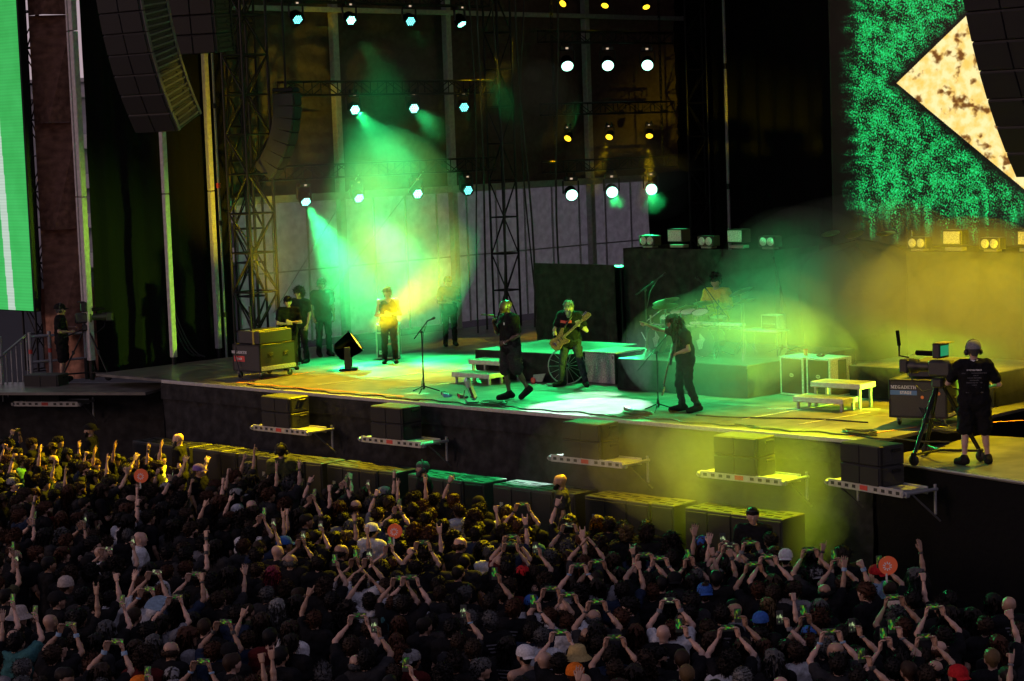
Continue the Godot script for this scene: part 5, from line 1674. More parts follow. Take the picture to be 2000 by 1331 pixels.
func trousers_mesh(j: Dictionary, cell: float, down := 1.0, loose := 0.012, sd := 1) -> ArrayMesh:
	var g := Geo.new()
	var b := [[j.hip_l + Vector3(0, 0.02, 0), j.hip_r + Vector3(0, 0.02, 0), 0.1, 0.1, 0.05], [j.hip_l.lerp(j.hip_r, 0.3), j.hip_l.lerp(j.waist, 0.5), 0.1, 0.1, 0.05], [j.hip_r.lerp(j.hip_l, 0.3), j.hip_r.lerp(j.waist, 0.5), 0.1, 0.1, 0.05]]
	for s in ["l", "r"]:
		var hip: Vector3 = j["hip_" + s]
		var knee: Vector3 = j["knee_" + s]
		var ankle: Vector3 = j["ankle_" + s]
		if down >= 0.9:
			b.append_array([[hip, knee, 0.09, 0.062, 0.04], [knee, ankle + Vector3(0, 0.03, 0), 0.06, 0.05, 0.03]])
		else:
			b.append([hip, hip.lerp(knee, down / 0.5 * 0.95), 0.098, 0.085, 0.04])
	net(g, b, cell, loose, Transform3D(), 0.022, sd, 9.0)
	return g.mesh()


func shoe_mesh(j: Dictionary, s: String, cell: float) -> ArrayMesh:
	var g := Geo.new()
	net(g, foot_bones(j, s), cell, 0.008)
	return g.mesh()


# hair and beards sit in the frame of the head
func hair_mesh(kind: String, cell: float, sd := 1) -> ArrayMesh:
	var g := Geo.new()
	var cap := [[Vector3(0, 0.066, -0.03), Vector3(0, 0.062, 0.04), 0.083, 0.088, 0.03], [Vector3(0, 0.02, 0.055), Vector3(0, -0.03, 0.05), 0.075, 0.055, 0.03], [Vector3(-0.055, 0.05, 0.0), Vector3(-0.06, 0.0, 0.03), 0.042, 0.03, 0.02], [Vector3(0.055, 0.05, 0.0), Vector3(0.06, 0.0, 0.03), 0.042, 0.03, 0.02]]
	match kind:
		"short": net(g, cap, cell, 0.006, Transform3D(), 0.014, sd, 30.0)
		"tuft": net(g, cap + [[Vector3(0, 0.13, -0.05), Vector3(0, 0.13, 0.0), 0.05, 0.045, 0.03]], cell, 0.006, Transform3D(), 0.02, sd, 28.0)
		"buzz": net(g, cap, cell, -0.003, Transform3D(), 0.003, sd, 30.0)
		"long": net(g, cap + [[Vector3(0, 0.0, 0.06), Vector3(0, -0.32, 0.1), 0.08, 0.06, 0.05], [Vector3(-0.06, 0.02, 0.03), Vector3(-0.1, -0.26, 0.06), 0.05, 0.05, 0.04], [Vector3(0.06, 0.02, 0.03), Vector3(0.1, -0.26, 0.06), 0.05, 0.05, 0.04]], cell, 0.01, Transform3D(), 0.022, sd, 16.0)
		"bob": net(g, cap + [[Vector3(0, 0.0, 0.055), Vector3(0, -0.12, 0.07), 0.085, 0.08, 0.05], [Vector3(-0.06, 0.02, 0.02), Vector3(-0.08, -0.12, 0.02), 0.045, 0.045, 0.04], [Vector3(0.06, 0.02, 0.02), Vector3(0.08, -0.12, 0.02), 0.045, 0.045, 0.04]], cell, 0.008, Transform3D(), 0.018, sd, 20.0)
		"curly": net(g, cap + [[Vector3(0, 0.07, 0.0), Vector3(0, 0.0, 0.06), 0.098, 0.09, 0.04]], cell, 0.008, Transform3D(), 0.032, sd, 22.0)
		"wild": net(g, cap + [[Vector3(0, 0.07, 0.0), Vector3(0, -0.1, 0.07), 0.1, 0.1, 0.05], [Vector3(-0.07, 0, 0.03), Vector3(-0.12, -0.2, 0.06), 0.06, 0.06, 0.05], [Vector3(0.07, 0, 0.03), Vector3(0.12, -0.2, 0.06), 0.06, 0.06, 0.05]], cell, 0.01, Transform3D(), 0.05, sd, 20.0)
		"bun": net(g, cap + [[Vector3(0, 0.13, 0.07), Vector3(0, 0.135, 0.07), 0.045, 0.045, 0.02]], cell, 0.004, Transform3D(), 0.012, sd, 30.0)
		"tail": net(g, cap + [[Vector3(0, 0.05, 0.11), Vector3(0, -0.05, 0.15), 0.035, 0.04, 0.02], [Vector3(0, -0.05, 0.15), Vector3(0, -0.26, 0.13), 0.04, 0.025, 0.02]], cell, 0.004, Transform3D(), 0.012, sd, 26.0)
		"fringe": net(g, [[Vector3(-0.07, 0.0, 0.0), Vector3(-0.05, 0.0, 0.07), 0.034, 0.04, 0.03], [Vector3(0.07, 0.0, 0.0), Vector3(0.05, 0.0, 0.07), 0.034, 0.04, 0.03], [Vector3(-0.05, 0.0, 0.08), Vector3(0.05, 0.0, 0.08), 0.045, 0.045, 0.03]], cell, 0.0, Transform3D(), 0.008, sd, 30.0)
		"beard": net(g, [[Vector3(-0.05, -0.03, -0.04), Vector3(0, -0.085, -0.075), 0.03, 0.032, 0.03], [Vector3(0.05, -0.03, -0.04), Vector3(0, -0.085, -0.075), 0.03, 0.032, 0.03]], cell, 0.004, Transform3D(), 0.01, sd, 30.0)
		"full_beard": net(g, [[Vector3(-0.055, -0.02, -0.03), Vector3(0, -0.1, -0.08), 0.034, 0.042, 0.03], [Vector3(0.055, -0.02, -0.03), Vector3(0, -0.1, -0.08), 0.034, 0.042, 0.03], [Vector3(0, -0.09, -0.085), Vector3(0, -0.15, -0.08), 0.045, 0.03, 0.03]], cell, 0.004, Transform3D(), 0.012, sd, 26.0)
	var style: Array = {"short": [420, 0.035, 0.5, 0.3], "tuft": [420, 0.045, 0.5, -0.4], "long": [700, 0.11, 0.16, 1.0], "bob": [520, 0.08, 0.2, 1.0], "curly": [700, 0.045, 1.1, 0.1], "wild": [800, 0.09, 0.6, 0.6], "bun": [300, 0.03, 0.4, 0.2], "tail": [420, 0.06, 0.2, 0.7], "fringe": [160, 0.025, 0.4, 0.4], "beard": [120, 0.02, 0.5, 0.6], "full_beard": [240, 0.035, 0.4, 0.9]}.get(kind, [])
	if style:
		locks(g, style[0], style[1], style[2], style[3], sd)
	return g.mesh()


# loose locks laid over the hair
func locks(g: Geo, count: int, long: float, curl: float, fall: float, sd: int) -> void:
	var r := RandomNumberGenerator.new()
	r.seed = sd * 7 + 1
	var many := g.v.size()
	for k in count:
		var q := r.randi() % many
		var p := g.v[q]
		var n := g.n[q]
		if p.z < -0.05 and p.y < 0.06:
			continue
		var d := (n * 0.45 + Vector3(r.randfn(0, curl), -fall + r.randfn(0, curl), r.randfn(0, curl) + 0.25)).normalized()
		var l := long * r.randf_range(0.5, 1.3)
		var w := d.cross(n).normalized() * 0.0045
		var e := p + d * l + Vector3(0, -fall * l * 0.4, 0)
		var mid := p.lerp(e, 0.5) + n * l * 0.16
		p -= n * 0.004
		var b := g.v.size()
		g.v.append_array([p - w, p + w, mid - w, mid + w, e])
		g.n.append_array([n, n, (n + d * 0.3).normalized(), (n + d * 0.3).normalized(), d])
		g.uv.append_array([Vector2(), Vector2(), Vector2(), Vector2(), Vector2()])
		g.i.append_array([b, b + 1, b + 2, b + 2, b + 1, b + 3, b + 2, b + 3, b + 4])


func cap_mesh(back := false) -> ArrayMesh:
	var g := Geo.new()
	g.lathe(PackedVector2Array([Vector2(0.0, 0.155), Vector2(0.012, 0.155), Vector2(0.05, 0.146), Vector2(0.085, 0.12), Vector2(0.102, 0.08), Vector2(0.106, 0.035), Vector2(0.1, 0.035)]), 18, Transform3D(Basis.from_scale(Vector3(0.96, 1, 1.08)), Vector3(0, 0, 0.005)))
	var rows := []
	for r in 4:
		var row := PackedVector3Array()
		for c in 9:
			var t := -1.0 + c / 4.0
			var out := 0.1 + 0.075 * r / 3.0 * sqrt(maxf(0.05, 1.0 - t * t * 0.8))
			var p := Vector3(t * 0.085, 0.05 - 0.02 * r / 3.0 - 0.02 * t * t, -out * sqrt(1.0 - t * t * 0.45))
			row.append(Vector3(-p.x, p.y, -p.z) if back else p)
		rows.append(row)
	g.sheet(rows)
	return g.mesh()


func bucket_mesh() -> ArrayMesh:
	return Geo.new().lathe(PackedVector2Array([Vector2(0.0, 0.165), Vector2(0.02, 0.165), Vector2(0.075, 0.155), Vector2(0.09, 0.14), Vector2(0.112, 0.06), Vector2(0.118, 0.045), Vector2(0.165, 0.005), Vector2(0.168, 0.0), Vector2(0.112, 0.04)]), 20).mesh()


func headset(o: Node3D, frame: Transform3D) -> void:
	var h := part(o, "headset", Geo.new().path(PackedVector3Array([Vector3(-0.1, 0.0, 0), Vector3(-0.105, 0.07, 0), Vector3(-0.07, 0.14, 0), Vector3(0, 0.17, 0), Vector3(0.07, 0.14, 0), Vector3(0.105, 0.07, 0), Vector3(0.1, 0.0, 0)]), 0.014, 6).mesh(), M.black_plastic, frame)
	for s in [-1.0, 1.0]:
		part(h, "ear_cup", Geo.new().lathe(PackedVector2Array([Vector2(0, 0.03), Vector2(0.035, 0.028), Vector2(0.045, 0.01), Vector2(0.045, -0.01), Vector2(0, -0.012)]), 14, Transform3D(Basis(Vector3.BACK, -PI / 2 * s), Vector3(0.1 * s, -0.01, 0.0))).mesh(), M.black_plastic)


func eyes(o: Node3D, frame: Transform3D) -> void:
	var g := Geo.new()
	for s in [-1.0, 1.0]:
		g.lathe(PackedVector2Array([Vector2(0.011, 0), Vector2(0.008, 0.004), Vector2(0, 0.006)]), 8, Transform3D(Basis(Vector3.RIGHT, -PI / 2).scaled(Vector3(1.2, 0.8, 1)), Vector3(0.033 * s, 0.008, -0.089)))
		g.box(Vector3(0.034 * s, 0.031, -0.093), Vector3(0.03, 0.007, 0.006))
	part(o, "eyes", g.mesh(), M.eye, frame)


# a whole person with clothes; look = {skin, shirt, trousers, shoes, hair: [kind, material], beard: [kind, material], down, sleeve}
func figure(label: String, group: String, j: Dictionary, at: Vector3, turn: float, size: float, look: Dictionary, cell := 0.017) -> Node3D:
	var o := thing("person", label, "person", at, turn, group)
	o.scale = Vector3.ONE * size
	var down: float = look.get("down", 1.0)
	part(o, "body", body_mesh(j, cell, 0.0085, 0.0075), M[look.skin])
	part(o, "shirt", shirt_mesh(j, cell, look.get("sleeve", 0.6), look.get("sd", 2)), M[look.shirt])
	part(o, "shorts" if down < 0.9 else "trousers", trousers_mesh(j, cell, down, look.get("loose", 0.012), look.get("sd", 2) + 1), M[look.trousers])
	for s in ["l", "r"]:
		part(o, "shoe", shoe_mesh(j, s, 0.014), M[look.get("shoes", "shoe_black")])
	var f := head_frame(j)
	if look.has("hair"):
		part(o, "hair", hair_mesh(look.hair[0], 0.011, look.get("sd", 2)), M[look.hair[1]], f)
	if look.has("beard"):
		part(o, "beard", hair_mesh(look.beard[0], 0.009, 5), M[look.beard[1]], f)
	if look.has("cap"):
		part(o, "cap", cap_mesh(look.get("cap_back", false)), M[look.cap], f * Transform3D(Basis.from_scale(Vector3(1.07, 1.06, 1.2)), Vector3(0, 0, 0.012)))
	eyes(o, f)
	if look.get("headset", false):
		headset(o, f)
	return o


func make_people_paint() -> void:
	var fine := noise_picture(0.12, 0.8, 1.0, 31, 3)
	var strand := noise_picture(0.11, 0.25, 1.0, 33, 3)
	var folds := noise_picture(0.03, 0.7, 1.0, 35, 4)
	var list := {"skin_pale": [0.5, 0.31, 0.24], "skin_mid": [0.4, 0.24, 0.17], "skin_tan": [0.3, 0.17, 0.11], "skin_dark": [0.075, 0.04, 0.027]}
	for k in list:
		paint(k, lin(list[k][0], list[k][1], list[k][2]), 0.45, 0.0, fine, 6.0)
		M[k].subsurf_scatter_enabled = false
	list = {"hair_black": [0.012, 0.01, 0.01], "hair_dark": [0.022, 0.015, 0.011], "hair_brown": [0.055, 0.03, 0.017], "hair_auburn": [0.1, 0.035, 0.015], "hair_fair": [0.22, 0.14, 0.06], "hair_grey": [0.15, 0.15, 0.155], "hair_white": [0.38, 0.38, 0.37], "hair_pink": [0.35, 0.03, 0.08], "eye": [0.01, 0.008, 0.007]}
	for k in list:
		paint(k, lin(list[k][0], list[k][1], list[k][2]), 0.6, 0.0, strand, 9.0)
		M[k].metallic_specular = 0.28
	list = {"shirt_black": [0.014, 0.014, 0.016], "shirt_faded": [0.035, 0.035, 0.038], "shirt_white": [0.62, 0.63, 0.67], "shirt_grey": [0.2, 0.2, 0.22], "shirt_navy": [0.02, 0.03, 0.06], "shirt_teal": [0.05, 0.16, 0.17], "shirt_olive": [0.06, 0.065, 0.035], "shirt_yellow": [0.75, 0.55, 0.04], "shirt_blue": [0.28, 0.42, 0.6], "shirt_maroon": [0.09, 0.015, 0.015], "jeans": [0.03, 0.035, 0.05], "jeans_black": [0.02, 0.02, 0.022], "shoe_black": [0.02, 0.02, 0.02], "cap_white": [0.65, 0.65, 0.68], "cap_red": [0.45, 0.02, 0.025], "cap_black": [0.015, 0.015, 0.016], "cap_blue": [0.04, 0.12, 0.42], "cap_orange": [0.75, 0.18, 0.02], "cap_tan": [0.5, 0.38, 0.16], "cap_pale": [0.42, 0.36, 0.33], "cap_grey": [0.25, 0.25, 0.26], "cap_purple": [0.2, 0.13, 0.4]}
	for k in list:
		paint(k, lin(list[k][0], list[k][1], list[k][2]), 0.9, 0.0, folds, 3.0)
		M[k].metallic_specular = 0.15


func build_performers() -> void:
	make_people_paint()
	singer()
	bassist()
	guitarist()
	drummer()


func singer() -> void:
	var j := with({
		"hip_l": Vector3(-0.1, 0.93, 0.02), "hip_r": Vector3(0.1, 0.93, -0.01), "knee_l": Vector3(-0.1, 0.52, 0.07), "ankle_l": Vector3(-0.1, 0.17, 0.27), "toe_l": Vector3(-0.11, 0.05, 0.13),
		"knee_r": Vector3(0.11, 0.51, -0.06), "ankle_r": Vector3(0.11, 0.085, 0.0), "toe_r": Vector3(0.13, 0.035, -0.19), "chest": Vector3(0, 1.31, 0.01), "neck": Vector3(0, 1.47, -0.01), "head": Vector3(0, 1.6, -0.06),
		"nod": 0.12, "turn": 0.1, "elbow_r": Vector3(0.27, 1.15, -0.12), "wrist_r": Vector3(0.12, 1.36, -0.25), "hand_r": "grip", "palm_r": Vector3(-0.6, 0.3, 0.5), "reach_r": Vector3(-0.7, 0.75, -0.1),
		"elbow_l": Vector3(-0.28, 1.14, 0.06), "wrist_l": Vector3(-0.11, 1.0, -0.15), "hand_l": "fist", "palm_l": Vector3(0.2, 0, 1), "reach_l": Vector3(0.9, -0.1, -0.3), "stout": 1.14,
	})
	var at := Vector3(9.480, 2.400, -1.096)
	var o := figure("dark-skinned bald singer in black shirt and shorts, microphone at his mouth", "band members on stage", j, Vector3(at.x, FLOOR, at.z), 2.7, 1.1, {"skin": "skin_dark", "shirt": "shirt_black", "trousers": "shirt_faded", "down": 0.5, "loose": 0.03, "sleeve": 0.75})
	part(o, "emblem", Geo.new().lathe(PackedVector2Array([Vector2(0.028, 0), Vector2(0.022, 0.003), Vector2(0, 0.004)]), 10, Transform3D(Basis(Vector3.RIGHT, -PI / 2), Vector3(-0.09, 1.33, -0.13))).mesh(), M.print_white)
	part(o, "wristband", Geo.new().lathe(PackedVector2Array([Vector2(0.036, -0.01), Vector2(0.038, 0.0), Vector2(0.036, 0.01)]), 12, Transform3D(Basis(Vector3.BACK, 1.0), Vector3(-0.13, 1.01, -0.13))).mesh(), M.print_white)
	var m := thing("microphone", "black hand microphone held by the bald singer", "microphone", o.transform * Vector3(0.06, 1.47, -0.32), 0.0)
	m.transform = Transform3D(o.transform.basis.orthonormalized() * Basis(Vector3(1, 0, 0), -1.45), o.transform * Vector3(0.055, 1.475, -0.27))
	mic_shape(m, 0.24)


func mic_shape(m: Node3D, l: float) -> void:
	part(m, "handle", Geo.new().lathe(PackedVector2Array([Vector2(0, l), Vector2(0.012, l), Vector2(0.014, l * 0.5), Vector2(0.02, 0.03), Vector2(0.0, 0.03)]), 10).mesh(), M.black_plastic)
	part(m, "grille", Geo.new().lathe(PackedVector2Array([Vector2(0.02, 0.03), Vector2(0.026, 0.005), Vector2(0.024, -0.02), Vector2(0.012, -0.032), Vector2(0, -0.034)]), 12).mesh(), M.black_metal)


func guitar(called: String, label: String, body: PackedVector2Array, neck: float, m: Material, xf: Transform3D) -> Node3D:
	var g := thing(called, label, "guitar")
	g.transform = xf
	var b := part(g, "body", Geo.new().prism(body, -0.022, 0.022).mesh(), m)
	part(b, "pickup", boxy(Vector3(0.03, 0.07, 0.012), 0.003), M.black_plastic, moved(0.02, 0, 0.026))
	part(b, "pickup", boxy(Vector3(0.03, 0.07, 0.012), 0.003), M.black_plastic, moved(0.1, 0, 0.026))
	part(b, "bridge", boxy(Vector3(0.04, 0.08, 0.015), 0.003), M.chrome, moved(-0.09, 0, 0.028))
	part(g, "neck", boxy(Vector3(neck, 0.05, 0.024), 0.006), M.wood, moved(0.15 + neck / 2, 0, 0.022))
	var h := part(g, "headstock", Geo.new().prism(PackedVector2Array([Vector2(0, -0.03), Vector2(0.05, -0.05), Vector2(0.2, -0.045), Vector2(0.21, 0.0), Vector2(0.18, 0.05), Vector2(0.03, 0.045), Vector2(0, 0.03)]), -0.008, 0.01, moved(0.15 + neck, 0, 0.012)).mesh(), m)
	for k in 4:
		part(h, "tuner", Geo.new().tube(Vector3(0.2 + neck + 0.035 * k, 0.03, 0.01), Vector3(0.2 + neck + 0.035 * k, 0.085, 0.01), 0.006, 0.012, 6).mesh(), M.chrome)
	return g


func bassist() -> void:
	var j := with({
		"hip_l": Vector3(-0.1, 0.9, 0.0), "hip_r": Vector3(0.1, 0.9, 0.0), "knee_l": Vector3(-0.2, 0.49, -0.05), "ankle_l": Vector3(-0.27, 0.08, 0.02), "toe_l": Vector3(-0.35, 0.035, -0.14),
		"knee_r": Vector3(0.17, 0.49, -0.05), "ankle_r": Vector3(0.22, 0.08, 0.03), "toe_r": Vector3(0.33, 0.035, -0.11), "waist": Vector3(0, 1.08, 0.0), "chest": Vector3(0, 1.28, 0.0), "neck": Vector3(0, 1.44, -0.02), "head": Vector3(0.0, 1.57, -0.07),
		"nod": -0.22, "turn": 0.25, "elbow_r": Vector3(0.33, 1.13, -0.02), "wrist_r": Vector3(0.25, 0.93, -0.2), "hand_r": "relaxed", "palm_r": Vector3(-0.3, 0.1, 0.9), "reach_r": Vector3(-0.75, -0.5, -0.3),
		"elbow_l": Vector3(-0.37, 1.12, -0.1), "wrist_l": Vector3(-0.27, 1.24, -0.28), "hand_l": "grip", "palm_l": Vector3(0.3, 0.3, 0.9), "reach_l": Vector3(0.3, 0.9, -0.1),
	})
	var at := Vector3(9.079, 2.400, -3.243)
	var o := figure("white-bearded bass player in black shirt with red lettering, legs apart", "band members on stage", j, Vector3(at.x, FLOOR, at.z), 3.55, 1.0, {"skin": "skin_mid", "shirt": "shirt_black", "trousers": "jeans", "hair": ["short", "hair_white"], "beard": ["full_beard", "hair_white"], "sleeve": 0.6})
	for k in 2:
		var x: float = [0.1, -0.02][k]
		part(o, "red_lettering", boxy(Vector3(0.11, 0.05, 0.008), 0.002), M.print_red, Transform3D(Basis(Vector3.BACK, 0.15 - 0.3 * k), Vector3(x, 1.3, -0.137)))
	for s in ["l", "r"]:
		var e: Vector3 = j["elbow_" + s]
		var w: Vector3 = j["wrist_" + s]
		part(o, "sweatband", Geo.new().tube(e.lerp(w, 0.62), e.lerp(w, 0.92), 0.042, 0.037, 12).mesh(), M.shirt_black)
	var a: Vector3 = Vector3(0.17, 0.92, -0.22)
	var b: Vector3 = Vector3(-0.38, 1.36, -0.3)
	var x := (b - a).normalized()
	var z := (Vector3(0, 0.1, -1) - x * Vector3(0, 0.1, -1).dot(x)).normalized()
	var shape := PackedVector2Array([Vector2(-0.2, 0.0), Vector2(-0.19, 0.09), Vector2(-0.11, 0.14), Vector2(0.0, 0.1), Vector2(0.1, 0.11), Vector2(0.22, 0.17), Vector2(0.25, 0.14), Vector2(0.17, 0.05), Vector2(0.15, 0.0), Vector2(0.16, -0.05), Vector2(0.2, -0.13), Vector2(0.15, -0.15), Vector2(0.02, -0.1), Vector2(-0.1, -0.14), Vector2(-0.18, -0.1)])
	guitar("bass_guitar", "brown wooden bass guitar slung across the white-bearded player", shape, 0.55, M.guitar_wood, o.transform.orthonormalized() * Transform3D(Basis(x, z.cross(x), z), a))
	part(o, "strap", Geo.new().path(PackedVector3Array([Vector3(0.12, 1.1, -0.16), Vector3(0.0, 1.3, -0.15), Vector3(-0.12, 1.45, -0.06), Vector3(-0.13, 1.47, 0.02), Vector3(0.0, 1.25, 0.14), Vector3(0.12, 1.1, 0.14)]), 0.018, 6).mesh(), M.black_plastic)


func guitarist() -> void:
	var j := with({
		"hip_l": Vector3(-0.1, 0.9, 0.03), "hip_r": Vector3(0.1, 0.9, 0.0), "knee_l": Vector3(-0.12, 0.48, 0.02), "ankle_l": Vector3(-0.14, 0.09, 0.17), "toe_l": Vector3(-0.17, 0.04, 0.0),
		"knee_r": Vector3(0.1, 0.48, -0.08), "ankle_r": Vector3(0.1, 0.09, -0.03), "toe_r": Vector3(0.12, 0.04, -0.23), "waist": Vector3(0, 1.08, 0.01), "chest": Vector3(0, 1.28, -0.04), "neck": Vector3(0, 1.42, -0.11), "head": Vector3(0, 1.54, -0.19),
		"shoulder_l": Vector3(-0.18, 1.36, -0.03), "shoulder_r": Vector3(0.18, 1.38, -0.07), "nod": -0.12, "turn": -0.05,
		"elbow_r": Vector3(0.25, 1.42, -0.36), "wrist_r": Vector3(0.2, 1.53, -0.6), "hand_r": "point", "palm_r": Vector3(0, -1, -0.3), "elbow_l": Vector3(-0.27, 1.1, 0.0), "wrist_l": Vector3(-0.12, 1.03, -0.2), "hand_l": "grip", "palm_l": Vector3(0.4, -0.3, 0.8), "reach_l": Vector3(0.6, -0.3, -0.7), "stout": 1.08,
	})
	var at := Vector3(13.577, 2.400, -1.295)
	var o := figure("long-haired guitarist in black at the microphone, pointing across the stage", "band members on stage", j, Vector3(at.x, FLOOR, at.z), 2.55, 1.03, {"skin": "skin_mid", "shirt": "shirt_black", "trousers": "jeans_black", "hair": ["long", "hair_brown"], "beard": ["beard", "hair_dark"], "sleeve": 0.5})
	part(o, "tattoo", Geo.new().tube(j.elbow_r.lerp(j.wrist_r, 0.1), j.elbow_r.lerp(j.wrist_r, 0.45), 0.0445, 0.0445, 12, false).mesh(), M.skin_tan)
	var a := Vector3(-0.02, 0.98, -0.24)
	var b := Vector3(0.02, 0.2, -0.34)
	var x := (b - a).normalized() * -1.0
	x = (Vector3(0.12, 1.38, -0.2) - a).normalized()
	x = Vector3(0.1, -0.93, -0.2).normalized()
	var z := (Vector3(0.2, 0, -1) - x * Vector3(0.2, 0, -1).dot(x)).normalized()
	var shape := PackedVector2Array([Vector2(-0.19, 0.0), Vector2(-0.17, 0.11), Vector2(-0.08, 0.15), Vector2(0.0, 0.11), Vector2(0.1, 0.13), Vector2(0.19, 0.15), Vector2(0.16, 0.05), Vector2(0.14, 0.0), Vector2(0.16, -0.05), Vector2(0.18, -0.14), Vector2(0.1, -0.13), Vector2(0.0, -0.11), Vector2(-0.09, -0.15), Vector2(-0.17, -0.11)])
	guitar("electric_guitar", "dark electric guitar hanging neck down from the long-haired guitarist", shape, 0.42, M.black_plastic, o.transform.orthonormalized() * Transform3D(Basis(x, z.cross(x), z), a + Vector3(0, 0.08, 0)))
	part(o, "strap", Geo.new().path(PackedVector3Array([Vector3(-0.05, 1.0, -0.2), Vector3(-0.1, 1.2, -0.17), Vector3(-0.14, 1.41, -0.12), Vector3(-0.12, 1.43, -0.03), Vector3(0.0, 1.2, 0.1)]), 0.02, 6).mesh(), M.shirt_grey)


func drummer() -> void:
	var j := with({
		"hip_l": Vector3(-0.1, 0.52, 0.0), "hip_r": Vector3(0.1, 0.52, 0.0), "knee_l": Vector3(-0.22, 0.5, -0.4), "knee_r": Vector3(0.22, 0.5, -0.4), "ankle_l": Vector3(-0.22, 0.1, -0.42), "ankle_r": Vector3(0.22, 0.1, -0.42), "toe_l": Vector3(-0.24, 0.04, -0.6), "toe_r": Vector3(0.24, 0.04, -0.6),
		"waist": Vector3(0, 0.7, 0.0), "chest": Vector3(0, 0.9, -0.02), "neck": Vector3(0, 1.06, -0.02), "head": Vector3(0, 1.21, -0.05), "shoulder_l": Vector3(-0.19, 1.01, 0), "shoulder_r": Vector3(0.19, 1.01, 0),
		"elbow_l": Vector3(-0.29, 0.74, -0.08), "elbow_r": Vector3(0.29, 0.74, -0.08), "wrist_l": Vector3(-0.22, 0.72, -0.32), "wrist_r": Vector3(0.22, 0.76, -0.32), "hand_l": "grip", "hand_r": "grip", "palm_l": Vector3(0, -1, 0), "palm_r": Vector3(0, -1, 0),
	})
	var at := Vector3(11.121, 2.949, -5.350)
	var o := figure("drummer in a yellow T-shirt seated behind the kit", "band members on stage", j, Vector3(at.x, FLOOR + 0.62 + 0.06, at.z), 3.45, 1.06, {"skin": "skin_mid", "shirt": "shirt_yellow", "trousers": "jeans_black", "hair": ["tuft", "hair_black"], "sleeve": 0.75})
	part(o, "shirt_emblem", Geo.new().lathe(PackedVector2Array([Vector2(0.04, 0), Vector2(0.03, 0.004), Vector2(0, 0.005)]), 12, Transform3D(Basis(Vector3.RIGHT, -PI / 2), Vector3(-0.06, 0.86, -0.145))).mesh(), M.shirt_olive)
	for s in [-1.0, 1.0]:
		var stick := thing("drumstick", "pale drumstick in the drummer's %s hand" % ("left" if s < 0 else "right"), "drumstick", Vector3.ZERO, 0.0, "drumsticks")
		part(stick, "stick", Geo.new().tube(o.transform * Vector3(0.22 * s, 0.73, -0.38), o.transform * Vector3(0.12 * s, 0.82 + 0.14 * maxf(s, 0.0), -0.78), 0.008, 0.006, 6).mesh(), M.wood)
	var stool := thing("drum_stool", "round black stool under the drummer", "stool", Vector3(at.x, FLOOR + 0.62, at.z))
	part(stool, "seat", Geo.new().lathe(PackedVector2Array([Vector2(0, 0.5), Vector2(0.16, 0.5), Vector2(0.18, 0.46), Vector2(0.16, 0.42), Vector2(0, 0.42)]), 16).mesh(), M.black_plastic)
	part(stool, "stem", rod(8), M.chrome, along(Vector3(0, 0.0, 0), Vector3(0, 0.42, 0), 0.025))


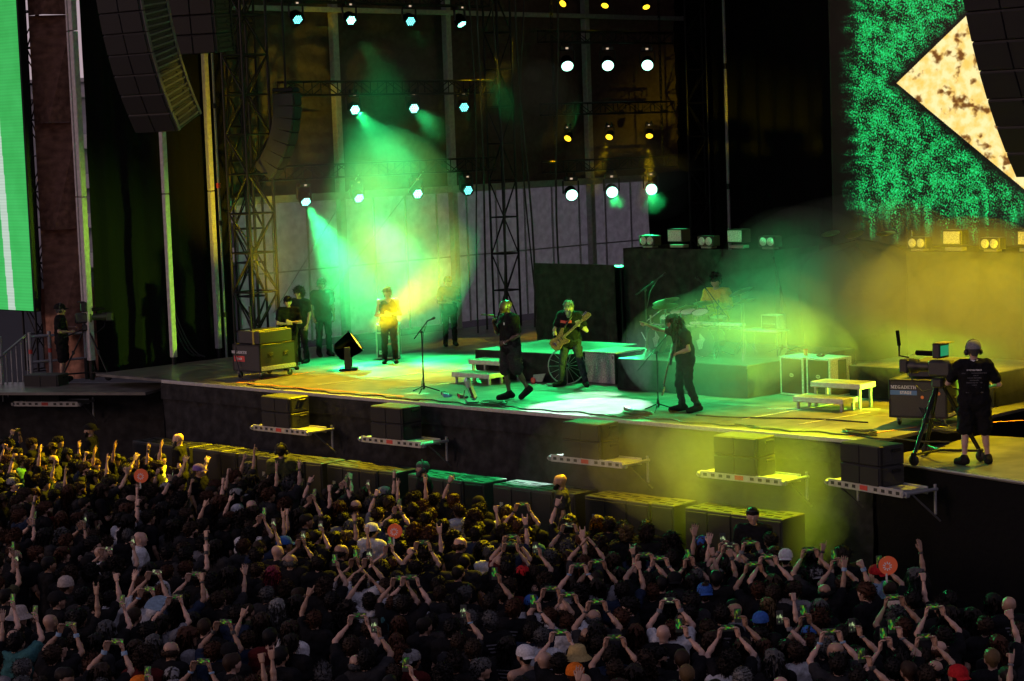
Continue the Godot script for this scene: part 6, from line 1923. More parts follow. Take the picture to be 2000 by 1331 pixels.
func build_crew() -> void:
	# the camera operator on the near platform, seen from behind
	var j := with({
		"ankle_l": Vector3(-0.15, 0.085, 0.05), "toe_l": Vector3(-0.24, 0.035, -0.1), "ankle_r": Vector3(0.18, 0.085, 0.0), "toe_r": Vector3(0.21, 0.035, -0.18), "knee_l": Vector3(-0.13, 0.5, 0.0), "knee_r": Vector3(0.14, 0.5, -0.02),
		"elbow_l": Vector3(-0.36, 1.16, -0.02), "wrist_l": Vector3(-0.3, 1.22, -0.26), "hand_l": "grip", "palm_l": Vector3(0.5, 0, -0.8), "elbow_r": Vector3(0.35, 1.14, 0.02), "wrist_r": Vector3(0.26, 1.08, -0.22), "hand_r": "grip", "palm_r": Vector3(-0.5, 0, -0.8), "turn": 0.3, "nod": -0.05, "stout": 1.13,
	})
	var at := Vector3(20.094, 2.120, -0.267)
	var yaw := 0.62
	var o := figure("camera operator seen from behind in pale cap, black printed shirt and shorts", "camera operators", j, Vector3(at.x, WING, at.z), yaw, 1.08, {"skin": "skin_pale", "shirt": "shirt_black", "trousers": "shirt_black", "down": 0.5, "loose": 0.03, "cap": "cap_grey", "hair": ["buzz", "hair_grey"], "headset": true, "sleeve": 0.7})
	var lines := ["RUST IN PEACE", "HOLY WARS...THE PUNISHMENT DUE", "HANGAR 18", "TAKE NO PRISONERS", "FIVE MAGICS", "POISON WAS THE CURE", "LUCRETIA", "TORNADO OF SOULS", "DAWN PATROL", "RUST IN PEACE...POLARIS"]
	var y := 1.36
	for k in lines.size():
		var t := part(o, "back_lettering", text_mesh(lines[k], 0.022 if k == 0 else 0.015, 0.002), M.print_white if k == 0 else M.shirt_grey, moved(0, y, 0.142))
		t.name = "back_lettering"
		y -= 0.042 if k == 0 else 0.034
	part(o, "lanyard", Geo.new().path(PackedVector3Array([Vector3(-0.07, 1.46, -0.06), Vector3(-0.06, 1.49, 0.05), Vector3(0, 1.48, 0.085), Vector3(0.06, 1.49, 0.05), Vector3(0.07, 1.46, -0.06)]), 0.014, 6).mesh(), M.print_white)
	tv_camera("broadcast camera on a wheeled tripod before the operator with pale cap", at + Basis(Vector3.UP, yaw) * Vector3(-0.5, 0, -0.4), yaw + 0.95, 1.0)
	# the operator on the far platform
	var k2 := with({"elbow_r": Vector3(0.27, 1.14, 0.0), "wrist_r": Vector3(0.16, 1.12, -0.24), "hand_r": "grip", "palm_r": Vector3(-0.8, 0, 0.4), "elbow_l": Vector3(-0.28, 1.18, -0.05), "wrist_l": Vector3(-0.1, 1.2, -0.3), "hand_l": "grip", "palm_l": Vector3(0.6, -0.5, 0.4), "stout": 1.1, "turn": 0.0})
	var at2 := Vector3(-4.257, 2.120, -0.317)
	var o2 := figure("camera operator in black with cap and headset on the far platform", "camera operators", k2, Vector3(at2.x, WING, at2.z), -0.75, 1.02, {"skin": "skin_mid", "shirt": "shirt_black", "trousers": "shirt_black", "down": 0.5, "loose": 0.03, "cap": "cap_black", "headset": true, "sleeve": 0.6, "hair": ["buzz", "hair_grey"]})
	part(o2, "lanyard", Geo.new().path(PackedVector3Array([Vector3(-0.07, 1.46, 0.0), Vector3(-0.05, 1.35, -0.13), Vector3(0, 1.2, -0.145), Vector3(0.05, 1.35, -0.13), Vector3(0.07, 1.46, 0.0)]), 0.012, 6).mesh(), M.yellow_paint)
	tv_camera("broadcast camera on a tripod before the operator with headset on the far platform", at2 + Vector3(0.42, 0, -0.42), -0.75, 0.95)
	# people waiting in the wings
	var fold := {"elbow_l": Vector3(-0.28, 1.12, -0.06), "wrist_l": Vector3(-0.02, 1.16, -0.2), "elbow_r": Vector3(0.28, 1.12, -0.06), "wrist_r": Vector3(0.04, 1.12, -0.22), "hand_l": "fist", "hand_r": "fist", "palm_l": Vector3(0, 0, 1), "palm_r": Vector3(0, 0, 1), "reach_l": Vector3(1, 0.1, -0.1), "reach_r": Vector3(-1, 0.1, -0.1)}
	var waiting := [
		[Vector3(2.261, 2.400, -4.630), -2.3, "woman in dark vest with folded arms behind the upright flight case", {"skin": "skin_pale", "shirt": "shirt_black", "trousers": "jeans_black", "hair": ["tail", "hair_fair"], "sleeve": 0.0}],
		[Vector3(1.082, 2.400, -2.708), -2.2, "man in glasses and black shirt with folded hands by the tower", {"skin": "skin_mid", "shirt": "shirt_black", "trousers": "jeans_black", "hair": ["short", "hair_black"]}],
		[Vector3(0.205, 2.400, -3.785), -2.9, "dark-haired person behind the man with folded hands", {"skin": "skin_mid", "shirt": "shirt_black", "trousers": "jeans_black", "hair": ["curly", "hair_dark"]}],
		[Vector3(-0.460, 2.400, -5.047), -2.0, "broad dark figure standing third from the tower in the smoke", {"skin": "skin_tan", "shirt": "shirt_black", "trousers": "jeans_black", "hair": ["short", "hair_black"]}],
		[Vector3(0.664, 2.400, -8.104), -2.2, "figure in the shade behind the drape beside the middle tower", {"skin": "skin_mid", "shirt": "shirt_navy", "trousers": "jeans_black", "hair": ["short", "hair_black"]}]]
	for w in waiting:
		figure(w[2], "crew waiting beside the stage", with(fold if w[1] < -2.1 and w[1] > -2.6 else {}), Vector3(w[0].x, FLOOR, w[0].z), w[1], 0.93 + 0.028 * (int(absf(w[0].x) * 10.0) % 5), w[3], 0.024)
	# guards in the pit
	var guards := [
		[Vector3(0.712, 1.780, 2.442), 2.3, "pit guard in a dark cap at the far end of the stage front", {"skin": "skin_mid", "cap": "cap_black", "cap_back": true, "beard": ["beard", "hair_dark"]}],
		[Vector3(3.541, 1.780, 2.312), 2.3, "bald bearded pit guard before the farthest bass cabinets", {"skin": "skin_pale", "beard": ["beard", "hair_grey"]}],
		[Vector3(6.707, 1.780, 2.326), 0.8, "pit guard with ear defenders seen from behind", {"skin": "skin_mid", "hair": ["buzz", "hair_dark"], "headset": true, "shirt": "shirt_olive"}],
		[Vector3(10.596, 1.780, 2.345), 2.5, "grey-haired bearded pit guard with black headphones", {"skin": "skin_mid", "hair": ["buzz", "hair_grey"], "beard": ["beard", "hair_grey"], "headset": true}],
		[Vector3(13.671, 1.780, 2.125), 2.3, "bald pit guard in grey shirt looking along the crowd", {"skin": "skin_tan", "beard": ["beard", "hair_black"], "shirt": "shirt_faded"}],
		[Vector3(18.281, 1.780, 2.938), 3.85, "pit guard with sunglasses on his head facing the crowd", {"skin": "skin_mid", "hair": ["buzz", "hair_dark"], "shirt": "shirt_black"}]]
	for k in guards.size():
		var w: Array = guards[k]
		var look: Dictionary = {"shirt": "shirt_black", "trousers": "jeans_black"}
		look.merge(w[3], true)
		var g := figure(w[2], "guards in the pit", with({"stout": 1.1}), Vector3(w[0].x, 0.0, w[0].z), w[1], 1.01, look, 0.02)
		if k == 5:
			part(g, "sunglasses", Geo.new().path(PackedVector3Array([Vector3(-0.09, 0.07, 0.03), Vector3(-0.08, 0.095, -0.06), Vector3(-0.03, 0.1, -0.1), Vector3(0.03, 0.1, -0.1), Vector3(0.08, 0.095, -0.06), Vector3(0.09, 0.07, 0.03)]), 0.012, 6).mesh(), M.black_plastic, moved(0, 1.61, -0.015))


func tv_camera(label: String, at: Vector3, yaw: float, size: float) -> void:
	var o := thing("tripod", "black %s tripod under the broadcast camera of the %s operator" % ["wheeled" if size == 1.0 else "spread", "nearer" if size == 1.0 else "farther"], "tripod", Vector3(at.x, WING, at.z), yaw, "camera tripods")
	for k in 3:
		var t := TAU * k / 3.0 + 0.4
		var foot := Vector3(sin(t), 0, cos(t)) * 0.62
		for e in [-0.03, 0.03]:
			part(o, "leg", rod(8), M.black_metal, along(Vector3(foot.x * 0.12 + e, 1.15, foot.z * 0.12), Vector3(foot.x * 0.95 + e, 0.2, foot.z * 0.95), 0.017))
		part(o, "clamp", boxy(Vector3(0.11, 0.09, 0.06), 0.015), M.black_plastic, moved(foot.x * 0.55, 0.66, foot.z * 0.55))
		part(o, "spreader", rod(8), M.black_metal, along(Vector3(0, 0.17, 0), foot + Vector3(0, 0.17, 0), 0.02))
		var wheel := part(o, "wheel", Geo.new().lathe(PackedVector2Array([Vector2(0, 0.03), Vector2(0.06, 0.03), Vector2(0.085, 0.015), Vector2(0.085, -0.015), Vector2(0.06, -0.03), Vector2(0, -0.03)]), 14, Transform3D(Basis(Vector3.BACK, PI / 2), foot + Vector3(0, 0.087, 0))).mesh(), M.black_plastic)
		part(wheel, "fork", boxy(Vector3(0.1, 0.13, 0.06), 0.015), M.black_metal, moved(foot.x, 0.14, foot.z))
	part(o, "head", Geo.new().bevel(Vector3(0, 1.22, 0), Vector3(0.16, 0.16, 0.2), 0.03).mesh(), M.black_plastic)
	part(o, "pan_bar", rod(8), M.black_metal, along(Vector3(0.05, 1.2, 0.05), Vector3(0.22, 1.02, 0.5), 0.014))
	var c := thing("broadcast_camera", label, "camera", Vector3(at.x, WING + 1.31, at.z), yaw, "broadcast cameras")
	part(c, "body", boxy(Vector3(0.17, 0.22, 0.36), 0.03), M.black_paint, moved(0, 0.12, 0.05))
	part(c, "lens", Geo.new().lathe(PackedVector2Array([Vector2(0, 0.14), Vector2(0.06, 0.14), Vector2(0.07, 0.0), Vector2(0.07, -0.12), Vector2(0.1, -0.14), Vector2(0.1, -0.26), Vector2(0.08, -0.26), Vector2(0, -0.2)]), 16, Transform3D(Basis(Vector3.RIGHT, PI / 2), Vector3(0, 0.13, -0.2))).mesh(), M.black_plastic)
	part(c, "hood", boxy(Vector3(0.22, 0.19, 0.14), 0.02), M.black_plastic, moved(0, 0.13, -0.5))
	part(c, "shotgun_microphone", rod(10), M.black_cloth, along(Vector3(0.11, 0.3, -0.15), Vector3(0.11, 0.3, -0.42), 0.035))
	var v := part(c, "viewfinder", boxy(Vector3(0.24, 0.2, 0.12), 0.012), M.black_plastic, moved(0.02, 0.36, 0.02))
	part(v, "screen_glass", boxy(Vector3(0.19, 0.14, 0.006), 0.0), M.display_green, moved(0, 0, 0.062))
	part(v, "sun_hood", boxy(Vector3(0.25, 0.012, 0.16), 0.003), M.yellow_paint if size == 1.0 else M.black_plastic, moved(0, 0.107, 0.06))
	part(c, "cable", Geo.new().path(PackedVector3Array([Vector3(-0.05, 0.05, -0.4), Vector3(-0.1, -0.08, -0.36), Vector3(-0.1, -0.2, -0.2), Vector3(0.0, -0.15, 0.0)]), 0.01, 5).mesh(), M.black_plastic)
	c.scale = Vector3.ONE * (1.15 if size == 1.0 else 1.1)


const FACES := [
	[17.97, 7.56, "long", "tank", "cap_red"], [17.43, 6.43, "short:hair_grey", "shirt_black", "-"], [17.14, 7.15, "bald", "shirt_black", "-"], [21.08, 10.78, "short", "tank", "cap_white_back"], [21.42, 10.83, "bald", "shirt_faded", "-"], [21.59, 10.47, "short", "shirt_black", "bucket_tan"], [22.09, 11.06, "buzz", "shirt_black", "cap_orange"], [22.42, 11.28, "bald", "shirt_grey", "-"], [20.45, 8.91, "fringe:hair_grey", "shirt_faded", "-"], [21.66, 9.05, "bald", "shirt_black", "-"], [19.86, 8.80, "fringe", "shirt_black", "-"], [21.02, 9.66, "fringe", "shirt_black", "-"], [20.40, 8.18, "short", "shirt_black", "L"], [21.64, 7.68, "bald:beard", "shirt_grey", "L"], [20.63, 10.03, "short:hair_grey", "shirt_white", "-"], [22.42, 10.31, "wild:hair_brown", "shirt_black", "-"], [23.15, 9.73, "curly", "shirt_white", "-"], [23.10, 10.38, "buzz:hair_fair", "shirt_black", "-"], [23.68, 10.18, "short:hair_white", "shirt_white", "-"], [19.91, 6.73, "short", "shirt_black", "cap_black_back"], [20.19, 4.70, "short", "shirt_black", "cap_white_back"], [21.23, 5.44, "curly", "shirt_black", "cap_grey_back"], [21.81, 4.90, "short", "shirt_blue", "cap_red_back"], [23.10, 6.39, "short", "shirt_black", "cap_pale_back"], [24.12, 5.51, "bald", "shirt_black", "-"], [21.51, 6.30, "short", "shirt_grey", "-"], [23.46, 8.91, "short", "shirt_white", "-"], [25.44, 8.75, "buzz", "shirt_black", "cap_red_back"], [24.18, 10.16, "bald", "shirt_black", "-"], [23.68, 10.15, "short:hair_white", "shirt_black", "-"], [23.59, 8.58, "short:hair_grey", "shirt_black", "-"], [23.78, 8.60, "fringe:hair_grey", "shirt_black", "-"], [25.33, 7.89, "buzz:hair_fair", "shirt_black", "-"], [23.09, 9.00, "tail:hair_auburn", "shirt_black", "-"], [21.83, 7.27, "tail:hair_fair", "shirt_black", "-"], [22.23, 7.94, "buzz", "shirt_black", "cap_blue"], [24.92, 8.88, "buzz", "shirt_black", "-"], [25.18, 8.94, "short", "shirt_black", "-"], [13.89, 8.41, "bald", "shirt_black", "-"], [13.51, 7.96, "short", "shirt_black", "cap_blue"], [16.80, 10.84, "bob:hair_white", "shirt_black", "-"], [15.09, 9.49, "bob:hair_pink", "shirt_black", "-"], [17.88, 11.54, "bob:hair_brown", "shirt_white", "-"], [17.93, 9.77, "short:hair_grey", "shirt_teal", "-"], [19.77, 12.16, "fringe:hair_grey", "shirt_black", "-"], [21.08, 11.50, "short:hair_grey", "shirt_black", "R"], [19.31, 9.87, "short:hair_grey", "shirt_black", "-"], [15.72, 6.52, "fringe", "shirt_black", "-"], [19.91, 12.77, "tuft:hair_grey", "shirt_navy", "-"], [11.74, 9.96, "bald", "shirt_white", "-"], [12.72, 11.16, "curly:hair_brown", "shirt_black", "-"], [13.25, 11.59, "short", "shirt_black", "beanie_pale"], [14.37, 13.06, "short", "shirt_black", "bucket_pale"], [15.02, 13.03, "bald", "shirt_black", "-"], [13.98, 12.22, "short", "shirt_black", "cap_black"], [15.38, 13.79, "fringe", "shirt_black", "-"], [16.83, 14.61, "short:hair_grey", "shirt_black", "-"], [17.50, 15.06, "short:hair_grey", "shirt_faded", "-"], [16.25, 13.75, "short", "tank", "R"], [18.59, 14.27, "short", "shirt_white", "cap_orange"], [18.18, 12.70, "short", "shirt_black", "cap_black"], [17.10, 12.99, "bob:hair_grey", "shirt_black", "-"], [17.50, 13.03, "fringe", "shirt_black", "-"], [6.58, 4.17, "short", "shirt_black", "cap_purple"], [11.25, 8.90, "bald", "shirt_white", "-"], [10.46, 6.10, "bald", "shirt_black", "-"], [12.01, 4.85, "curly:hair_grey", "shirt_black", "-"], [11.96, 5.16, "fringe", "shirt_faded", "-"], [12.28, 6.49, "buzz", "shirt_black", "-"], [13.92, 7.11, "tail:hair_fair", "shirt_faded", "-"], [13.81, 6.50, "short", "shirt_white", "cap_white"], [14.45, 6.23, "curly:hair_auburn", "shirt_black", "-"], [14.80, 6.25, "curly:hair_auburn", "shirt_black", "-"], [15.21, 4.89, "long:hair_auburn", "shirt_black", "-"], [13.51, 3.91, "short", "shirt_black", "cap_black"], [17.20, 4.56, "curly:hair_fair", "shirt_black", "-"], [16.94, 5.25, "buzz", "shirt_black", "-"], [18.20, 4.72, "wild:hair_dark", "shirt_black", "-"], [15.87, 4.31, "long", "shirt_black", "-"], [17.45, 4.39, "curly:hair_brown", "shirt_black", "-"], [16.52, 4.15, "short", "shirt_black", "-"], [0.57, 3.78, "short", "shirt_black", "R"], [0.82, 3.31, "short", "shirt_black", "R"], [5.25, 4.82, "short", "shirt_black", "R"], [5.50, 4.31, "short:beard", "shirt_black", "R"],
]
const PHONES := [
	[11.76, 11.45, 0], [12.58, 11.92, 0], [12.86, 10.19, 0], [14.84, 11.24, 1], [15.55, 11.88, 1], [16.09, 11.85, 1], [15.80, 12.48, 0], [14.88, 13.47, 0], [15.59, 13.61, 0], [16.47, 13.70, 1], [17.80, 12.44, 1], [17.80, 13.99, 1], [19.09, 13.77, 1], [19.19, 14.59, 0], [15.12, 10.80, 1], [12.73, 10.50, 1], [16.29, 9.41, 0], [16.08, 8.84, 0], [16.50, 8.98, 0], [17.67, 9.49, 1], [17.88, 9.51, 1], [18.71, 8.84, 0], [19.75, 10.43, 0], [19.01, 11.41, 1], [19.69, 11.80, 0], [21.02, 12.56, 0], [16.24, 7.72, 1], [15.83, 7.98, 0], [14.50, 8.43, 0], [17.15, 6.90, 1], [17.81, 7.13, 0], [19.00, 7.57, 1], [19.09, 7.31, 1], [19.41, 6.73, 1], [19.57, 6.62, 1], [19.89, 6.41, 0], [19.90, 5.55, 1], [19.80, 8.96, 1], [20.08, 8.95, 1], [20.17, 9.67, 0], [20.87, 9.32, 1], [21.42, 8.64, 1], [21.39, 10.52, 1], [22.45, 9.71, 0], [22.70, 8.97, 0], [22.88, 9.38, 1], [22.15, 10.46, 1], [20.95, 5.21, 1], [21.53, 5.45, 0], [22.12, 5.30, 0], [20.84, 6.27, 1], [20.94, 6.09, 1], [23.51, 7.07, 1], [24.02, 7.02, 1], [23.03, 8.62, 0], [23.06, 8.21, 0], [23.84, 8.37, 0], [23.93, 8.92, 1], [24.44, 8.64, 0], [24.45, 8.49, 0], [24.80, 8.40, 1], [24.82, 9.60, 0], [20.15, 5.43, 1], [0.08, 3.77, 1], [6.80, 5.85, 0], [7.93, 5.77, 0], [9.47, 9.56, 0], [10.40, 9.28, 0], [11.01, 4.51, 0], [11.83, 5.92, 0], [13.67, 5.79, 0], [12.63, 7.61, 0], [13.31, 7.99, 0], [13.99, 7.66, 0], [11.66, 4.61, 0], [15.32, 4.76, 1], [17.22, 6.99, 1], [17.02, 5.58, 1], [19.55, 5.25, 0],
]
const ARMS := [
	[4.55, 5.27, "fist_r"], [4.66, 5.06, "open"], [4.66, 4.61, "open"], [5.24, 4.28, "horns_r"], [5.35, 4.06, "open"], [6.76, 4.72, "clap"], [7.78, 4.13, "point_l"], [7.77, 3.78, "horns_r"], [9.60, 6.03, "fist_r"], [10.98, 7.53, "point_l"], [13.24, 9.19, "fist_r"], [6.23, 6.76, "horns_r"], [5.17, 6.36, "fist_r"], [8.35, 8.88, "fist_r"], [9.72, 4.36, "horns_r"], [9.59, 4.76, "horns_r"], [12.61, 5.39, "point_l"], [12.90, 4.03, "point_l"], [15.90, 7.00, "horns_r"], [15.19, 5.19, "fist_r"], [16.80, 6.19, "horns_r"], [15.92, 4.73, "point_l"], [17.77, 6.04, "horns_r"], [19.21, 5.57, "open"], [19.39, 5.45, "open"], [20.07, 6.09, "fist_r"], [20.38, 6.10, "fist_r"], [15.57, 12.63, "horns_r"], [17.36, 10.87, "point_l"], [19.74, 13.48, "fist_r"], [19.65, 13.19, "horns_r"], [21.83, 5.76, "open"], [25.19, 7.20, "fist_r"], [13.89, 9.69, "fist_r"], [9.87, 7.94, "fist_r"], [3.89, 6.39, "fist_r"], [3.71, 5.61, "open"], [5.84, 5.61, "horns_r"], [5.50, 4.87, "clap"], [8.52, 5.07, "fist_r"], [11.80, 5.59, "fist_r"], [14.31, 7.29, "fist_r"], [12.93, 7.39, "horns_r"], [19.82, 7.29, "fist_r"],
]
# ---------------------------------------------------------------- the crowd


func crowd_poses() -> Dictionary:
	var p := {}
	p["rest"] = with({})
	p["chin"] = with({"elbow_l": Vector3(-0.24, 1.12, -0.12), "wrist_l": Vector3(-0.05, 1.2, -0.28), "elbow_r": Vector3(0.24, 1.12, -0.12), "wrist_r": Vector3(0.05, 1.2, -0.28), "hand_l": "fist", "hand_r": "fist"})
	p["fist_r"] = with({"shoulder_r": Vector3(0.2, 1.45, 0.0), "elbow_r": Vector3(0.3, 1.65, -0.14), "wrist_r": Vector3(0.25, 1.9, -0.2), "hand_r": "fist", "palm_r": Vector3(0, 0.1, -1)})
	p["fist_l"] = with({"shoulder_l": Vector3(-0.2, 1.45, 0.0), "elbow_l": Vector3(-0.31, 1.64, -0.12), "wrist_l": Vector3(-0.3, 1.9, -0.18), "hand_l": "fist", "palm_l": Vector3(0, 0.1, -1)})
	p["horns_r"] = with({"shoulder_r": Vector3(0.19, 1.46, -0.01), "elbow_r": Vector3(0.24, 1.7, -0.1), "wrist_r": Vector3(0.22, 1.95, -0.12), "hand_r": "horns", "palm_r": Vector3(0, 0, -1)})
	p["point_l"] = with({"shoulder_l": Vector3(-0.19, 1.46, -0.01), "elbow_l": Vector3(-0.24, 1.69, -0.14), "wrist_l": Vector3(-0.16, 1.93, -0.2), "hand_l": "point", "palm_l": Vector3(0, 0, -1)})
	p["open"] = with({"shoulder_r": Vector3(0.2, 1.46, -0.01), "elbow_r": Vector3(0.3, 1.68, -0.1), "wrist_r": Vector3(0.34, 1.92, -0.16), "hand_r": "open", "palm_r": Vector3(0, 0, -1)})
	p["clap"] = with({"shoulder_r": Vector3(0.19, 1.46, -0.02), "shoulder_l": Vector3(-0.19, 1.46, -0.02), "elbow_r": Vector3(0.28, 1.66, -0.18), "wrist_r": Vector3(0.1, 1.87, -0.26), "elbow_l": Vector3(-0.28, 1.66, -0.18), "wrist_l": Vector3(-0.1, 1.87, -0.26), "hand_l": "open", "hand_r": "open", "palm_l": Vector3(1, 0, 0), "palm_r": Vector3(-1, 0, 0)})
	p["wide_phone"] = with({"shoulder_r": Vector3(0.19, 1.46, -0.02), "shoulder_l": Vector3(-0.19, 1.46, -0.02), "elbow_r": Vector3(0.28, 1.64, -0.22), "wrist_r": Vector3(0.115, 1.84, -0.33), "elbow_l": Vector3(-0.28, 1.64, -0.22), "wrist_l": Vector3(-0.115, 1.84, -0.33), "hand_l": "phone", "hand_r": "phone", "palm_l": Vector3(0.75, 0, 0.6), "palm_r": Vector3(-0.75, 0, 0.6), "reach_l": Vector3(0.2, 0.95, -0.1), "reach_r": Vector3(-0.2, 0.95, -0.1)})
	p["tall_phone"] = with({"shoulder_r": Vector3(0.19, 1.46, -0.02), "shoulder_l": Vector3(-0.19, 1.44, -0.02), "elbow_r": Vector3(0.26, 1.62, -0.24), "wrist_r": Vector3(0.06, 1.82, -0.33), "elbow_l": Vector3(-0.26, 1.6, -0.24), "wrist_l": Vector3(-0.06, 1.79, -0.33), "hand_l": "phone", "hand_r": "phone", "palm_l": Vector3(0.75, 0, 0.6), "palm_r": Vector3(-0.75, 0, 0.6), "reach_l": Vector3(0.1, 0.98, -0.1), "reach_r": Vector3(-0.1, 0.98, -0.1)})
	p["one_phone"] = with({"shoulder_r": Vector3(0.19, 1.47, -0.02), "elbow_r": Vector3(0.25, 1.66, -0.2), "wrist_r": Vector3(0.08, 1.84, -0.33), "hand_r": "phone", "palm_r": Vector3(-0.75, 0, 0.6), "reach_r": Vector3(-0.1, 0.98, -0.1)})
	return p


func phone_picture(sd: int, wide: bool) -> StandardMaterial3D:
	var f := FastNoiseLite.new()
	f.seed = sd
	f.frequency = 1.6
	var w := 64 if wide else 36
	var h := 36 if wide else 64
	var t := screen_picture(w, h, func(u: float, v: float) -> Color:
		var c := Color(0.02, 0.06, 0.03)
		var s := clampf(0.55 + f.get_noise_2d(u * 1.2, v * 1.2) * 1.4 - absf(v - 0.45) * 1.1, 0, 1)
		if sd % 3 == 2:
			return Color(0.02, 0.03, 0.03).lerp(Color(0.75, 0.85, 0.6), s * s)
		c = c.lerp(Color(0.1, 0.75, 0.25).lerp(Color(0.85, 0.85, 0.1), clampf(f.get_noise_2d(u + 9.0, v) * 2.0 + 0.35, 0, 1)), s)
		if v > 0.72:
			c = c.lerp(Color(0.01, 0.02, 0.02), 0.8)
		return c)
	return screen_material(t, [0.5, 0.28, 0.7][sd % 3])


func ordinal(n: int) -> String:
	var ones := ["", "first", "second", "third", "fourth", "fifth", "sixth", "seventh", "eighth", "ninth", "tenth", "eleventh", "twelfth", "thirteenth", "fourteenth", "fifteenth", "sixteenth", "seventeenth", "eighteenth", "nineteenth", "twentieth"]
	return ones[n] if n <= 20 else ["twenty-", "thirty-", "forty-"][n / 10 - 2] + (ones[n % 10] if n % 10 else "zeroth")


func build_crowd() -> void:
	var poses := crowd_poses()
	var cell := 0.025
	var bodies := {}
	var shirts := {}
	for k in poses:
		bodies[k] = body_mesh(poses[k], cell, 0.0125, 0.0105)
		shirts[k] = shirt_mesh(poses[k], cell, 0.6, k.length())
	var tanks := {}
	for k in ["rest", "wide_phone", "fist_r", "chin"]:
		tanks[k] = shirt_mesh(poses[k], cell, 0.0, 7, 0.012)
	var trousers := trousers_mesh(poses.rest, 0.03)
	var hairs := {}
	for k in ["short", "tuft", "buzz", "long", "bob", "curly", "wild", "bun", "tail", "fringe", "beard"]:
		hairs[k] = [hair_mesh(k, 0.0135, 3), hair_mesh(k, 0.0135, 17)]
	var hats := {"cap": cap_mesh(), "back": cap_mesh(true), "bucket": bucket_mesh(), "beanie": Geo.new().lathe(PackedVector2Array([Vector2(0, 0.16), Vector2(0.04, 0.155), Vector2(0.085, 0.125), Vector2(0.105, 0.07), Vector2(0.11, 0.02), Vector2(0.1, 0.02)]), 16).mesh()}
	var glass := []
	for k in 6:
		glass.append(phone_picture(k + 1, k < 3))
	var bands := [Geo.new().lathe(PackedVector2Array([Vector2(0.03, -0.012), Vector2(0.034, -0.008), Vector2(0.034, 0.008), Vector2(0.03, 0.012)]), 12).mesh(), Geo.new().lathe(PackedVector2Array([Vector2(0.032, -0.025), Vector2(0.037, -0.02), Vector2(0.036, 0.02), Vector2(0.031, 0.025)]), 12).mesh()]
	var people := []
	# people who stand out, people who film, people with a raised arm, then everyone else
	for f in FACES:
		people.append({"x": f[0], "z": f[1], "hair": f[2], "shirt": f[3], "hat": f[4], "pose": "rest", "size": 0.93, "main": true})
	for f in PHONES:
		var wide: bool = f[2] == 1
		var yaw := facing(f[0], f[1])
		var pose: String = "wide_phone" if wide else ("tall_phone" if rng.randf() < 0.45 else "one_phone")
		var off := Basis(Vector3.UP, yaw) * Vector3(0, 0, -0.36)
		people.append({"x": f[0] - off.x, "z": f[1] - off.z, "pose": pose, "yaw": yaw, "size": rng.randf_range(0.91, 0.96), "main": true, "phone": wide})
	for f in ARMS:
		var yaw := facing(f[0], f[1])
		var side := 0.0
		if f[2] in ["fist_r", "horns_r", "open"]: side = 0.25
		if f[2] in ["fist_l", "point_l"]: side = -0.2
		var off := Basis(Vector3.UP, yaw) * Vector3(side, 0, -0.15)
		people.append({"x": f[0] - off.x, "z": f[1] - off.z, "pose": f[2], "yaw": yaw, "size": rng.randf_range(0.91, 0.97), "main": true})
	var cam := Transform3D(Basis(Vector3(0.71988127, -0.03581847, -0.69317242), Vector3(-0.0393336, 0.99495759, -0.09226187), Vector3(0.69298184, 0.09368256, 0.71484246)), Vector3(37.412, 7.3, 27.659)).affine_inverse()
	var row := 0
	while row < 30:
		var z := 3.85 + row * 0.54
		var x := -2.0 + (0.3 if row % 2 else 0.0)
		while x < 32.0:
			x += 0.58
			var px := x + rng.randf_range(-0.15, 0.15)
			var pz := z + rng.randf_range(-0.16, 0.16)
			if pz < 3.8 or (px > 20.0 and pz < 4.0 + 0.38 * (px - 20.3)):
				continue
			var c := cam * Vector3(px, 1.6, pz)
			if absf(c.x / -c.z) > 0.252 or c.y / -c.z < -0.183:
				continue
			var free := true
			for q in people:
				if Vector2(q.x - px, q.z - pz).length() < 0.36:
					free = false
					break
			if not free or rng.randf() < 0.06:
				continue
			var roll := rng.randf()
			var near: bool = pz < 6.5
			var pose := "rest"
			if roll < (0.16 if near else 0.05):
				pose = ["fist_r", "fist_l", "horns_r", "open", "clap", "point_l"][rng.randi() % 6]
			elif roll < 0.3:
				pose = "chin"
			people.append({"x": px, "z": pz, "pose": pose, "size": rng.randf_range(0.85, 0.96)})
		row += 1
	people.sort_custom(func(a, b): return Vector2(a.x - 37.4, a.z - 27.7).length() < Vector2(b.x - 37.4, b.z - 27.7).length())
	# the 300 that show largest are people of their own; the rest, nearer the stage, are one mass
	var mass := Node3D.new()
	mass.name = "crowd"
	tag(mass, "far rows of the audience pressed against the pit", "", "", "stuff")
	add_child(mass)
	var said := {}
	var rows := {}
	var mains := 0
	for k in people.size():
		dress(people[k])
		var own := k < 300
		people[k].own = own
		if own:
			var d: String = people[k].label
			said[d] = said.get(d, 0) + 1
			var r := int(round((people[k].z - 3.85) / 0.54)) + 1
			people[k].row = r
			rows.get_or_add(r, []).append(k)
	for r in rows:
		rows[r].sort_custom(func(a, b): return people[a].x < people[b].x)
		for k in rows[r].size():
			people[rows[r][k]].place = k + 1
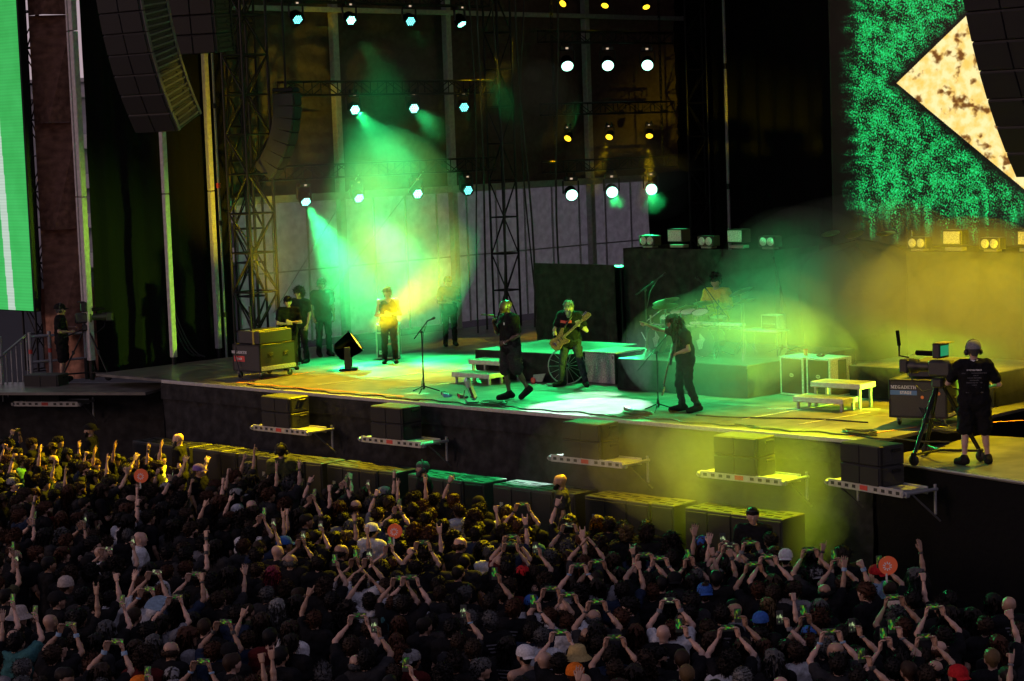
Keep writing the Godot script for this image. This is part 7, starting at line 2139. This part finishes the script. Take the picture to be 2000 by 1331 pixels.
	for p in people:
		var at := Transform3D(Basis(Vector3.UP, p.yaw).scaled(Vector3.ONE * p.size), Vector3(p.x, 0, p.z))
		var o: Node3D = mass
		var xf := at
		if p.own:
			var l: String = p.label
			if said[l] > 1:
				l += ", %s from left in %s row" % [ordinal(p.place), ordinal(p.row)]
			o = thing("person", l, "person", Vector3(p.x, 0, p.z), 0.0, "people in the audience")
			o.transform = at
			xf = Transform3D()
			p.said = l
		var j: Dictionary = poses[p.pose]
		part(o, "body", bodies[p.pose], M[p.skin], xf)
		if p.shirt == "tank" and tanks.has(p.pose):
			part(o, "vest", tanks[p.pose], M.shirt_black, xf)
		else:
			part(o, "shirt", shirts[p.pose], M[p.shirt] if p.shirt != "tank" else M.shirt_black, xf)
		part(o, "trousers", trousers, M.jeans_black if p.row_odd else M.jeans, xf)
		var hx := xf * head_frame(j)
		if p.kind != "bald":
			part(o, "hair", hairs[p.kind][p.twin], M[p.tone], hx)
		if p.beard:
			part(o, "beard", hairs.beard[0], M[p.tone], hx)
		if p.hat_shape:
			part(o, "hat", hats[p.hat_shape], M[p.hat_tone], hx * Transform3D(Basis.from_scale(Vector3(1.07, 1.06, 1.2)), Vector3(0, 0, 0.012)))
		if p.print and p.shirt == "shirt_black" and p.pose in ["rest", "chin"] and p.own:
			for b in 3:
				part(o, "back_print", boxy(Vector3(0.2 - 0.05 * ((b + p.twin) % 3), 0.018, 0.004), 0.0), M.shirt_grey, xf * moved(0, 1.36 - 0.045 * b, 0.136))
		for s in ["l", "r"]:
			var wr: Vector3 = j["wrist_" + s]
			if wr.y > 1.7 and p.print:
				part(o, "wristband", bands[p.twin], M[["black_plastic", "shirt_grey", "shirt_blue"][p.row % 3] if p.own else "black_plastic"], xf * Transform3D(hand_frame(j, s).basis.orthonormalized(), wr.lerp(j["elbow_" + s], 0.12)))
		if p.has("phone"):
			var ph := at * Transform3D(Basis(Vector3.RIGHT, -0.15) * (Basis(Vector3.BACK, PI / 2) if p.phone else Basis()), Vector3(0.0, 1.945 if not p.phone else 1.925, -0.4))
			var t := phone(p, ph, mass)
			part(t, "case", boxy(Vector3(0.078, 0.16, 0.01), 0.004), M.black_plastic, ph if t == mass else Transform3D())
			var pic := face(0.07, 0.148) if not p.phone else face(0.148, 0.07)
			var turn := Transform3D(Basis(Vector3.BACK, -PI / 2) if p.phone else Basis(), Vector3(0, 0, 0.0056))
			part(t, "screen", pic, glass[(0 if p.phone else 3) + p.tint], (ph if t == mass else Transform3D()) * turn)
	# round orange paddles held up over the crowd, and a blue folding fan
	for f in [[Vector3(8.462, 1.950, 6.809), 0.12, "orange paddle fan held up over the far end of the crowd"], [Vector3(15.659, 1.900, 7.722), 0.105, "orange paddle fan held up in the middle of the crowd"], [Vector3(22.655, 1.900, 5.895), 0.118, "orange paddle fan held up before the dark side platform"]]:
		var o := thing("paddle_fan", f[2], "fan", f[0], 0.77, "orange paddle fans")
		part(o, "disc", Geo.new().tube(Vector3(0, 0, -0.004), Vector3(0, 0, 0.004), f[1], f[1], 28).mesh(), M.orange_fan)
		part(o, "grip", boxy(Vector3(0.025, 0.12, 0.012), 0.004), M.white_paint, moved(-0.02, -f[1] - 0.04, 0))
		for k in 10:
			part(o, "printed_ray", boxy(Vector3(0.012, 0.03, 0.002), 0.0), M.print_white, Transform3D(Basis(Vector3.BACK, TAU * k / 10.0), Vector3(-sin(TAU * k / 10.0), cos(TAU * k / 10.0), 0) * 0.042 + Vector3(-0.01, -0.01, 0.0055)))
	var fan := thing("folding_fan", "pale blue folding fan opened beside dark-haired people", "fan", Vector3(16.355, 1.700, 12.318), 0.9)
	for k in 11:
		var t := -0.4 + k * 0.16
		part(fan, "blade", Geo.new().prism(PackedVector2Array([Vector2(-0.004, 0), Vector2(0.004, 0), Vector2(0.02, 0.2), Vector2(-0.016, 0.2)]), -0.001, 0.001, Transform3D(Basis(Vector3.BACK, t), Vector3(0, 0, 0.002 * (k % 2)))).mesh(), M.shirt_blue)


func phone(p: Dictionary, xf: Transform3D, mass: Node3D) -> Node3D:
	if not p.own:
		return mass
	var t := thing("phone", "%s phone held up by the %s person from left in the crowd's %s row" % ["sideways" if p.phone else "upright", ordinal(p.place), ordinal(p.row)], "phone", Vector3.ZERO, 0.0, "phones held up in the audience")
	t.transform = xf.orthonormalized()
	return t


# people look towards the singer
func facing(x: float, z: float) -> float:
	var far := clampf((11.0 - x) / 8.0, 0.0, 1.0)
	var d := Vector2(10.5 + 4.5 * far - x, -3.0 + 2.5 * far - z).normalized()
	return atan2(-d.x, -d.y)


func dress(p: Dictionary) -> void:
	var pick := rng.randf()
	p.skin = "skin_pale" if pick < 0.4 else ("skin_mid" if pick < 0.85 else "skin_tan")
	p.twin = rng.randi() % 2
	p.tint = rng.randi() % 3
	p.print = rng.randf() < 0.4
	p.row_odd = rng.randi() % 2
	if not p.has("yaw"):
		p.yaw = facing(p.x, p.z) + rng.randfn(0.0, 0.3)
		if not p.has("main") and rng.randf() < 0.1:
			p.yaw += rng.randf_range(-1.3, 1.3)
	var spec: String = p.get("hair", "")
	p.beard = false
	p.tone = ["hair_black", "hair_black", "hair_dark", "hair_dark", "hair_brown", "hair_brown", "hair_auburn"][rng.randi() % 7]
	if spec:
		var bits := spec.split(":")
		p.kind = bits[0]
		if bits.size() > 1:
			if bits[1] == "beard":
				p.beard = true
			else:
				p.tone = bits[1]
	else:
		var r := rng.randf()
		for o in [["short", 0.46], ["long", 0.62], ["curly", 0.7], ["buzz", 0.8], ["bob", 0.84], ["wild", 0.88], ["tail", 0.92], ["tuft", 0.95], ["fringe", 0.98], ["bun", 1.01]]:
			if r < o[1]:
				p.kind = o[0]
				break
		if rng.randf() < 0.06:
			p.tone = "hair_grey"
		p.beard = p.kind in ["short", "buzz", "fringe"] and rng.randf() < 0.3
	if not p.has("shirt"):
		var r := rng.randf()
		for o in [["shirt_black", 0.68], ["shirt_faded", 0.8], ["shirt_navy", 0.86], ["shirt_grey", 0.9], ["shirt_white", 0.93], ["shirt_olive", 0.96], ["shirt_maroon", 0.985], ["shirt_teal", 1.01]]:
			if r < o[1]:
				p.shirt = o[0]
				break
	var hat: String = p.get("hat", "-")
	p.hat_shape = ""
	p.hat_tone = ""
	if hat == "L": p.yaw = 2.2
	elif hat == "R": p.yaw = -0.7
	elif hat != "-":
		if hat.begins_with("bucket"):
			p.hat_shape = "bucket"
			p.hat_tone = "cap_" + hat.trim_prefix("bucket_")
		elif hat.begins_with("beanie"):
			p.hat_shape = "beanie"
			p.hat_tone = "cap_" + hat.trim_prefix("beanie_")
		else:
			p.hat_shape = "back" if hat.ends_with("_back") else "cap"
			p.hat_tone = hat.trim_suffix("_back")
		if p.kind == "short":
			p.kind = "buzz"
	elif not p.has("main") and rng.randf() < 0.05:
		p.hat_shape = ["cap", "back"][rng.randi() % 2]
		p.hat_tone = ["cap_black", "cap_black", "cap_grey", "cap_blue"][rng.randi() % 4]
	var tone: String = p.tone.trim_prefix("hair_")
	var looks := {"short": "short %s hair", "tuft": "spiky %s hair", "buzz": "cropped %s hair", "long": "long %s hair", "bob": "chin-length %s hair", "curly": "curly %s hair", "wild": "wild long %s hair", "bun": "%s hair in a bun", "tail": "%s ponytail", "fringe": "thinning %s hair", "bald": "bald head"}
	var words: String = looks[p.kind]
	if words.contains("%s"):
		words = words % tone
	if p.hat_shape:
		words = p.hat_tone.trim_prefix("cap_") + {"cap": " cap", "back": " backward cap", "bucket": " bucket hat", "beanie": " beanie"}[p.hat_shape]
	var top: String = "black vest" if p.shirt == "tank" else p.shirt.trim_prefix("shirt_") + " shirt"
	var act: String = {"rest": "", "chin": "", "fist_r": " raising fist", "fist_l": " raising fist", "horns_r": " raising horns", "point_l": " pointing up", "open": " raising open hand", "clap": " clapping overhead", "wide_phone": " filming sideways", "tall_phone": " filming", "one_phone": " filming"}[p.pose]
	p.label = "person with %s, %s%s" % [words, top, act]


# ---------------------------------------------------------------- smoke
func puff(o: Node3D, at: Vector3, size: Vector3, density: float, turn := Vector3.ZERO) -> void:
	var f := FogVolume.new()
	f.name = "puff"
	f.shape = RenderingServer.FOG_VOLUME_SHAPE_ELLIPSOID
	f.size = size
	f.position = at
	f.rotation = turn
	var m := FogMaterial.new()
	m.density = density
	m.albedo = Color(0.95, 0.95, 0.95)
	f.material = m
	o.add_child(f, true)


# a soft bank of smoke: wisps within wisps, each a little shifted, turned and stretched, so that it thins out unevenly to all sides
func bank(o: Node3D, at: Vector3, size: Vector3, depth: float, levels: int, sd: int) -> void:
	var r := RandomNumberGenerator.new()
	r.seed = sd
	var mean := (size.x + size.y + size.z) / 3.0
	for k in levels:
		var s := lerpf(1.0, 0.22, float(k) / maxi(1, levels - 1))
		var free := (1.0 - s) * 0.36 + 0.03
		var shift := Vector3(r.randf_range(-1, 1) * size.x, r.randf_range(-1, 1) * size.y, r.randf_range(-1, 1) * size.z) * free
		var stretch := Vector3(r.randf_range(0.75, 1.3), r.randf_range(0.75, 1.25), r.randf_range(0.75, 1.3))
		var p := at + shift
		p.y = maxf(p.y, 0.3)
		puff(o, p, size * stretch * s, depth / levels / (mean * s), Vector3(r.randf_range(-0.5, 0.5), r.randf_range(-0.6, 0.6), r.randf_range(-0.5, 0.5)))


func build_smoke() -> void:
	var o := Node3D.new()
	o.name = "smoke"
	tag(o, "drifting stage smoke lit green and yellow", "", "", "stuff")
	add_child(o)
	# centre, size, depth, wisps
	bank(o, Vector3(0.9, 5.3, -5.1), Vector3(5.0, 5.4, 5.0), 0.6, 8, 11)
	bank(o, Vector3(2.6, 4.3, -4.8), Vector3(3.2, 3.4, 3.2), 0.3, 6, 12)
	bank(o, Vector3(-0.9, 8.3, -8.2), Vector3(2.4, 4.4, 5.6), 0.17, 5, 13)
	bank(o, Vector3(-0.6, 8.2, -12.4), Vector3(1.8, 2.6, 2.8), 0.22, 3, 14)
	bank(o, Vector3(-1.0, 6.3, -17.0), Vector3(2.2, 2.0, 5.6), 0.22, 3, 15)
	bank(o, Vector3(14.3, 3.4, -1.9), Vector3(4.6, 2.6, 3.0), 0.42, 6, 16)
	bank(o, Vector3(14.2, 4.4, -5.2), Vector3(5.4, 3.4, 3.8), 0.48, 6, 17)
	bank(o, Vector3(17.2, 4.0, -4.6), Vector3(5.4, 3.4, 3.6), 0.48, 6, 18)
	bank(o, Vector3(16.6, 1.6, 0.8), Vector3(5.0, 3.0, 1.2), 0.6, 7, 19)
	bank(o, Vector3(13.6, 1.7, 0.7), Vector3(3.2, 2.2, 0.9), 0.26, 4, 20)
